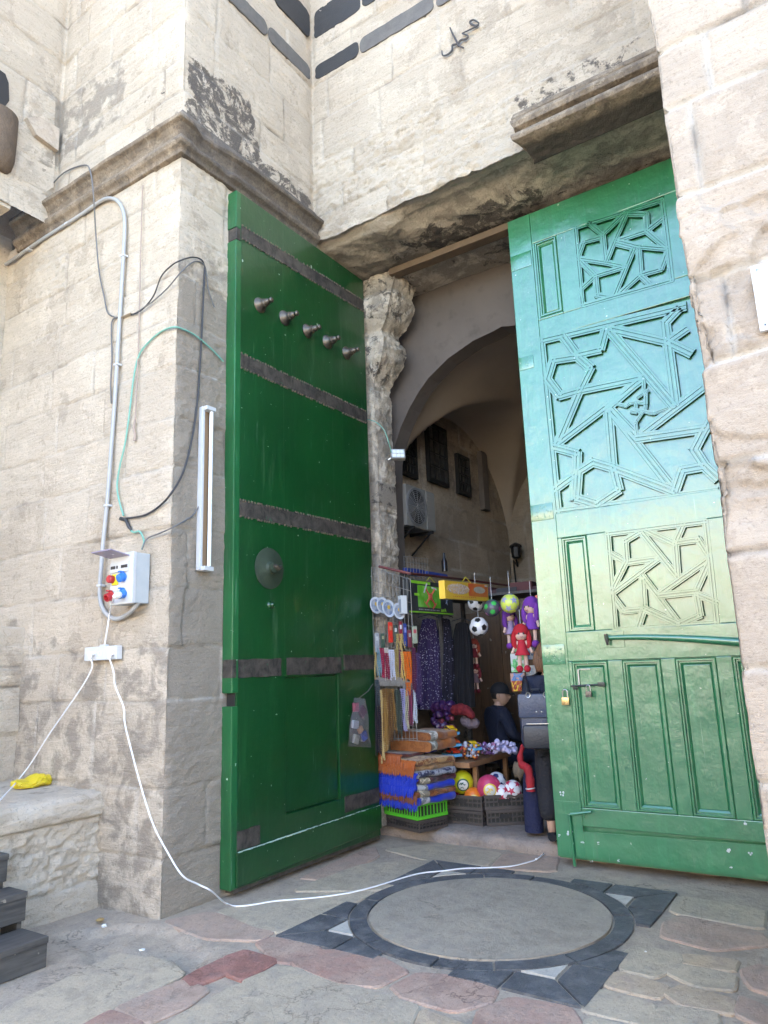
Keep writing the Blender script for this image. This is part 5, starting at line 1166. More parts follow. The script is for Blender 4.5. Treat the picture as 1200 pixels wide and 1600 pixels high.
# see-through bag of small goods by the door
def clearbag():
    t = thing('goods_bag', 'clear plastic bag of small goods hanging against the edge of the dark green door', 'bag', (.2, 2.1, .85))
    n = N('clear_film'); n.set((.30, .27, .30), .12, Transmission_Weight=.0, Alpha=.26); n.bump(n.noise(30, 4, .6, dist=2), .01, .8)
    p = [W(x, y, 'x', .19) for x, y in ((553, 1090), (572, 1092), (580, 1168), (543, 1166))]
    m = MB(); N1_ = 10
    for side in (0, 1):
        vs = []
        for i in range(N1_+1):
            for j in range(N1_+1):
                u, v = j/N1_, i/N1_; q = (p[0].lerp(p[1], u)).lerp(p[3].lerp(p[2], u), v); q.x += (1 if side else -1)*.035*math.sin(PI*u)*math.sin(PI*min(1, v*1.1+.05))+.006*math.sin(u*17+v*9); vs.append(q)
        m.add(vs, [(i*(N1_+1)+j, i*(N1_+1)+j+1, (i+1)*(N1_+1)+j+1, (i+1)*(N1_+1)+j) for i in range(N1_) for j in range(N1_)])
    ch(m.build('film', n.m, None, True), t)
    for k, (px, py, col, s) in enumerate(((556, 1105, (.30, .06, .09), .035), (566, 1112, (.12, .04, .06), .04), (555, 1132, (.30, .33, .38), .035), (563, 1140, (.42, .24, .13), .026), (556, 1155, (.26, .25, .22), .035), (569, 1150, (.06, .09, .28), .034))):
        m = MB(); c = W(px, py, 'x', .185); T = Matrix.Translation(c) @ Matrix.Rotation(k*.7, 4, 'X'); m.at(T).box((-.014, -s, -s*1.1), (.014, s, s*1.1), .007); ch(m.build('goods', plain('goods_%d' % k, col, .45, .3, 40), None), t)
    m = MB(); m.tube([W(562, 1090, 'x', .19), W(575, 1080, 'x', .16), W(583, 1068, 'x', .14)], .003, 5); ch(m.build('string', M_GREYC, None), t)
clearbag()

# crates
M_CRG = plain('green_crate_plastic', (.10, .50, .03), .4, .1, 10, .0006)
M_CRD = plain('dark_crate_plastic', (.062, .05, .045), .5, .2, 10, .0006)
def crate(label, mat, org, ux_, w, d, h, group, nb=11, rows=2):
    """open-sided plastic crate; org = near bottom corner, ux_ = direction of its front edge"""
    ux_ = Vector((*ux_, 0)).normalized(); uy = Vector((-ux_.y, ux_.x, 0)); T = frame(org, ux_, uy, (0, 0, 1))
    t = thing('plastic_crate', label, 'crate', tuple(org), group=group)
    m = MB().at(T); e = .012
    m.box((0, 0, 0), (w, d, .01)); rz = [0, h-.028]+([h*.48] if rows == 2 else [])
    for z in rz:
        hh = .028 if z != h*.48 else .012
        m.box((-.003, -.003, z), (w+.003, e, z+hh), .002); m.box((-.003, d-e, z), (w+.003, d+.003, z+hh), .002); m.box((-.003, e, z), (e, d-e, z+hh), .002); m.box((w-e, e, z), (w+.003, d-e, z+hh), .002)
    for x in (0, w):
        for y in (0, d): m.box((x-.012 if x else 0, y-.012 if y else 0, .001), (x+.0 if x else .012, y if y else .012, h-.001))
    for i in range(1, nb):
        x = w*i/nb; m.box((x-.005, .002, .01), (x+.005, .008, h-.01)); m.box((x-.005, d-.008, .01), (x+.005, d-.002, h-.01))
    k = max(4, int(nb*d/w))
    for i in range(1, k):
        y = d*i/k; m.box((.002, y-.005, .01), (.008, y+.005, h-.01)); m.box((w-.008, y-.005, .01), (w-.002, y+.005, h-.01))
    ch(m.build('basket', mat, None), t)
    m = MB().at(T)
    for lo, hi in (((.014, .014, .02), (w-.014, .018, h-.02)), ((.014, d-.018, .02), (w-.014, d-.014, h-.02)), ((.014, .019, .02), (.018, d-.019, h-.02)), ((w-.018, .019, .02), (w-.014, d-.019, h-.02))): m.box(lo, hi)
    ch(m.build('inner_shade', plain('crate_inner_shade', (.03, .03, .026) if mat is M_CRD else (.02, .10, .012), .8), None), t)  # dark panels added inside, standing in for the shade within the crate
    m = MB().at(T); m.box((w*.32, -.006, h*.45), (w*.62, -.0035, h*.72)); m.box((.013, .013, .012), (w-.013, d-.013, .02)); ch(m.build('hand_slot', M_DARKVOID, None), t)
    return T
gx = (.952, -.305)          # front edge direction of the left pile, left to right
N0 = W(651, 1288, 'y', 2.40)
def from_near(N_, dirx, w): return (N_[0]-dirx[0]*w, N_[1]-dirx[1]*w)
zc = .105
o = from_near((.50, 2.41), gx, .46); crate('dark plastic crate at the bottom of the pile under the bright green crate', M_CRD, (o[0], o[1], zc), gx, .46, .34, .10, 'crates of the stall')
zg = N0.z; zg = zc+.105
o = from_near((.495, 2.40), gx, .48); TG = crate('bright green plastic crate under the folded blankets', M_CRG, (o[0], o[1], zg), gx, .48, .36, .14, 'crates of the stall', 13, 1)
dn = W(752, 1294, 'y', 2.80)
TA = crate('dark brown plastic crate full of toy balls at the front of the stall', M_CRD, (.50, 2.83, .245), (1, -.02), .42, .34, .125, 'crates of the stall', 9); crate('dark plastic crate beneath the crate of toy balls', M_CRD, (.505, 2.838, .115), (1, -.02), .41, .33, .125, 'crates of the stall', 9)
TB2 = crate('dark crate holding the red and white footballs', M_CRD, (.945, 2.835, .255), (.80, .60), .37, .30, .125, 'crates of the stall', 9)
crate('dark crate added to fill the shaded gap under the crate of red and white footballs', M_CRD, (.952, 2.845, .118), (.80, .60), .355, .285, .135, 'crates of the stall', 9)  # added dark body in place of the shadowed space below the footballs

# folded blankets
def blanket_mat(key, base, alt, alt2, kind):
    n = N('blanket_'+key); v = n.noise(18, 3, .6, dist=.6); s = n.node('ShaderNodeSeparateXYZ'); n.l(n.co(), s.inputs[0])
    c = n.mix(n.ramp(v, [(.46, 0), (.52, 1)]), base, alt) if kind else n.mix(v, base, tuple(x*.7 for x in base))
    n.bump(n.noise(190, 2), .003, .6); return n.set(c, .9, Sheen_Weight=.3, Specular_IOR_Level=.15)
def folded(label, z, h, w, d, dx, dy, base, alt, stripe, fringe, seed, kind=1, rot=0, drop=.07):
    """one folded blanket: rounded folds along the right side, a pale band across it, fringe falling over the near edge"""
    t = thing('folded_blanket', label, 'blanket', (.3, 2.6, z), group='folded blankets piled on the green crate')
    T = TG @ Matrix.Translation((.24+dx, .17+dy, 0)) @ Matrix.Rotation(rot, 4, 'Z') @ Matrix.Translation((-w/2, -d/2, 0)); T.translation.z = z
    m = MB(); nx, ny = 26, 22; prof = []
    for i in range(13): q = -PI/2+PI*i/12; prof.append((w-h/2+h/2*math.cos(q), h/2+h/2*math.sin(q)))
    prof = [(0, .0)]+[(w*.4, 0)]+prof+[(w*.4, h), (0, h)]
    Y = np.linspace(0, d, ny); vs = []; rr_ = np.random.RandomState(seed); ph = rr_.rand()*9
    for y in Y:
        for (x, zz) in prof:
            k = .012*math.sin(y*19+ph+x*6)+.006*math.sin(y*43+x*20+ph); vs.append(T @ Vector((x+k*.8, y, zz*(1+.09*math.sin(y*14+ph*2)+.05*math.sin(x*17+ph))+.004*math.sin(y*30+ph))))
    k = len(prof); m.add(vs, [(i*k+j, i*k+j+1, (i+1)*k+j+1, (i+1)*k+j) for i in range(ny-1) for j in range(k-1)]+[tuple(range(k)), tuple(range((ny-1)*k, ny*k))])
    ch(m.build('fold', blanket_mat(label[:18], base, alt, stripe, kind), None, True), t)
    if stripe:
        m = MB(); ys = (d*.05, d*.30)
        for ya, yb in (ys,):
            vs = []; YY = np.linspace(ya, yb, 7)
            for y in YY:
                for (x, zz) in prof[1:-1]:
                    kx = .012*math.sin(y*19+ph+x*6)+.006*math.sin(y*43+x*20+ph); q = Vector((x+kx*.8, y, zz*(1+.09*math.sin(y*14+ph*2)+.05*math.sin(x*17+ph))+.004*math.sin(y*30+ph))); ctr = Vector((w*.5, y, h/2)); dd = q-ctr; dd.y = 0; vs.append(T @ (q+dd.normalized()*.0035))
            kk = len(prof)-2; m.add(vs, [(i*kk+j, i*kk+j+1, (i+1)*kk+j+1, (i+1)*kk+j) for i in range(6) for j in range(kk-1)])
        ch(m.build('woven_band', blanket_mat(label[:16]+'_band', stripe, tuple(x*.35 for x in stripe), stripe, 1), None, True), t)
    if fringe:
        m = MB(); n = 46
        for i in range(n):
            x = w*(i+.5)/n; L = drop*rr_.uniform(.75, 1.15); a = T @ Vector((x, .004, h*.75)); b1 = T @ Vector((x+rr_.uniform(-.004, .004), -.022, h*.45)); b2 = T @ Vector((x+rr_.uniform(-.008, .008), -.027-rr_.uniform(0, .008), h*.45-L)); m.tube([a, b1, b1.lerp(b2, .5), b2], [.0075, .0078, .0072, .003], 5)
        ch(m.build('fringe', blanket_mat(label[:14]+'_fr', fringe, fringe, None, 0), None), t)
z = zg+.138
BL, BR_, CR_, MA, NV = (.012, .035, .42), (.22, .075, .018), (.60, .53, .38), (.075, .02, .028), (.02, .022, .06)
spec = [('lowest blue blanket with white pattern and long blue fringe', BL, (.02, .05, .5), (.46, .47, .48), BL, .065, 0), ('brown blanket with cream band low in the pile', BR_, (.10, .03, .01), CR_, (.20, .06, .02), .05, 1), ('blue blanket with white band in the middle of the pile', BL, (.02, .05, .5), (.46, .46, .44), BL, .062, 0),
        ('dark maroon blanket with cream band in the pile', MA, (.03, .014, .018), CR_, BL, .06, 1), ('navy patterned blanket in the upper half of the pile', NV, (.25, .26, .3), None, BL, .052, 1), ('tan blanket near the top of the pile', (.33, .21, .11), (.26, .15, .07), None, (.38, .10, .022), .05, 1), ('gold and brown figured blanket with orange fringe', (.34, .20, .08), (.15, .05, .015), None, (.40, .10, .02), .055, 1)]
for i, (lab, base, alt, stripe, fr, h, kd) in enumerate(spec):
    folded(lab, z, h, .58+.02*math.sin(i*2.1), .46, .035+.012*math.sin(i*3.3), .0+.01*math.cos(i*1.7), base, alt, stripe, fr, 50+i, kd, .02*math.sin(i*2.7), .075 if i < 5 else .065); z += h*.97
folded('maroon cloth with orange fringe lying over the left of the pile', z+.004, .035, .46, .30, -.10, -.10, (.07, .022, .024), (.10, .03, .02), None, (.36, .09, .022), 61, 1, .05, .075)
folded('bright blue folded cloth tucked under the brown blanket', z+.012, .05, .30, .26, -.05, .10, (.012, .03, .50), (.02, .05, .55), None, None, 62, 0, .1)
folded('brown leather coloured blanket with white floral band on top of the pile', z+.05, .095, .48, .38, .03, .12, (.24, .08, .02), (.30, .11, .03), (.50, .50, .42), None, 63, 1, .14)
folded('second brown folded blanket on the very top of the pile', z+.142, .075, .45, .36, .045, .15, (.26, .09, .022), (.20, .065, .016), (.52, .50, .44), None, 64, 1, .02)

# the board of toys
brd = thing('display_table', 'low wooden board table loaded with packaged toys', 'table', (.6, 3.3, .1))
M_WOODB = wood_mat('brown_board', (.22, .11, .05), (.30, .16, .075), (40, 4, 40))
m = MB(); m.box((.30, 2.85, .605), (.80, 3.78, .655), .005); ch(m.build('table_top', M_WOODB, None), brd)
for x, y in ((.34, 2.9), (.76, 3.05), (.34, 3.72), (.76, 3.72)):
    m = MB(); m.box((x-.02, y-.02, .112), (x+.02, y+.02, .604)); ch(m.build('leg', M_WOODB, None), brd)
def car_mesh(m, T, L, Wd, H):
    pr = [(0, .18), (.02, .42), (.12, .50), (.25, .56), (.36, .92), (.50, 1), (.64, .95), (.78, .58), (.95, .48), (1, .34), (.99, .16)]
    for s0, s1, k0, k1 in ((-1, -.82, .90, 1), (-.82, .82, 1, 1), (.82, 1, 1, .90)):
        vs = [T @ Vector((x*L-L/2, s0*Wd/2, y*H*k0)) for x, y in pr]+[T @ Vector((x*L-L/2, s1*Wd/2, y*H*k1)) for x, y in pr]; n = len(pr)
        m.add(vs, [tuple(range(n)), tuple(range(2*n-1, n-1, -1))]+[(i, (i+1) % n, n+(i+1) % n, n+i) for i in range(n)])
M_FILM = None
def toycar(px, py, col, label, Y, base=True):
    c = W(px, py, 'y', Y); T = frame(c, (.86, -.35, 0), (.35, .86, 0), (0, 0, 1)); t = thing('toy_car', label, 'toy car', tuple(c), group='packaged toy cars on the board table')
    m = MB(); car_mesh(m, T, .165, .075, .058); ch(m.build('body', plain('toycar_'+label[:10], col, .2, .08, 20, 0, Coat_Weight=.5), None), t)
    for sx in (-.05, .05):
        m = MB()
        for sy in (-.036, .036): m.lathe([(0, -.008), (.017, -.008), (.017, .008), (0, .008)], T @ Matrix.Translation((sx, sy, .016)) @ Matrix.Rotation(PI/2, 4, 'X'), 12)
        ch(m.build('wheels', M_BLKC, None), t)
    m = MB(); car_mesh(m, T @ Matrix.Translation((-.002, 0, .0262)), .085, .0765, .030); ch(m.build('windows', plain('toy_glass', (.03, .03, .035), .15, .1, 5, 0), None), t)
    if base:
        m = MB().at(T); m.box((-.095, -.05, -.026), (.095, .05, -.002), .002); ch(m.build('base_card', plain('sky_card', (.13, .42, .68), .4, .1), None), t)
        m = MB().at(T); m.box((.0, -.0508, -.022), (.08, -.0505, -.008)); ch(m.build('card_print', plain('card_print', (.55, .60, .66), .4, .4, 90), None), t)
cy_, cr_, co_ = (.66, .40, .015), (.52, .04, .012), (.60, .09, .015)
toycar(702, 1143, cy_, 'yellow packaged toy car on top of the stack', 2.95); toycar(705, 1161, co_, 'orange red toy car in the middle of the stack', 2.95); toycar(706, 1177, cr_, 'red toy car at the bottom of the stack', 2.95); toycar(737, 1167, (.62, .40, .02), 'loose yellow toy car on the table beside the stack', 3.05)
def lumps(name, label, cat, pts, mats, group=None):
    t = thing(name, label, cat, tuple(pts[0][0]), group=group)
    for k, (part, mat) in enumerate(mats):
        m = MB()
        for (c, r, kk) in pts:
            if kk == k:
                bm = bmesh.new(); bmesh.ops.create_icosphere(bm, subdivisions=2, radius=r)
                for v in bm.verts: v.co *= 1+rnd.uniform(-.16, .16)
                m.bm(bm, Matrix.Translation(c))
        if m.v: tag(ch(m.build(part, mat, None, True), t), kind='stuff')
    return t
pp = []
for i in range(46):
    px = rnd.uniform(772, 806); py = 1166+rnd.uniform(-7, 9)+(px-790)*.05; pp.append((W(px, py, 'y', 3.35+rnd.uniform(-.1, .1)), rnd.uniform(.016, .028), 0))
for i in range(60):
    px = rnd.uniform(742, 776); pp.append((W(px, 1169+rnd.uniform(-8, 8), 'y', 3.3+rnd.uniform(-.1, .1)), rnd.uniform(.008, .02), rnd.choice([1, 2, 0])))
lumps('pompom_bag', 'bag of pale lilac pompoms and purple trimmings lying on the board table', 'toy bag', pp, [('pompoms', plain('lilac_wool', (.48, .45, .66), .8, .15, 40)), ('purple_trim', plain('purple_trim', (.20, .09, .26), .6, .4, 40)), ('pink_trim', plain('pink_trim', (.42, .18, .30), .6, .4, 40))])
pp = [(W(rnd.uniform(716, 748), rnd.uniform(1160, 1184), 'y', 3.0+rnd.uniform(-.05, .1)), rnd.uniform(.010, .022), rnd.choice([0, 1, 2])) for i in range(46)]
lumps('toy_packets', 'jumble of small red, orange and clear toy packets on the table', 'toys', pp, [('red_toys', plain('red_toys', (.40, .05, .05), .4, .3, 40)), ('clear_packs', plain('clear_packs', (.36, .37, .44), .2, .3, 40)), ('orange_toys', plain('orange_toys', (.55, .18, .03), .4, .3, 40))])
# bagged dolls behind the blankets
pp = [(W(692+rnd.uniform(-16, 18), 1128+rnd.uniform(-28, 18), 'y', 3.25+rnd.uniform(-.05, .05)), rnd.uniform(.02, .045), rnd.choice([0, 0, 1])) for i in range(60)]
lumps('doll_bag', 'purple and red wrapped toys heaped behind the folded blankets', 'toys', pp, [('dark_wrap', plain('dark_violet', (.06, .02, .09), .3, .4, 30)), ('red_wrap', plain('red_wrap', (.26, .05, .07), .3, .5, 60))])
m = MB(); m.tube(spline([W(706, 1112, 'y', 3.2), W(718, 1108, 'y', 3.2), W(731, 1112, 'y', 3.2), W(740, 1122, 'y', 3.2)], 4), [.03, .045, .055, .05, .058, .06, .05, .055, .05, .042, .04, .03, .015], 9); solo(m, 'red_cloth', plain('red_cloth', (.17, .010, .015), .9, .5, 14, .02), 'crumpled red cloth lying below the dark dresses', 'cloth')
m = MB(); m.tube(spline([W(722, 1122, 'y', 3.28), W(735, 1130, 'y', 3.28), W(748, 1128, 'y', 3.28)], 4), [.03, .05, .06, .055, .06, .05, .055, .04, .02], 9); solo(m, 'pale_cloth', plain('pale_pink_cloth', (.17, .13, .15), .9, .5, 14, .02), 'pale pink cloth bundle behind the red cloth', 'cloth')

# dresses on hangers
def dress(px0, px1, py0, py1, Y, mat, label, seed):
    a0, a1 = W(px0, py0, 'y', Y), W(px1, py0, 'y', Y); b0, b1 = W(px0-2, py1, 'y', Y), W(px1+2, py1, 'y', Y); n = 40; k = 22; r = np.random.RandomState(seed); ph = r.rand()*6
    m = MB()
    for side in (-1, 1):
        vs = []
        for i in range(k+1):
            v = i/k
            for j in range(n+1):
                u = j/n; w_ = min(1, .55+v*1.1) if v < .3 else .88+.12*v; q = a0.lerp(a1, .5+(u-.5)*w_).lerp(b0.lerp(b1, u), v); q.y += side*(.02+.05*math.sin(PI*u))*(.5+.5*v)+.022*v*math.sin(u*21+ph+v*2)+.012*math.sin(u*47+ph); q.z += .03*(abs(u-.5)*-1.2 if v < .05 else 0); vs.append(q)
        m.add(vs, [(i*(n+1)+j, i*(n+1)+j+1, (i+1)*(n+1)+j+1, (i+1)*(n+1)+j) for i in range(k) for j in range(n)])
    t = thing('dress', label, 'dress', tuple(a0), group='dresses hanging in the stall'); ch(m.build('cloth', mat, None, True), t)
    c = (a0+a1)/2; m = MB(); m.tube([a0+Vector((0, 0, .01)), c+Vector((0, 0, .04)), a1+Vector((0, 0, .01))], .005, 5); m.tube([c+Vector((0, 0, .04)), c+Vector((0, 0, .12))], .003, 5); ch(m.build('hanger', M_BLKC, None), t)
def dot_mat(name, base, dots, sc, th):
    n = N(name); v = n.node('ShaderNodeTexVoronoi'); v.inputs['Scale'].default_value = sc; n.l(n.co(), v.inputs['Vector'])
    c = n.mix(n.ramp(v.outputs['Distance'], [(th, 1), (th+.06, 0)]), base, n.mix(n.ramp(n.noise(7, 2), [(.4, 0), (.6, 1)]), dots, tuple(x*.6 for x in dots))); return n.set(c, .85)
dress(653, 688, 966, 1108, 3.35, dot_mat('sprigged_purple', (.035, .02, .075), (.42, .40, .52), 46, .22), 'purple dress sprinkled with small white flowers', 1)
dress(682, 708, 966, 1098, 3.42, dot_mat('sprigged_navy', (.012, .010, .022), (.30, .28, .42), 38, .16), 'dark navy dress with sparse white sprigs', 2)
dress(706, 738, 972, 1105, 3.5, plain('black_cloth', (.008, .007, .009), .9), 'plain black dress at the right of the row', 3)
# toy boxes hung from the rail (cardboard with printed fronts)
def toybox(quad, xp, mats, label, dep, build):
    """quad px corners TL, TR, BR, BL on the plane x = xp"""
    tl, tr, br, bl = [W(*q, 'x', xp) for q in quad]; ux = (tr-tl); w = ux.length; uz = (tl-bl); h = uz.length; ux = ux.normalized(); nrm = ux.cross(uz.normalized()).normalized()
    if nrm.dot(Vector(CAM)-tl) < 0: nrm = -nrm
    T = frame(bl, ux, nrm.cross(ux).normalized() if nrm.cross(ux).z > 0 else -nrm.cross(ux).normalized(), nrm)
    t = thing('toy_box', label, 'toy box', tuple(bl), group='boxed toys hanging on the rail'); m = MB().at(T); m.box((0, 0, -dep), (w, h, 0), .002); ch(m.build('carton', mats, None), t)
    build(t, T, w, h)
    m = MB(); m.tube([T @ Vector((w*.42, h, -.02)), T @ Vector((w*.52, h+.055, -.02)), T @ Vector((w*.64, h, -.02))], .003, 5); ch(m.build('string', C_YEL, None), t)
def flat(t, T, w, h, name, rect, mat, lift=.0008):
    m = MB().at(T); m.box((w*rect[0], h*rect[1], 0), (w*rect[2], h*rect[3], lift)); ch(m.build(name, mat, None), t)
def word(t, T, txt, x, y, size, mat, name, lift=.0016, bold=.0):
    cu = bpy.data.curves.new('lettering', 'FONT'); cu.body = txt; cu.size = size; cu.extrude = .0006; cu.offset = bold; o = bpy.data.objects.new('lettering', cu); COL.objects.link(o)
    dg = bpy.context.evaluated_depsgraph_get(); me = bpy.data.meshes.new_from_object(o.evaluated_get(dg)); bpy.data.objects.remove(o)
    me.transform(T @ Matrix.Translation((x, y, lift))); ch(link(name, me, mat), t)
def drone(t, T, w, h):
    LIME, GRY = plain('lime_print', (.26, .62, .03), .35, .08), plain('charcoal_print', (.03, .032, .034), .35, .15)
    flat(t, T, w, h, 'lime_stripe', (.0, .015, 1.0, .055), LIME); flat(t, T, w, h, 'lime_stripe', (.06, .90, .48, .985), LIME); flat(t, T, w, h, 'lime_stripe', (.78, .90, 1.0, .94), LIME); flat(t, T, w, h, 'lime_stripe', (.12, .53, .22, .60), LIME, .0024)
    n = N('drone_window'); g = n.node('ShaderNodeTexGradient', gradient_type='RADIAL'); n.set(n.mix(n.ramp(n.noise(7, 2), [(.4, 0), (.6, 1)]), (.13, .42, .03), (.24, .58, .10)), .2); flat(t, T, w, h, 'picture', (.19, .19, .70, .86), n.m, .0012)
    c = T @ Vector((w*.45, h*.53, .006)); RDM = plain('drone_red', (.55, .10, .06), .35, .15); WH = M_WHITEP; m = MB()
    m.at(T @ Matrix.Translation((w*.45, h*.53, .004))); m.box((-.034, -.034, 0), (.034, .034, .014), .008)
    for sx, sy in ((-1, 1), (1, 1), (-1, -1), (1, -1)): m.tube([(0, 0, .006), (sx*.06, sy*.05, .006), (sx*.085, sy*.078, .007)], [.010, .008, .007], 6)
    ch(m.build('drone', RDM, None), t)
    PB = []
    m = MB().at(T @ Matrix.Translation((w*.45, h*.53, .012)))
    m.prism([(-.135, .035), (-.115, .03), (-.05, .125), (-.07, .135)], Matrix.Identity(4), .002); ch(m.build('propeller', WH, None), t); m = MB().at(T @ Matrix.Translation((w*.45, h*.53, .012))); m.prism([(.03, .085), (.125, .07), (.125, .088), (.03, .10)], Matrix.Identity(4), .002); ch(m.build('propeller', WH, None), t)
    m = MB().at(T @ Matrix.Translation((w*.45, h*.53, .012))); m.prism([(-.13, -.045), (-.12, -.06), (-.04, -.115), (-.035, -.10)], Matrix.Identity(4), .002); ch(m.build('propeller', RDM, None), t); m = MB().at(T @ Matrix.Translation((w*.45, h*.53, .012))); m.prism([(.03, -.11), (.04, -.125), (.115, -.07), (.11, -.055)], Matrix.Identity(4), .002); ch(m.build('propeller', RDM, None), t)
    word(t, T, 'aerA', w*.70, h*.085, h*.17, LIME, 'lettering', .0016, .0012)
    m = MB().at(T @ Matrix.Translation((w*.85, h*.42, .001)))
    for q in (.6, 2.2, 3.7, 5.3): m.tube([(0, 0, 0), (.028*math.cos(q), .04*math.sin(q), 0)], .003, 4)
    ch(m.build('small_picture', plain('pale_print', (.24, .26, .32), .4), None), t)
    m = MB().at(T); r = random.Random(2)
    for i in range(14): m.box((w*(.20+.034*i), h*.105, .001), (w*(.20+.034*i)+w*.02*r.uniform(.5, 1.2), h*.135, .0018))
    ch(m.build('small_print', M_WHITEP, None), t)
toybox(((644, 907), (711, 916), (708, 965), (640, 957)), .46, plain('charcoal_carton', (.032, .034, .036), .35, .15), 'black and lime green boxed toy drone hanging in front of the dresses', .07, drone)
def orange(t, T, w, h):
    YE = plain('yellow_print', (.70, .47, .04), .35, .1); n = N('orange_red_print'); n.set(n.mix(n.ramp(n.noise(5, 2), [(.4, 0), (.6, 1)]), (.56, .10, .03), (.62, .22, .03)), .35)
    flat(t, T, w, h, 'red_panel', (.52, .22, .985, .97), n.m); n2 = N('swirl_print'); n2.set(n2.ramp(n2.noise(24, 2, .5, dist=2.5), [(.40, (.62, .60, .56)), (.48, (.30, .10, .05)), (.53, (.66, .60, .52)), (.6, (.62, .38, .08))]), .3)
    m = MB(); k = [(w*(.29+.25*math.cos(q)), h*(.58+.30*math.sin(q))) for q in np.linspace(0, 2*PI, 21)[:-1]]; m.prism(k, T, .003); ch(m.build('picture', n2.m, None), t)
    m = MB(); k = [(w*(.78+.14*math.cos(q)), h*(.62+.20*math.sin(q))) for q in np.linspace(0, 2*PI, 17)[:-1]]; m.prism(k, T, .003); ch(m.build('picture', plain('silver_disc', (.46, .42, .34), .3, .4, 40), None), t)
    m = MB().at(T); m.box((w*.92, h*.86, .001), (w*.985, h*.95, .002)); ch(m.build('price_tag', M_WHITEP, None), t)
    m = MB().at(T)
    for i in range(12): m.box((w*(.16+.045*i), h*.13, .001), (w*(.185+.045*i), h*.17, .0018))
    ch(m.build('small_print', n.m, None), t)
toybox(((698, 908), (765, 915), (763, 941), (696, 935)), .98, plain('yellow_carton', (.68, .44, .04), .35, .1), 'yellow and orange oblong boxed toy hanging beside the drone box', .06, orange)

# balls
def ball(px, py, rpx, Y, base, patch_, label, group, style='penta', extra=None, ring=None):
    c = W(px, py, 'y', Y); dist = (c-Vector(CAM)).length; R_ = rpx*dist/FPX
    t = thing('toy_ball', label, 'ball', tuple(c), group=group); skin = MB(); skin.sphere(c, R_, (1, 1, 1), 32); slots = [base, patch_]+([extra] if extra is not None else [])
    rot = Matrix.Rotation(px*.37, 3, 'X') @ Matrix.Rotation(py*.53, 3, 'Z'); g = (1+5**.5)/2
    if style in ('penta', 'star', 'tri'):
        m = skin
        vv = [Vector(v).normalized() for v in [(0, s, q*g) for s in (-1, 1) for q in (-1, 1)]+[(s, q*g, 0) for s in (-1, 1) for q in (-1, 1)]+[(q*g, 0, s) for s in (-1, 1) for q in (-1, 1)]]
        for k, v in enumerate(vv):
            v = rot @ v; a = v.orthogonal().normalized(); near = sorted(vv, key=lambda w_: -((rot @ w_).dot(v)))[1]; a = ((rot @ near)-v*((rot @ near).dot(v))).normalized(); b_ = v.cross(a)
            if style == 'penta': ring_ = [(.36, i*72+36) for i in range(5)]
            elif style == 'star': ring_ = [((.50, .20)[i % 2], i*36) for i in range(10)]
            else: ring_ = [(.52, i*120) for i in range(3)]
            pts = []
            for i, (r_, d0) in enumerate(ring_):
                r2, d1 = ring_[(i+1) % len(ring_)]; p0 = Vector((r_*math.cos(math.radians(d0)), r_*math.sin(math.radians(d0)))); p1 = Vector((r2*math.cos(math.radians(d1)), r2*math.sin(math.radians(d1))))
                for q in range(4): pts.append(p0.lerp(p1, q/4))
            tgt = m; m.mi = 2 if (extra is not None and k % 2) else 1; vs = [c+v*R_*1.012]
            for f in (.5, 1):
                for p in pts: vs.append(c+(v+a*p.x*f+b_*p.y*f).normalized()*R_*1.012)
            n = len(pts); tgt.add(vs, [(0, 1+i, 1+(i+1) % n) for i in range(n)]+[(1+i, 1+n+i, 1+n+(i+1) % n, 1+(i+1) % n) for i in range(n)])
    elif style == 'badge':
        d = (Vector(CAM)-c).normalized(); d = (d+Vector((.1, 0, -.28))).normalized(); a = d.cross(Vector((0, 0, 1))).normalized(); T = frame(c, a, d.cross(a), d)
        for nm, r0, mt, lift in (('badge_ring', .56, patch_, 1.008), ('badge', .43, extra, 1.016)):
            m = MB(); m.lathe([(0, R_*lift)]+[(R_*lift*math.sin(q), R_*lift*math.cos(q)) for q in np.linspace(.05, r0, 6)], T, 22, False); ch(m.build(nm, mt, None, True), t)
        m = MB(); r = random.Random(int(px))
        for i in range(5):
            q = r.uniform(0, 6); p0 = Vector((.1*math.cos(q), .1*math.sin(q))); vs = []
            for f in (0, 1): pass
            s0, s1 = r.uniform(-.25, .1), r.uniform(-.2, .2); pts = [T @ (Vector((s0+k*.1, s1+.08*math.sin(k*2+i), 1)).normalized()*R_*1.02) for k in range(4)]; m.tube(pts, R_*.035, 5)
        ch(m.build('badge_mark', patch_, None), t)
    ch(skin.build('skin', slots, None, True, False), t)
    return c, R_
def hang(c, R_, z):
    pass
MW, MBK = plain('white_vinyl', (.66, .66, .68), .28, .06, 12, 0), plain('black_vinyl', (.018, .018, .02), .3, .1, 12, 0)
GB = 'balls hanging in nets from the rail'
HB = [ball(748, 979, 14.5, 3.0, MW, MBK, 'black and white football hanging lowest under the orange box', GB, 'penta'), ball(744, 942, 13, 3.12, MW, MBK, 'black and white football half hidden behind the orange box', GB, 'penta'),
      ball(769, 950, 13, 3.05, plain('grey_vinyl', (.09, .085, .11), .3), plain('pink_vinyl', (.62, .10, .40), .3), 'black ball with pink and green pentagons', GB, 'penta', plain('green_vinyl', (.06, .48, .09), .3)), ball(797, 943, 14.7, 3.0, plain('lime_vinyl', (.58, .66, .10), .3, .08), plain('lilac_vinyl', (.33, .33, .52), .3), 'lime green ball with lilac stars', GB, 'star')]
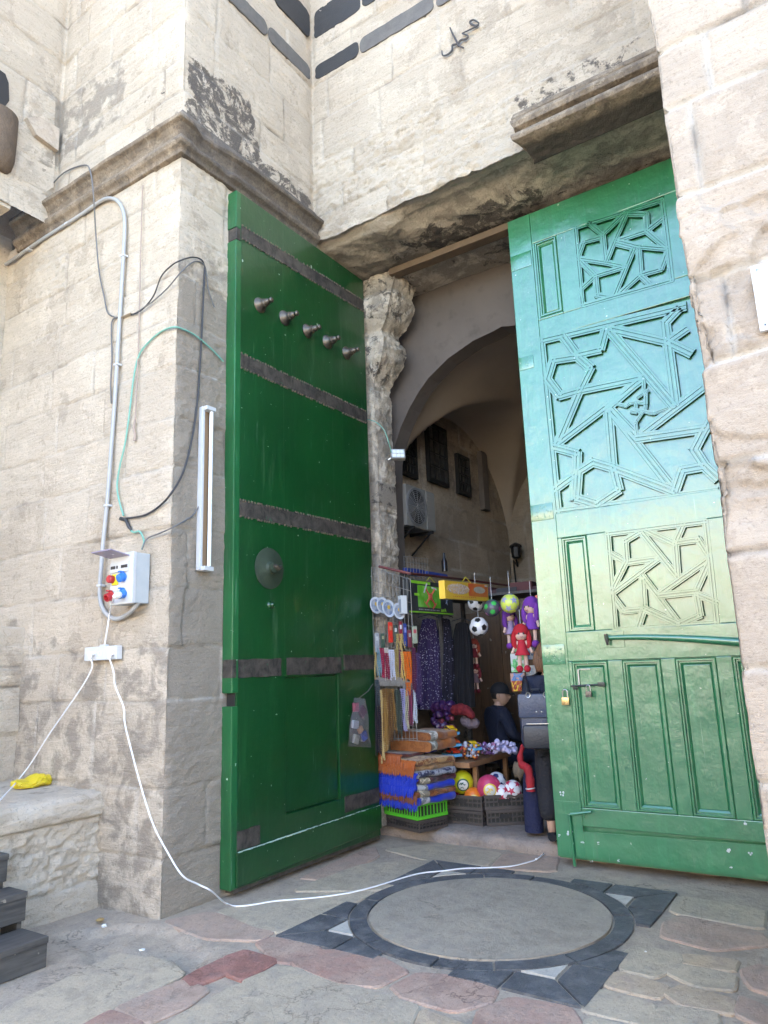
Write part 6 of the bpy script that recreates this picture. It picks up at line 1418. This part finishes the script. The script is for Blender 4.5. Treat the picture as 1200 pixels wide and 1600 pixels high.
for i, (c, R_) in enumerate(HB):
    m = MB(); m.tube([c+Vector((0, 0, R_)), c+Vector((0, .0, R_+.22))], .0022, 4); solo(m, 'ball_string', M_WHTC, ['thin string holding the lowest black and white football', 'thin string holding the football behind the orange box', 'thin string holding the pink and green ball', 'thin string holding the lime green ball'][i], 'string', 'strings holding the hanging balls')
GC = 'balls heaped in the dark crates'; WHB = plain('badge_white', (.6, .6, .56), .4, .1)
ball(722, 1222, 16.5, 2.98, plain('yellow_ball', (.62, .60, .02), .3, .08), plain('badge_green', (.03, .10, .06), .4), 'yellow ball with a round black and white badge', GC, 'badge', WHB)
ball(740, 1246, 14, 2.94, plain('orange_ball', (.66, .17, .02), .3, .08), plain('badge_yel', (.60, .40, .06), .4), 'orange ball low at the front of the dark crate', GC, 'badge', WHB)
ball(764, 1230, 17.5, 2.98, plain('pink_ball', (.55, .055, .14), .25, .35, 14), plain('badge_gold', (.70, .50, .05), .4), 'pink and red ball with yellow badges in the middle of the crate', GC, 'badge', WHB)
ball(776, 1222, 14, 3.14, MW, plain('navy_vinyl', (.02, .025, .11), .3), 'white football with navy triangles behind the pink ball', GC, 'penta')
ball(801, 1234, 13.5, 3.06, MW, plain('crimson_vinyl', (.42, .015, .06), .3), 'white football with crimson triangles at the right end', GC, 'star'); ball(785, 1240, 12.5, 3.0, MW, plain('crimson_vinyl', (.42, .015, .06), .3), 'white football with crimson triangles wedged next to the pink ball', GC, 'star')
ball(706, 1245, 11, 3.0, plain('red_ball', (.42, .02, .03), .3), plain('badge_blue', (.05, .06, .3), .4), 'small red ball half hidden beside the blankets', GC, 'badge', WHB)

# rag dolls
M_SKIN = plain('doll_skin', (.62, .42, .34), .8, .08, 20, .0005)
def doll(px, py, s, Y, hair, dressc, shoe, label, face=1, rot=0):
    c = W(px, py, 'y', Y); t = thing('rag_doll', label, 'doll', tuple(c), group='rag dolls hanging in the stall'); d = (Vector(CAM)-c); d.z = 0; d.normalize(); a = Vector((-d.y, d.x, 0)); T = frame(c, a, d.cross(a) if False else d, (0, 0, 1)) @ Matrix.Scale(s, 4) @ Matrix.Rotation(rot, 4, 'Z')
    if (T @ Vector((1, 0, 0))-T.translation).dot(Vector(CR)) < 0: T = T @ Matrix.Rotation(0, 4, 'Z')
    h_, dr, sh = plain('hair_'+label, hair, .9, .2, 40, .004), plain('frock_'+label, dressc, .85, .2, 30, .002), plain('shoe_'+label, shoe, .85, .2, 30, .002)
    m = MB().at(T); m.sphere((0, 0, 0), .062, (1, .92, 1.05), 16); ch(m.build('head', M_SKIN, None, True), t)
    m = MB().at(T); m.sphere((0, -.012, .016), .070, (1.08, 1, 1.08), 16)
    for sx in (-1, 1): m.tube([(sx*.058, .0, .02), (sx*.070, .006, -.04), (sx*.068, .01, -.10), (sx*.056, .012, -.135)], [.022, .026, .024, .012], 8)
    m.tube([(0, -.05, 0), (0, -.06, -.08), (0, -.05, -.14)], [.05, .055, .03], 8); ch(m.build('hair', h_, None, True), t)
    m = MB().at(T)
    for sx in (-1, 1): m.sphere((sx*.022, .055, .0), .0085, (1, .5, 1.2), 8)
    ch(m.build('eyes', M_BLKC, None, True), t); m = MB().at(T); m.tube([(-.012, .056, -.030), (0, .058, -.034), (.012, .056, -.030)], .0028, 5); ch(m.build('mouth', plain('doll_mouth', (.45, .06, .08), .6), None), t)
    m = MB().at(T); m.lathe([(0, -.05), (.030, -.055), (.036, -.08), (.042, -.12), (.050, -.15), (.070, -.19), (.066, -.195), (0, -.19)], Matrix.Identity(4) @ T @ Matrix.Identity(4) if False else Matrix.Identity(4), 16); ch(m.build('frock', dr, None, True), t)
    m = MB().at(T)
    for sx in (-1, 1):
        m.tube([(sx*.034, 0, -.07), (sx*.062, .006, -.11), (sx*.082, .014, -.155)], [.015, .014, .013], 8); m.sphere((sx*.086, .016, -.165), .016, (1, 1, 1), 8)
        m.tube([(sx*.026, 0, -.18), (sx*.029, .004, -.24), (sx*.030, .006, -.30)], [.019, .018, .017], 8)
    ch(m.build('limbs', M_SKIN, None, True), t)
    m = MB().at(T)
    for sx in (-1, 1): m.sphere((sx*.034, .016, -.315), .034, (1, 1.25, .95), 10)
    ch(m.build('shoes', sh, None, True), t)
    m = MB().at(T); m.tube([(0, -.01, .07), (0, -.01, .22)], .002, 4); ch(m.build('string', M_WHTC, None), t)
doll(814, 990, 1.0, 2.86, (.42, .012, .02), (.44, .015, .03), (.42, .012, .03), 'rag doll with red hair and red frock hanging in front')
doll(829, 948, 1.08, 2.95, (.16, .035, .30), (.17, .04, .32), (.20, .04, .32), 'rag doll with purple hair beside the green door', 1, .7)
doll(796, 962, .92, 3.15, (.13, .03, .24), (.30, .22, .36), (.18, .035, .30), 'purple rag doll hanging behind the lime ball', 1, -.6)
doll(740, 1007, .72, 3.7, (.30, .045, .02), (.22, .02, .03), (.22, .02, .03), 'dim red rag doll in the shade beneath the football'); doll(742, 1046, .72, 3.75, (.20, .02, .03), (.22, .14, .16), (.20, .02, .03), 'lowest dim rag doll in the shade with pale frock')
# blister packs below the dolls
for i, (quad, Y, col, alt, label) in enumerate((((797, 1021, 820, 1050), 3.02, (.50, .52, .53), (.12, .42, .16), 'silver blister pack with green toys below the red doll'), ((797, 1052, 820, 1066), 3.0, (.42, .24, .20), (.10, .20, .42), 'small red and blue printed toy card'), ((799, 1064, 819, 1080), 2.99, (.60, .36, .03), (.28, .04, .02), 'yellow and red toy card at the bottom of the string'),
        ((821, 1040, 838, 1062), 3.08, (.32, .33, .38), (.5, .5, .5), 'grey blister pack behind the yellow toy card'), ((822, 1008, 836, 1030), 3.1, (.38, .40, .46), (.2, .3, .5), 'pale blister pack by the red doll legs'), ((800, 990, 809, 1018), 3.12, (.36, .40, .42), (.15, .4, .2), 'tall pale toy card behind the red doll'), ((836, 930, 850, 968), 3.2, (.03, .04, .12), (.55, .05, .05), 'navy and red toy box behind the purple doll'))):
    a, c = W(quad[0], quad[1], 'y', Y), W(quad[2], quad[3], 'y', Y); m = MB(); m.box((a.x, Y, c.z), (c.x, Y+.012, a.z), .003); n = N('card_%d' % i); n.set(n.mix(n.ramp(n.noise(16, 2, .5, dist=1), [(.47, 0), (.53, 1)]), col, alt), .3)
    o = solo(m, 'toy_card', n.m, label, 'toy card', 'toy cards hanging below the dolls')
    m = MB(); w_, h_ = c.x-a.x, a.z-c.z
    for k in (0, 1): m.sphere((a.x+w_*(.3+.4*k), Y-.002, c.z+h_*.4), min(w_, h_)*.2, (.8, .5, 1.4), 8)
    q = m.build('toy', plain('cardtoy_%d' % i, alt, .25), None, True); q.parent = o
# shelf with dark bundles, rear boards, second little rack
sh = thing('stall_shelf', 'dark wooden shelf under the vault piled with flat bundles', 'shelf', (.8, 3.6, 2.2))
m = MB(); zz = W(780, 932, 'y', 3.5).z
m.box((.25, 3.35, zz), (1.75, 3.95, zz+.025)); ch(m.build('board', M_DKWOOD, None), sh)
for x in (.28, 1.7):
    for y in (3.38, 3.9):
        m = MB(); m.box((x-.02, y-.02, .112), (x+.02, y+.02, zz-.001)); ch(m.build('leg', M_DKWOOD, None), sh)
for i in range(9):
    x = .35+i*.15; h = rnd.uniform(.02, .05); m = MB(); m.box((x, 3.36+rnd.uniform(0, .05), zz+.026), (x+rnd.uniform(.16, .24), 3.8, zz+.03+h+.02*(i % 3)), .006)
    solo(m, 'cloth_bundle', plain('bundle_%d' % (i % 3), ((.05, .02, .02), (.03, .028, .03), (.08, .025, .025))[i % 3], .8), 'flat dark cloth bundle lying in the row on the stall shelf', 'bundle', 'cloth bundles on the stall shelf')
m = MB(); a, c = W(738, 958, 'y', 4.7), W(850, 1200, 'y', 4.7)
for i in range(9): x = a.x-.1+i*.155; m.box((x, 4.7+.004*(i % 2), .115), (x+.15, 4.73, a.z), .003)
solo(m, 'board_partition', wood_mat('rear_boards', (.10, .058, .03), (.15, .085, .045), (30, 30, 2)), 'brown plank partition closing the back of the stall', 'partition')
m = MB(); a0, a1 = W(631, 869, 'x', .1), W(668, 873, 'x', .1)
for i in range(9):
    p = a0.lerp(a1, i/8); m.tube([p, p+Vector((0, 0, -.24))], .0026, 5)
for k in range(5): m.tube([a0+Vector((0, 0, -.06*k)), a1+Vector((0, 0, -.06*k))], .0026, 5)
solo(m, 'wire_rack', M_WIRE, 'small empty wire mesh rack above the rail near the wall', 'rack')
for px0, py0, px1, py1, x, lab in ((636, 886, 664, 900, .02, 'blue crate behind the small wire rack'), (668, 892, 700, 902, .05, 'dark blue flat box on the rail beside the small rack')):
    a, c = W(px0, py0, 'x', x), W(px1, py1, 'x', x); m = MB(); m.box((x-.12, a.y, c.z), (x, c.y, a.z), .01); solo(m, 'storage_box', plain('blue_plastic', (.03, .06, .32), .5, .25), lab, 'box')
m = MB(); a = W(695, 893, 'x', .0); m.lathe([(0, 0), (.035, 0), (.035, .12), (.014, .17), (.014, .22), (0, .22)], Matrix.Translation(a), 12); solo(m, 'bottle', plain('dark_bottle', (.03, .022, .02), .25), 'dark bottle standing by the wall above the rail', 'bottle', None, True)
# ------------------------------------------------------------------ people
M_HSKIN = plain('skin', (.44, .27, .19), .55, .1, 14, .0006, Subsurface_Weight=.08)
M_NAVY = plain('navy_cloth', (.010, .014, .034), .85, .3, 9, .02)
M_BLACKC = plain('black_trouser', (.012, .012, .016), .85, .3, 7, .02)
M_HAIR = plain('brown_hair', (.16, .075, .035), .6, .35, 50, .003)
def skin_mesh(nodes, edges, lev=2):
    """nodes: name -> (pos, radius or (rx, ry)); grows one smooth surface along the edges, returns mesh data"""
    names = list(nodes); me = bpy.data.meshes.new('skeleton'); me.from_pydata([nodes[n][0] for n in names], [(names.index(a), names.index(b)) for a, b in edges], [])
    o = bpy.data.objects.new('skeleton', me); COL.objects.link(o); s = o.modifiers.new('s', 'SKIN'); s.use_smooth_shade = True
    if not me.skin_vertices: me.attributes.new('skin', 'FLOAT', 'POINT')
    for i, n in enumerate(names):
        r = nodes[n][1]; me.skin_vertices[0].data[i].radius = (r, r) if isinstance(r, (int, float)) else r; me.skin_vertices[0].data[i].use_root = (i == 0)
    d = o.modifiers.new('d', 'SUBSURF'); d.levels = d.render_levels = lev
    dg = bpy.context.evaluated_depsgraph_get(); out = bpy.data.meshes.new_from_object(o.evaluated_get(dg)); bpy.data.objects.remove(o); return out
def mesh_into(m, me): m.add([v.co.copy() for v in me.vertices], [list(p.vertices) for p in me.polygons])
def head_into(m, T, s=1.0):
    bm = bmesh.new(); bmesh.ops.create_icosphere(bm, subdivisions=4, radius=1)
    for v in bm.verts:
        x, y, z = v.co; f = max(0, y); c = Vector((x*.074, y*.092, z*.112))
        if z < 0: c.x *= 1-.34*z*z; c.y += .012*f*(-z); c.y *= 1-.12*z*z
        c.y += .022*math.exp(-((x/.16)**2))*math.exp(-((z+.12)/.20)**2)*(f > .5)+.010*math.exp(-(x/.12)**2)*math.exp(-((z-.12)/.3)**2)*(f > .6)
        for sx in (-.42, .42): c.y -= .010*math.exp(-((x-sx)/.2)**2-((z-.12)/.13)**2)*(f > .4)
        c.y += .006*math.exp(-(x/.3)**2-((z+.48)/.07)**2)*(f > .4)-.005*math.exp(-(x/.35)**2-((z+.56)/.03)**2)*(f > .4)
        v.co = c*s
    m.bm(bm, T)
    for sx in (-1, 1): bm = bmesh.new(); bmesh.ops.create_uvsphere(bm, u_segments=10, v_segments=8, radius=1); [setattr(v, 'co', Vector((v.co.x*.012+sx*.076, v.co.y*.02-.008, v.co.z*.032))*s) for v in bm.verts]; m.bm(bm, T)
def hand_nodes(N_, E_, side, w, d, up):
    """five fingers from a palm; d = pointing direction, up = back of the hand"""
    d = Vector(d).normalized(); up = Vector(up).normalized(); a = d.cross(up).normalized()*side; palm = Vector(w)+d*.055; N_['palm%d' % side] = (tuple(palm), (.034, .016)); E_.append(('wrist%d' % side, 'palm%d' % side))
    for k, (o, L) in enumerate(((-.027, .062), (-.009, .072), (.009, .068), (.026, .054))):
        b0 = palm+a*o+d*.03; b1 = b0+d*L*.5-up*.010; b2 = b1+d*L*.32-up*.022
        for q, p in (('a', b0), ('b', b1), ('c', b2)): N_['f%d%d%s' % (side, k, q)] = (tuple(p), .0085 if q != 'c' else .0065)
        E_ += [('palm%d' % side, 'f%d%da' % (side, k)), ('f%d%da' % (side, k), 'f%d%db' % (side, k)), ('f%d%db' % (side, k), 'f%d%dc' % (side, k))]
    t0 = palm-d*.025-a*.034; t1 = t0+d*.035-a*.018-up*.012
    N_['th%da' % side] = (tuple(t0), .011); N_['th%db' % side] = (tuple(t1), .008); E_ += [('palm%d' % side, 'th%da' % side), ('th%da' % side, 'th%db' % side)]
def person(label, loc, rz, J, jacket, trousers, headT, hair_fn, shoe=True, s=1):
    t = thing('person', label, 'person', loc, rz); t.scale = (s, s, s)
    N_ = {'pelvis': (J['pelvis'], (.115, .085)), 'spine': (J['spine'], (.10, .075)), 'chest': (J['chest'], (.125, .085)), 'neck0': (J['neck0'], .058), 'neck': (J['neck'], .048), 'skull': (J['skull'], .05)}
    E_ = [('pelvis', 'spine'), ('spine', 'chest'), ('chest', 'neck0'), ('neck0', 'neck'), ('neck', 'skull')]
    for sd in (-1, 1):
        g = lambda k: J[k][0 if sd < 0 else 1]
        for k, r in (('shoulder', .05), ('elbow', .036), ('wrist', .026), ('hip', .078), ('knee', .052), ('ankle', .036), ('toe', .028)): N_['%s%d' % (k, sd)] = (g(k), r)
        E_ += [('chest', 'shoulder%d' % sd), ('shoulder%d' % sd, 'elbow%d' % sd), ('elbow%d' % sd, 'wrist%d' % sd), ('pelvis', 'hip%d' % sd), ('hip%d' % sd, 'knee%d' % sd), ('knee%d' % sd, 'ankle%d' % sd), ('ankle%d' % sd, 'toe%d' % sd)]
        hand_nodes(N_, E_, sd, g('wrist'), Vector(g('wrist'))-Vector(g('elbow')), (0, 0, 1))
    m = MB(); mesh_into(m, skin_mesh(N_, E_)); head_into(m, headT); b = m.build('body', M_HSKIN, None, True); b.parent = t
    N2 = {'pelvis': (J['pelvis'], (.150, .115)), 'spine': (J['spine'], (.138, .108)), 'chest': (J['chest'], (.175, .125)), 'neck0': (J['neck0'], (.105, .095)), 'collar': (tuple(Vector(J['neck0']).lerp(Vector(J['neck']), .75)), .072)}; E2 = [('pelvis', 'spine'), ('spine', 'chest'), ('chest', 'neck0'), ('neck0', 'collar')]
    for sd in (-1, 1):
        g = lambda k: J[k][0 if sd < 0 else 1]
        for k, r in (('shoulder', .088), ('elbow', .060), ('wrist', .044)): N2['%s%d' % (k, sd)] = (g(k), r)
        E2 += [('chest', 'shoulder%d' % sd), ('shoulder%d' % sd, 'elbow%d' % sd), ('elbow%d' % sd, 'wrist%d' % sd)]
    m = MB(); mesh_into(m, skin_mesh(N2, E2)); o = m.build('jacket', jacket, None, True); o.parent = t
    N3 = {'pelvis': (tuple(Vector(J['pelvis'])-Vector((0, 0, .03))), (.158, .122))}; E3 = []
    for sd in (-1, 1):
        g = lambda k: J[k][0 if sd < 0 else 1]; an = Vector(g('ankle')).lerp(Vector(g('knee')), .16)
        N3['hip%d' % sd] = (g('hip'), .108); N3['knee%d' % sd] = (g('knee'), .098); N3['hem%d' % sd] = (tuple(an), .10); E3 += [('pelvis', 'hip%d' % sd), ('hip%d' % sd, 'knee%d' % sd), ('knee%d' % sd, 'hem%d' % sd)]
    m = MB(); mesh_into(m, skin_mesh(N3, E3)); o = m.build('trousers', trousers, None, True); o.parent = t
    for sd in (-1, 1):
        g = lambda k: J[k][0 if sd < 0 else 1]; an, to = Vector(g('ankle')), Vector(g('toe')); m = MB(); m.tube([Vector((an.x, an.y-.035, to.z)), Vector((an.x, an.y+.01, to.z+.004)), an.lerp(to, .6)-Vector((0, 0, .01)), to, to+Vector((0, .03, -.008))], [.034, .040, .038, .034, .018], 10)
        o = m.build('shoe', M_BLACKC if shoe else M_BLKC, None, True); o.parent = t
    for nm, mat, mm in hair_fn(headT): o = mm.build(nm, mat, None, True); o.parent = t
    return t
def rot_head(p, yaw=0, pitch=0): return Matrix.Translation(p) @ Matrix.Rotation(yaw, 4, 'Z') @ Matrix.Rotation(pitch, 4, 'X')
def womans_hair(T):
    m = MB(); bm = bmesh.new(); bmesh.ops.create_icosphere(bm, subdivisions=3, radius=1)
    for v in bm.verts:
        x, y, z = v.co; y2 = min(y, .42-.5*max(0, -z)); v.co = Vector((x*.088, y2*.105-.012, z*.118+.018))
    m.bm(bm, T)
    for k in range(9): q = -.07+.0175*k; m.tube([T @ Vector((q, -.07, .03)), T @ Vector((q*1.05, -.092, -.05)), T @ Vector((q*.85, -.08, -.11)), T @ Vector((q*.6, -.07, -.14))], [.02, .024, .022, .008], 7)
    return [('hair', M_HAIR, m)]
wx = W(857, 1314, 'z', .118)
JW = dict(pelvis=(0, 0, .83), spine=(0, .005, 1.0), chest=(0, -.01, 1.17), neck0=(0, -.01, 1.31), neck=(0, .0, 1.37), skull=(0, .015, 1.44), shoulder=((-.16, -.01, 1.24), (.16, -.01, 1.24)), elbow=((-.215, -.02, 1.0), (.20, .0, 1.0)), wrist=((-.20, .14, .90), (.18, .16, .94)),
          hip=((-.075, 0, .79), (.075, 0, .79)), knee=((-.078, .015, .44), (.08, .01, .44)), ankle=((-.07, -.02, .075), (.075, -.01, .075)), toe=((-.075, .10, .03), (.085, .11, .03)))
wm = person('person seen from behind in black trousers wearing a backpack, half hidden by the right door', (wx.x+.085, wx.y+.07, .118), math.radians(20), JW, M_NAVY, M_BLACKC, rot_head((0, .02, 1.475), -.25, -.1), womans_hair)
def backpack():
    M_LEATH = plain('navy_leather', (.042, .055, .095), .42, .4, 9, .006); M_LEATH2 = plain('black_leather', (.018, .020, .027), .42, .4, 9, .006)
    c = Vector((wx.x-.02, wx.y+.07, .118)); T0 = Matrix.Translation(c) @ Matrix.Rotation(math.radians(20), 4, 'Z')
    t = thing('backpack', 'dark navy leather backpack with flap and silver rings on the standing person', 'backpack', tuple(T0 @ Vector((0, -.15, 1.0))))
    def soft(lo, hi, bev): m = MB().at(T0); m.box(lo, hi, bev); return m
    ch(soft((-.155, -.27, .73), (.145, -.125, 1.16), .068).build('bag_body', M_LEATH, None, True), t); ch(soft((-.135, -.315, .74), (.125, -.235, .93), .038).build('front_pocket', M_LEATH2, None, True), t)
    ch(soft((-.16, -.292, .98), (.13, -.235, 1.175), .026).build('flap', M_LEATH, None, True), t); m = MB().at(T0); m.box((-.10, -.318, .935), (.10, -.312, .942), .001); ch(m.build('zip', M_STEEL, None), t)
    for sx in (-1, 1):
        m = MB().at(T0); m.tube([(sx*.075+.0, -.26, 1.17), (sx*.08, -.20, 1.25), (sx*.10, -.08, 1.30), (sx*.12, .06, 1.24), (sx*.125, .11, 1.08)], .017, 8); ch(m.build('strap', M_LEATH2, None, True), t)
        m = MB().at(T0); m.tube([(sx*.07+.018*math.cos(q), -.298, 1.165+.02*math.sin(q)) for q in np.linspace(0, 2*PI, 13)], .0045, 5); ch(m.build('ring', M_STEEL, None, True), t)
    for sx in (-.012, .03): m = MB().at(T0); m.sphere((sx, -.296, 1.03), .008, (1, .6, 1), 8); ch(m.build('stud', M_STEEL, None, True), t)
    m = MB().at(T0); m.tube([(-.05, -.21, 1.16), (-.04, -.22, 1.205), (.02, -.22, 1.205), (.03, -.21, 1.16)], .010, 7); ch(m.build('handle', M_LEATH2, None, True), t)
backpack()
m = MB(); Yj = wx.y+.02; pts = [W(818, 1163, 'y', Yj), W(813, 1180, 'y', Yj), W(815, 1194, 'y', Yj), W(824, 1200, 'y', Yj-.02), W(828, 1218, 'y', Yj-.02), W(829, 1236, 'y', Yj-.02)]
m.tube(spline(pts, 5), [.016+.020*math.sin(min(1, i/20)*PI*.5)+.004*math.sin(i*1.3) for i in range(26)], 10)
rj = solo(m, 'red_jacket', plain('red_jersey', (.30, .010, .018), .8, .25, 11, .014), 'red knitted jacket sleeve hanging beside the standing person', 'jacket', None, True)
m = MB(); p = W(828.5, 1231, 'y', Yj-.02); m.tube([p, p+Vector((.001, 0, -.008))], .0405, 12); q = m.build('hem_stripe', M_WHITEP, None, True); q.parent = rj
m = MB(); m.tube(spline([W(833, 1205, 'y', Yj+.14), W(834, 1240, 'y', Yj+.14), W(834, 1270, 'y', Yj+.14), W(835, 1299, 'y', Yj+.14)], 4), [.07, .085, .088, .09, .09, .09, .088, .085, .083, .08, .08, .08, .08], 12)
solo(m, 'navy_coat', plain('deep_navy', (.008, .012, .05), .85, .25, 9, .02), 'long navy coat hanging behind the red jacket', 'coat', None, True)
m = MB(); bp = W(811, 1203, 'y', 3.3); bm = bmesh.new(); bmesh.ops.create_icosphere(bm, subdivisions=3, radius=1)
for v in bm.verts: v.co = Vector((v.co.x*.06, v.co.y*.05, v.co.z*.085*(1+.2*math.sin(v.co.x*7))))
m.bm(bm, Matrix.Translation(bp)); solo(m, 'woven_bag', plain('woven_straw', (.22, .165, .11), .8, .6, 60, .004), 'small speckled woven bag hanging behind the red jacket', 'bag', None, True)
# the youth in a dark cap, sitting behind the table
def cap(T):
    m = MB(); bm = bmesh.new(); bmesh.ops.create_icosphere(bm, subdivisions=3, radius=1)
    for v in bm.verts: v.co = Vector((v.co.x*.088, v.co.y*.106-.004, max(.028, v.co.z*.098+.052)))
    m.bm(bm, T); k = [(.07*math.cos(q), .075+.085*max(0, math.sin(q))) for q in np.linspace(0, PI, 13)]; k = [(-.07, .06)]+k[::-1]+[(.07, .06)]
    m.prism([(x, y) for x, y in k][::-1], T @ Matrix.Translation((0, .0, .036)) @ Matrix.Rotation(-.12, 4, 'X'), .007)
    h = MB(); bm = bmesh.new(); bmesh.ops.create_icosphere(bm, subdivisions=3, radius=1)
    for v in bm.verts: x, y, z = v.co; v.co = Vector((x*.0795, min(y, .02)*.097-.006, z*.085+.012))
    h.bm(bm, T); return [('cap', plain('dark_cap', (.012, .012, .015), .85, .2), m), ('hair', plain('dark_hair', (.02, .014, .011), .6, .3, 50), h)]
bx_ = W(778, 1120, 'y', 4.02)
JB = dict(pelvis=(0, 0, .50), spine=(0, .0, .66), chest=(0, .0, .83), neck0=(0, .01, .955), neck=(0, .02, 1.0), skull=(0, .035, 1.06), shoulder=((-.165, .0, .90), (.165, .0, .90)), elbow=((-.21, .06, .68), (.21, .06, .68)), wrist=((-.12, .24, .63), (.12, .24, .63)),
          hip=((-.085, .03, .47), (.085, .03, .47)), knee=((-.10, .38, .47), (.10, .38, .47)), ankle=((-.10, .37, .075), (.10, .37, .075)), toe=((-.10, .48, .03), (.10, .48, .03)))
person('person in a dark cap and navy jacket sitting behind the toy table', (bx_.x, 4.02, .112), math.radians(-38), JB, M_NAVY, M_NAVY, rot_head((0, .045, 1.085), math.radians(-40), -.04), cap)
stl = thing('stool', 'low plastic stool under the person in the dark cap', 'stool', (bx_.x, 4.02, .112)); m = MB(); m.lathe([(0, .36), (.15, .36), (.16, .40), (0, .405)], Matrix.Translation((bx_.x, 4.02, .112)), 16); ch(m.build('seat', M_DKWOOD, None, True), stl)
for i in range(4):
    q = PI/4+i*PI/2; m = MB(); m.tube([(bx_.x+.11*math.cos(q), 4.02+.11*math.sin(q), .47), (bx_.x+.15*math.cos(q), 4.02+.15*math.sin(q), .113)], .014, 7); ch(m.build('leg', M_DKWOOD, None), stl)
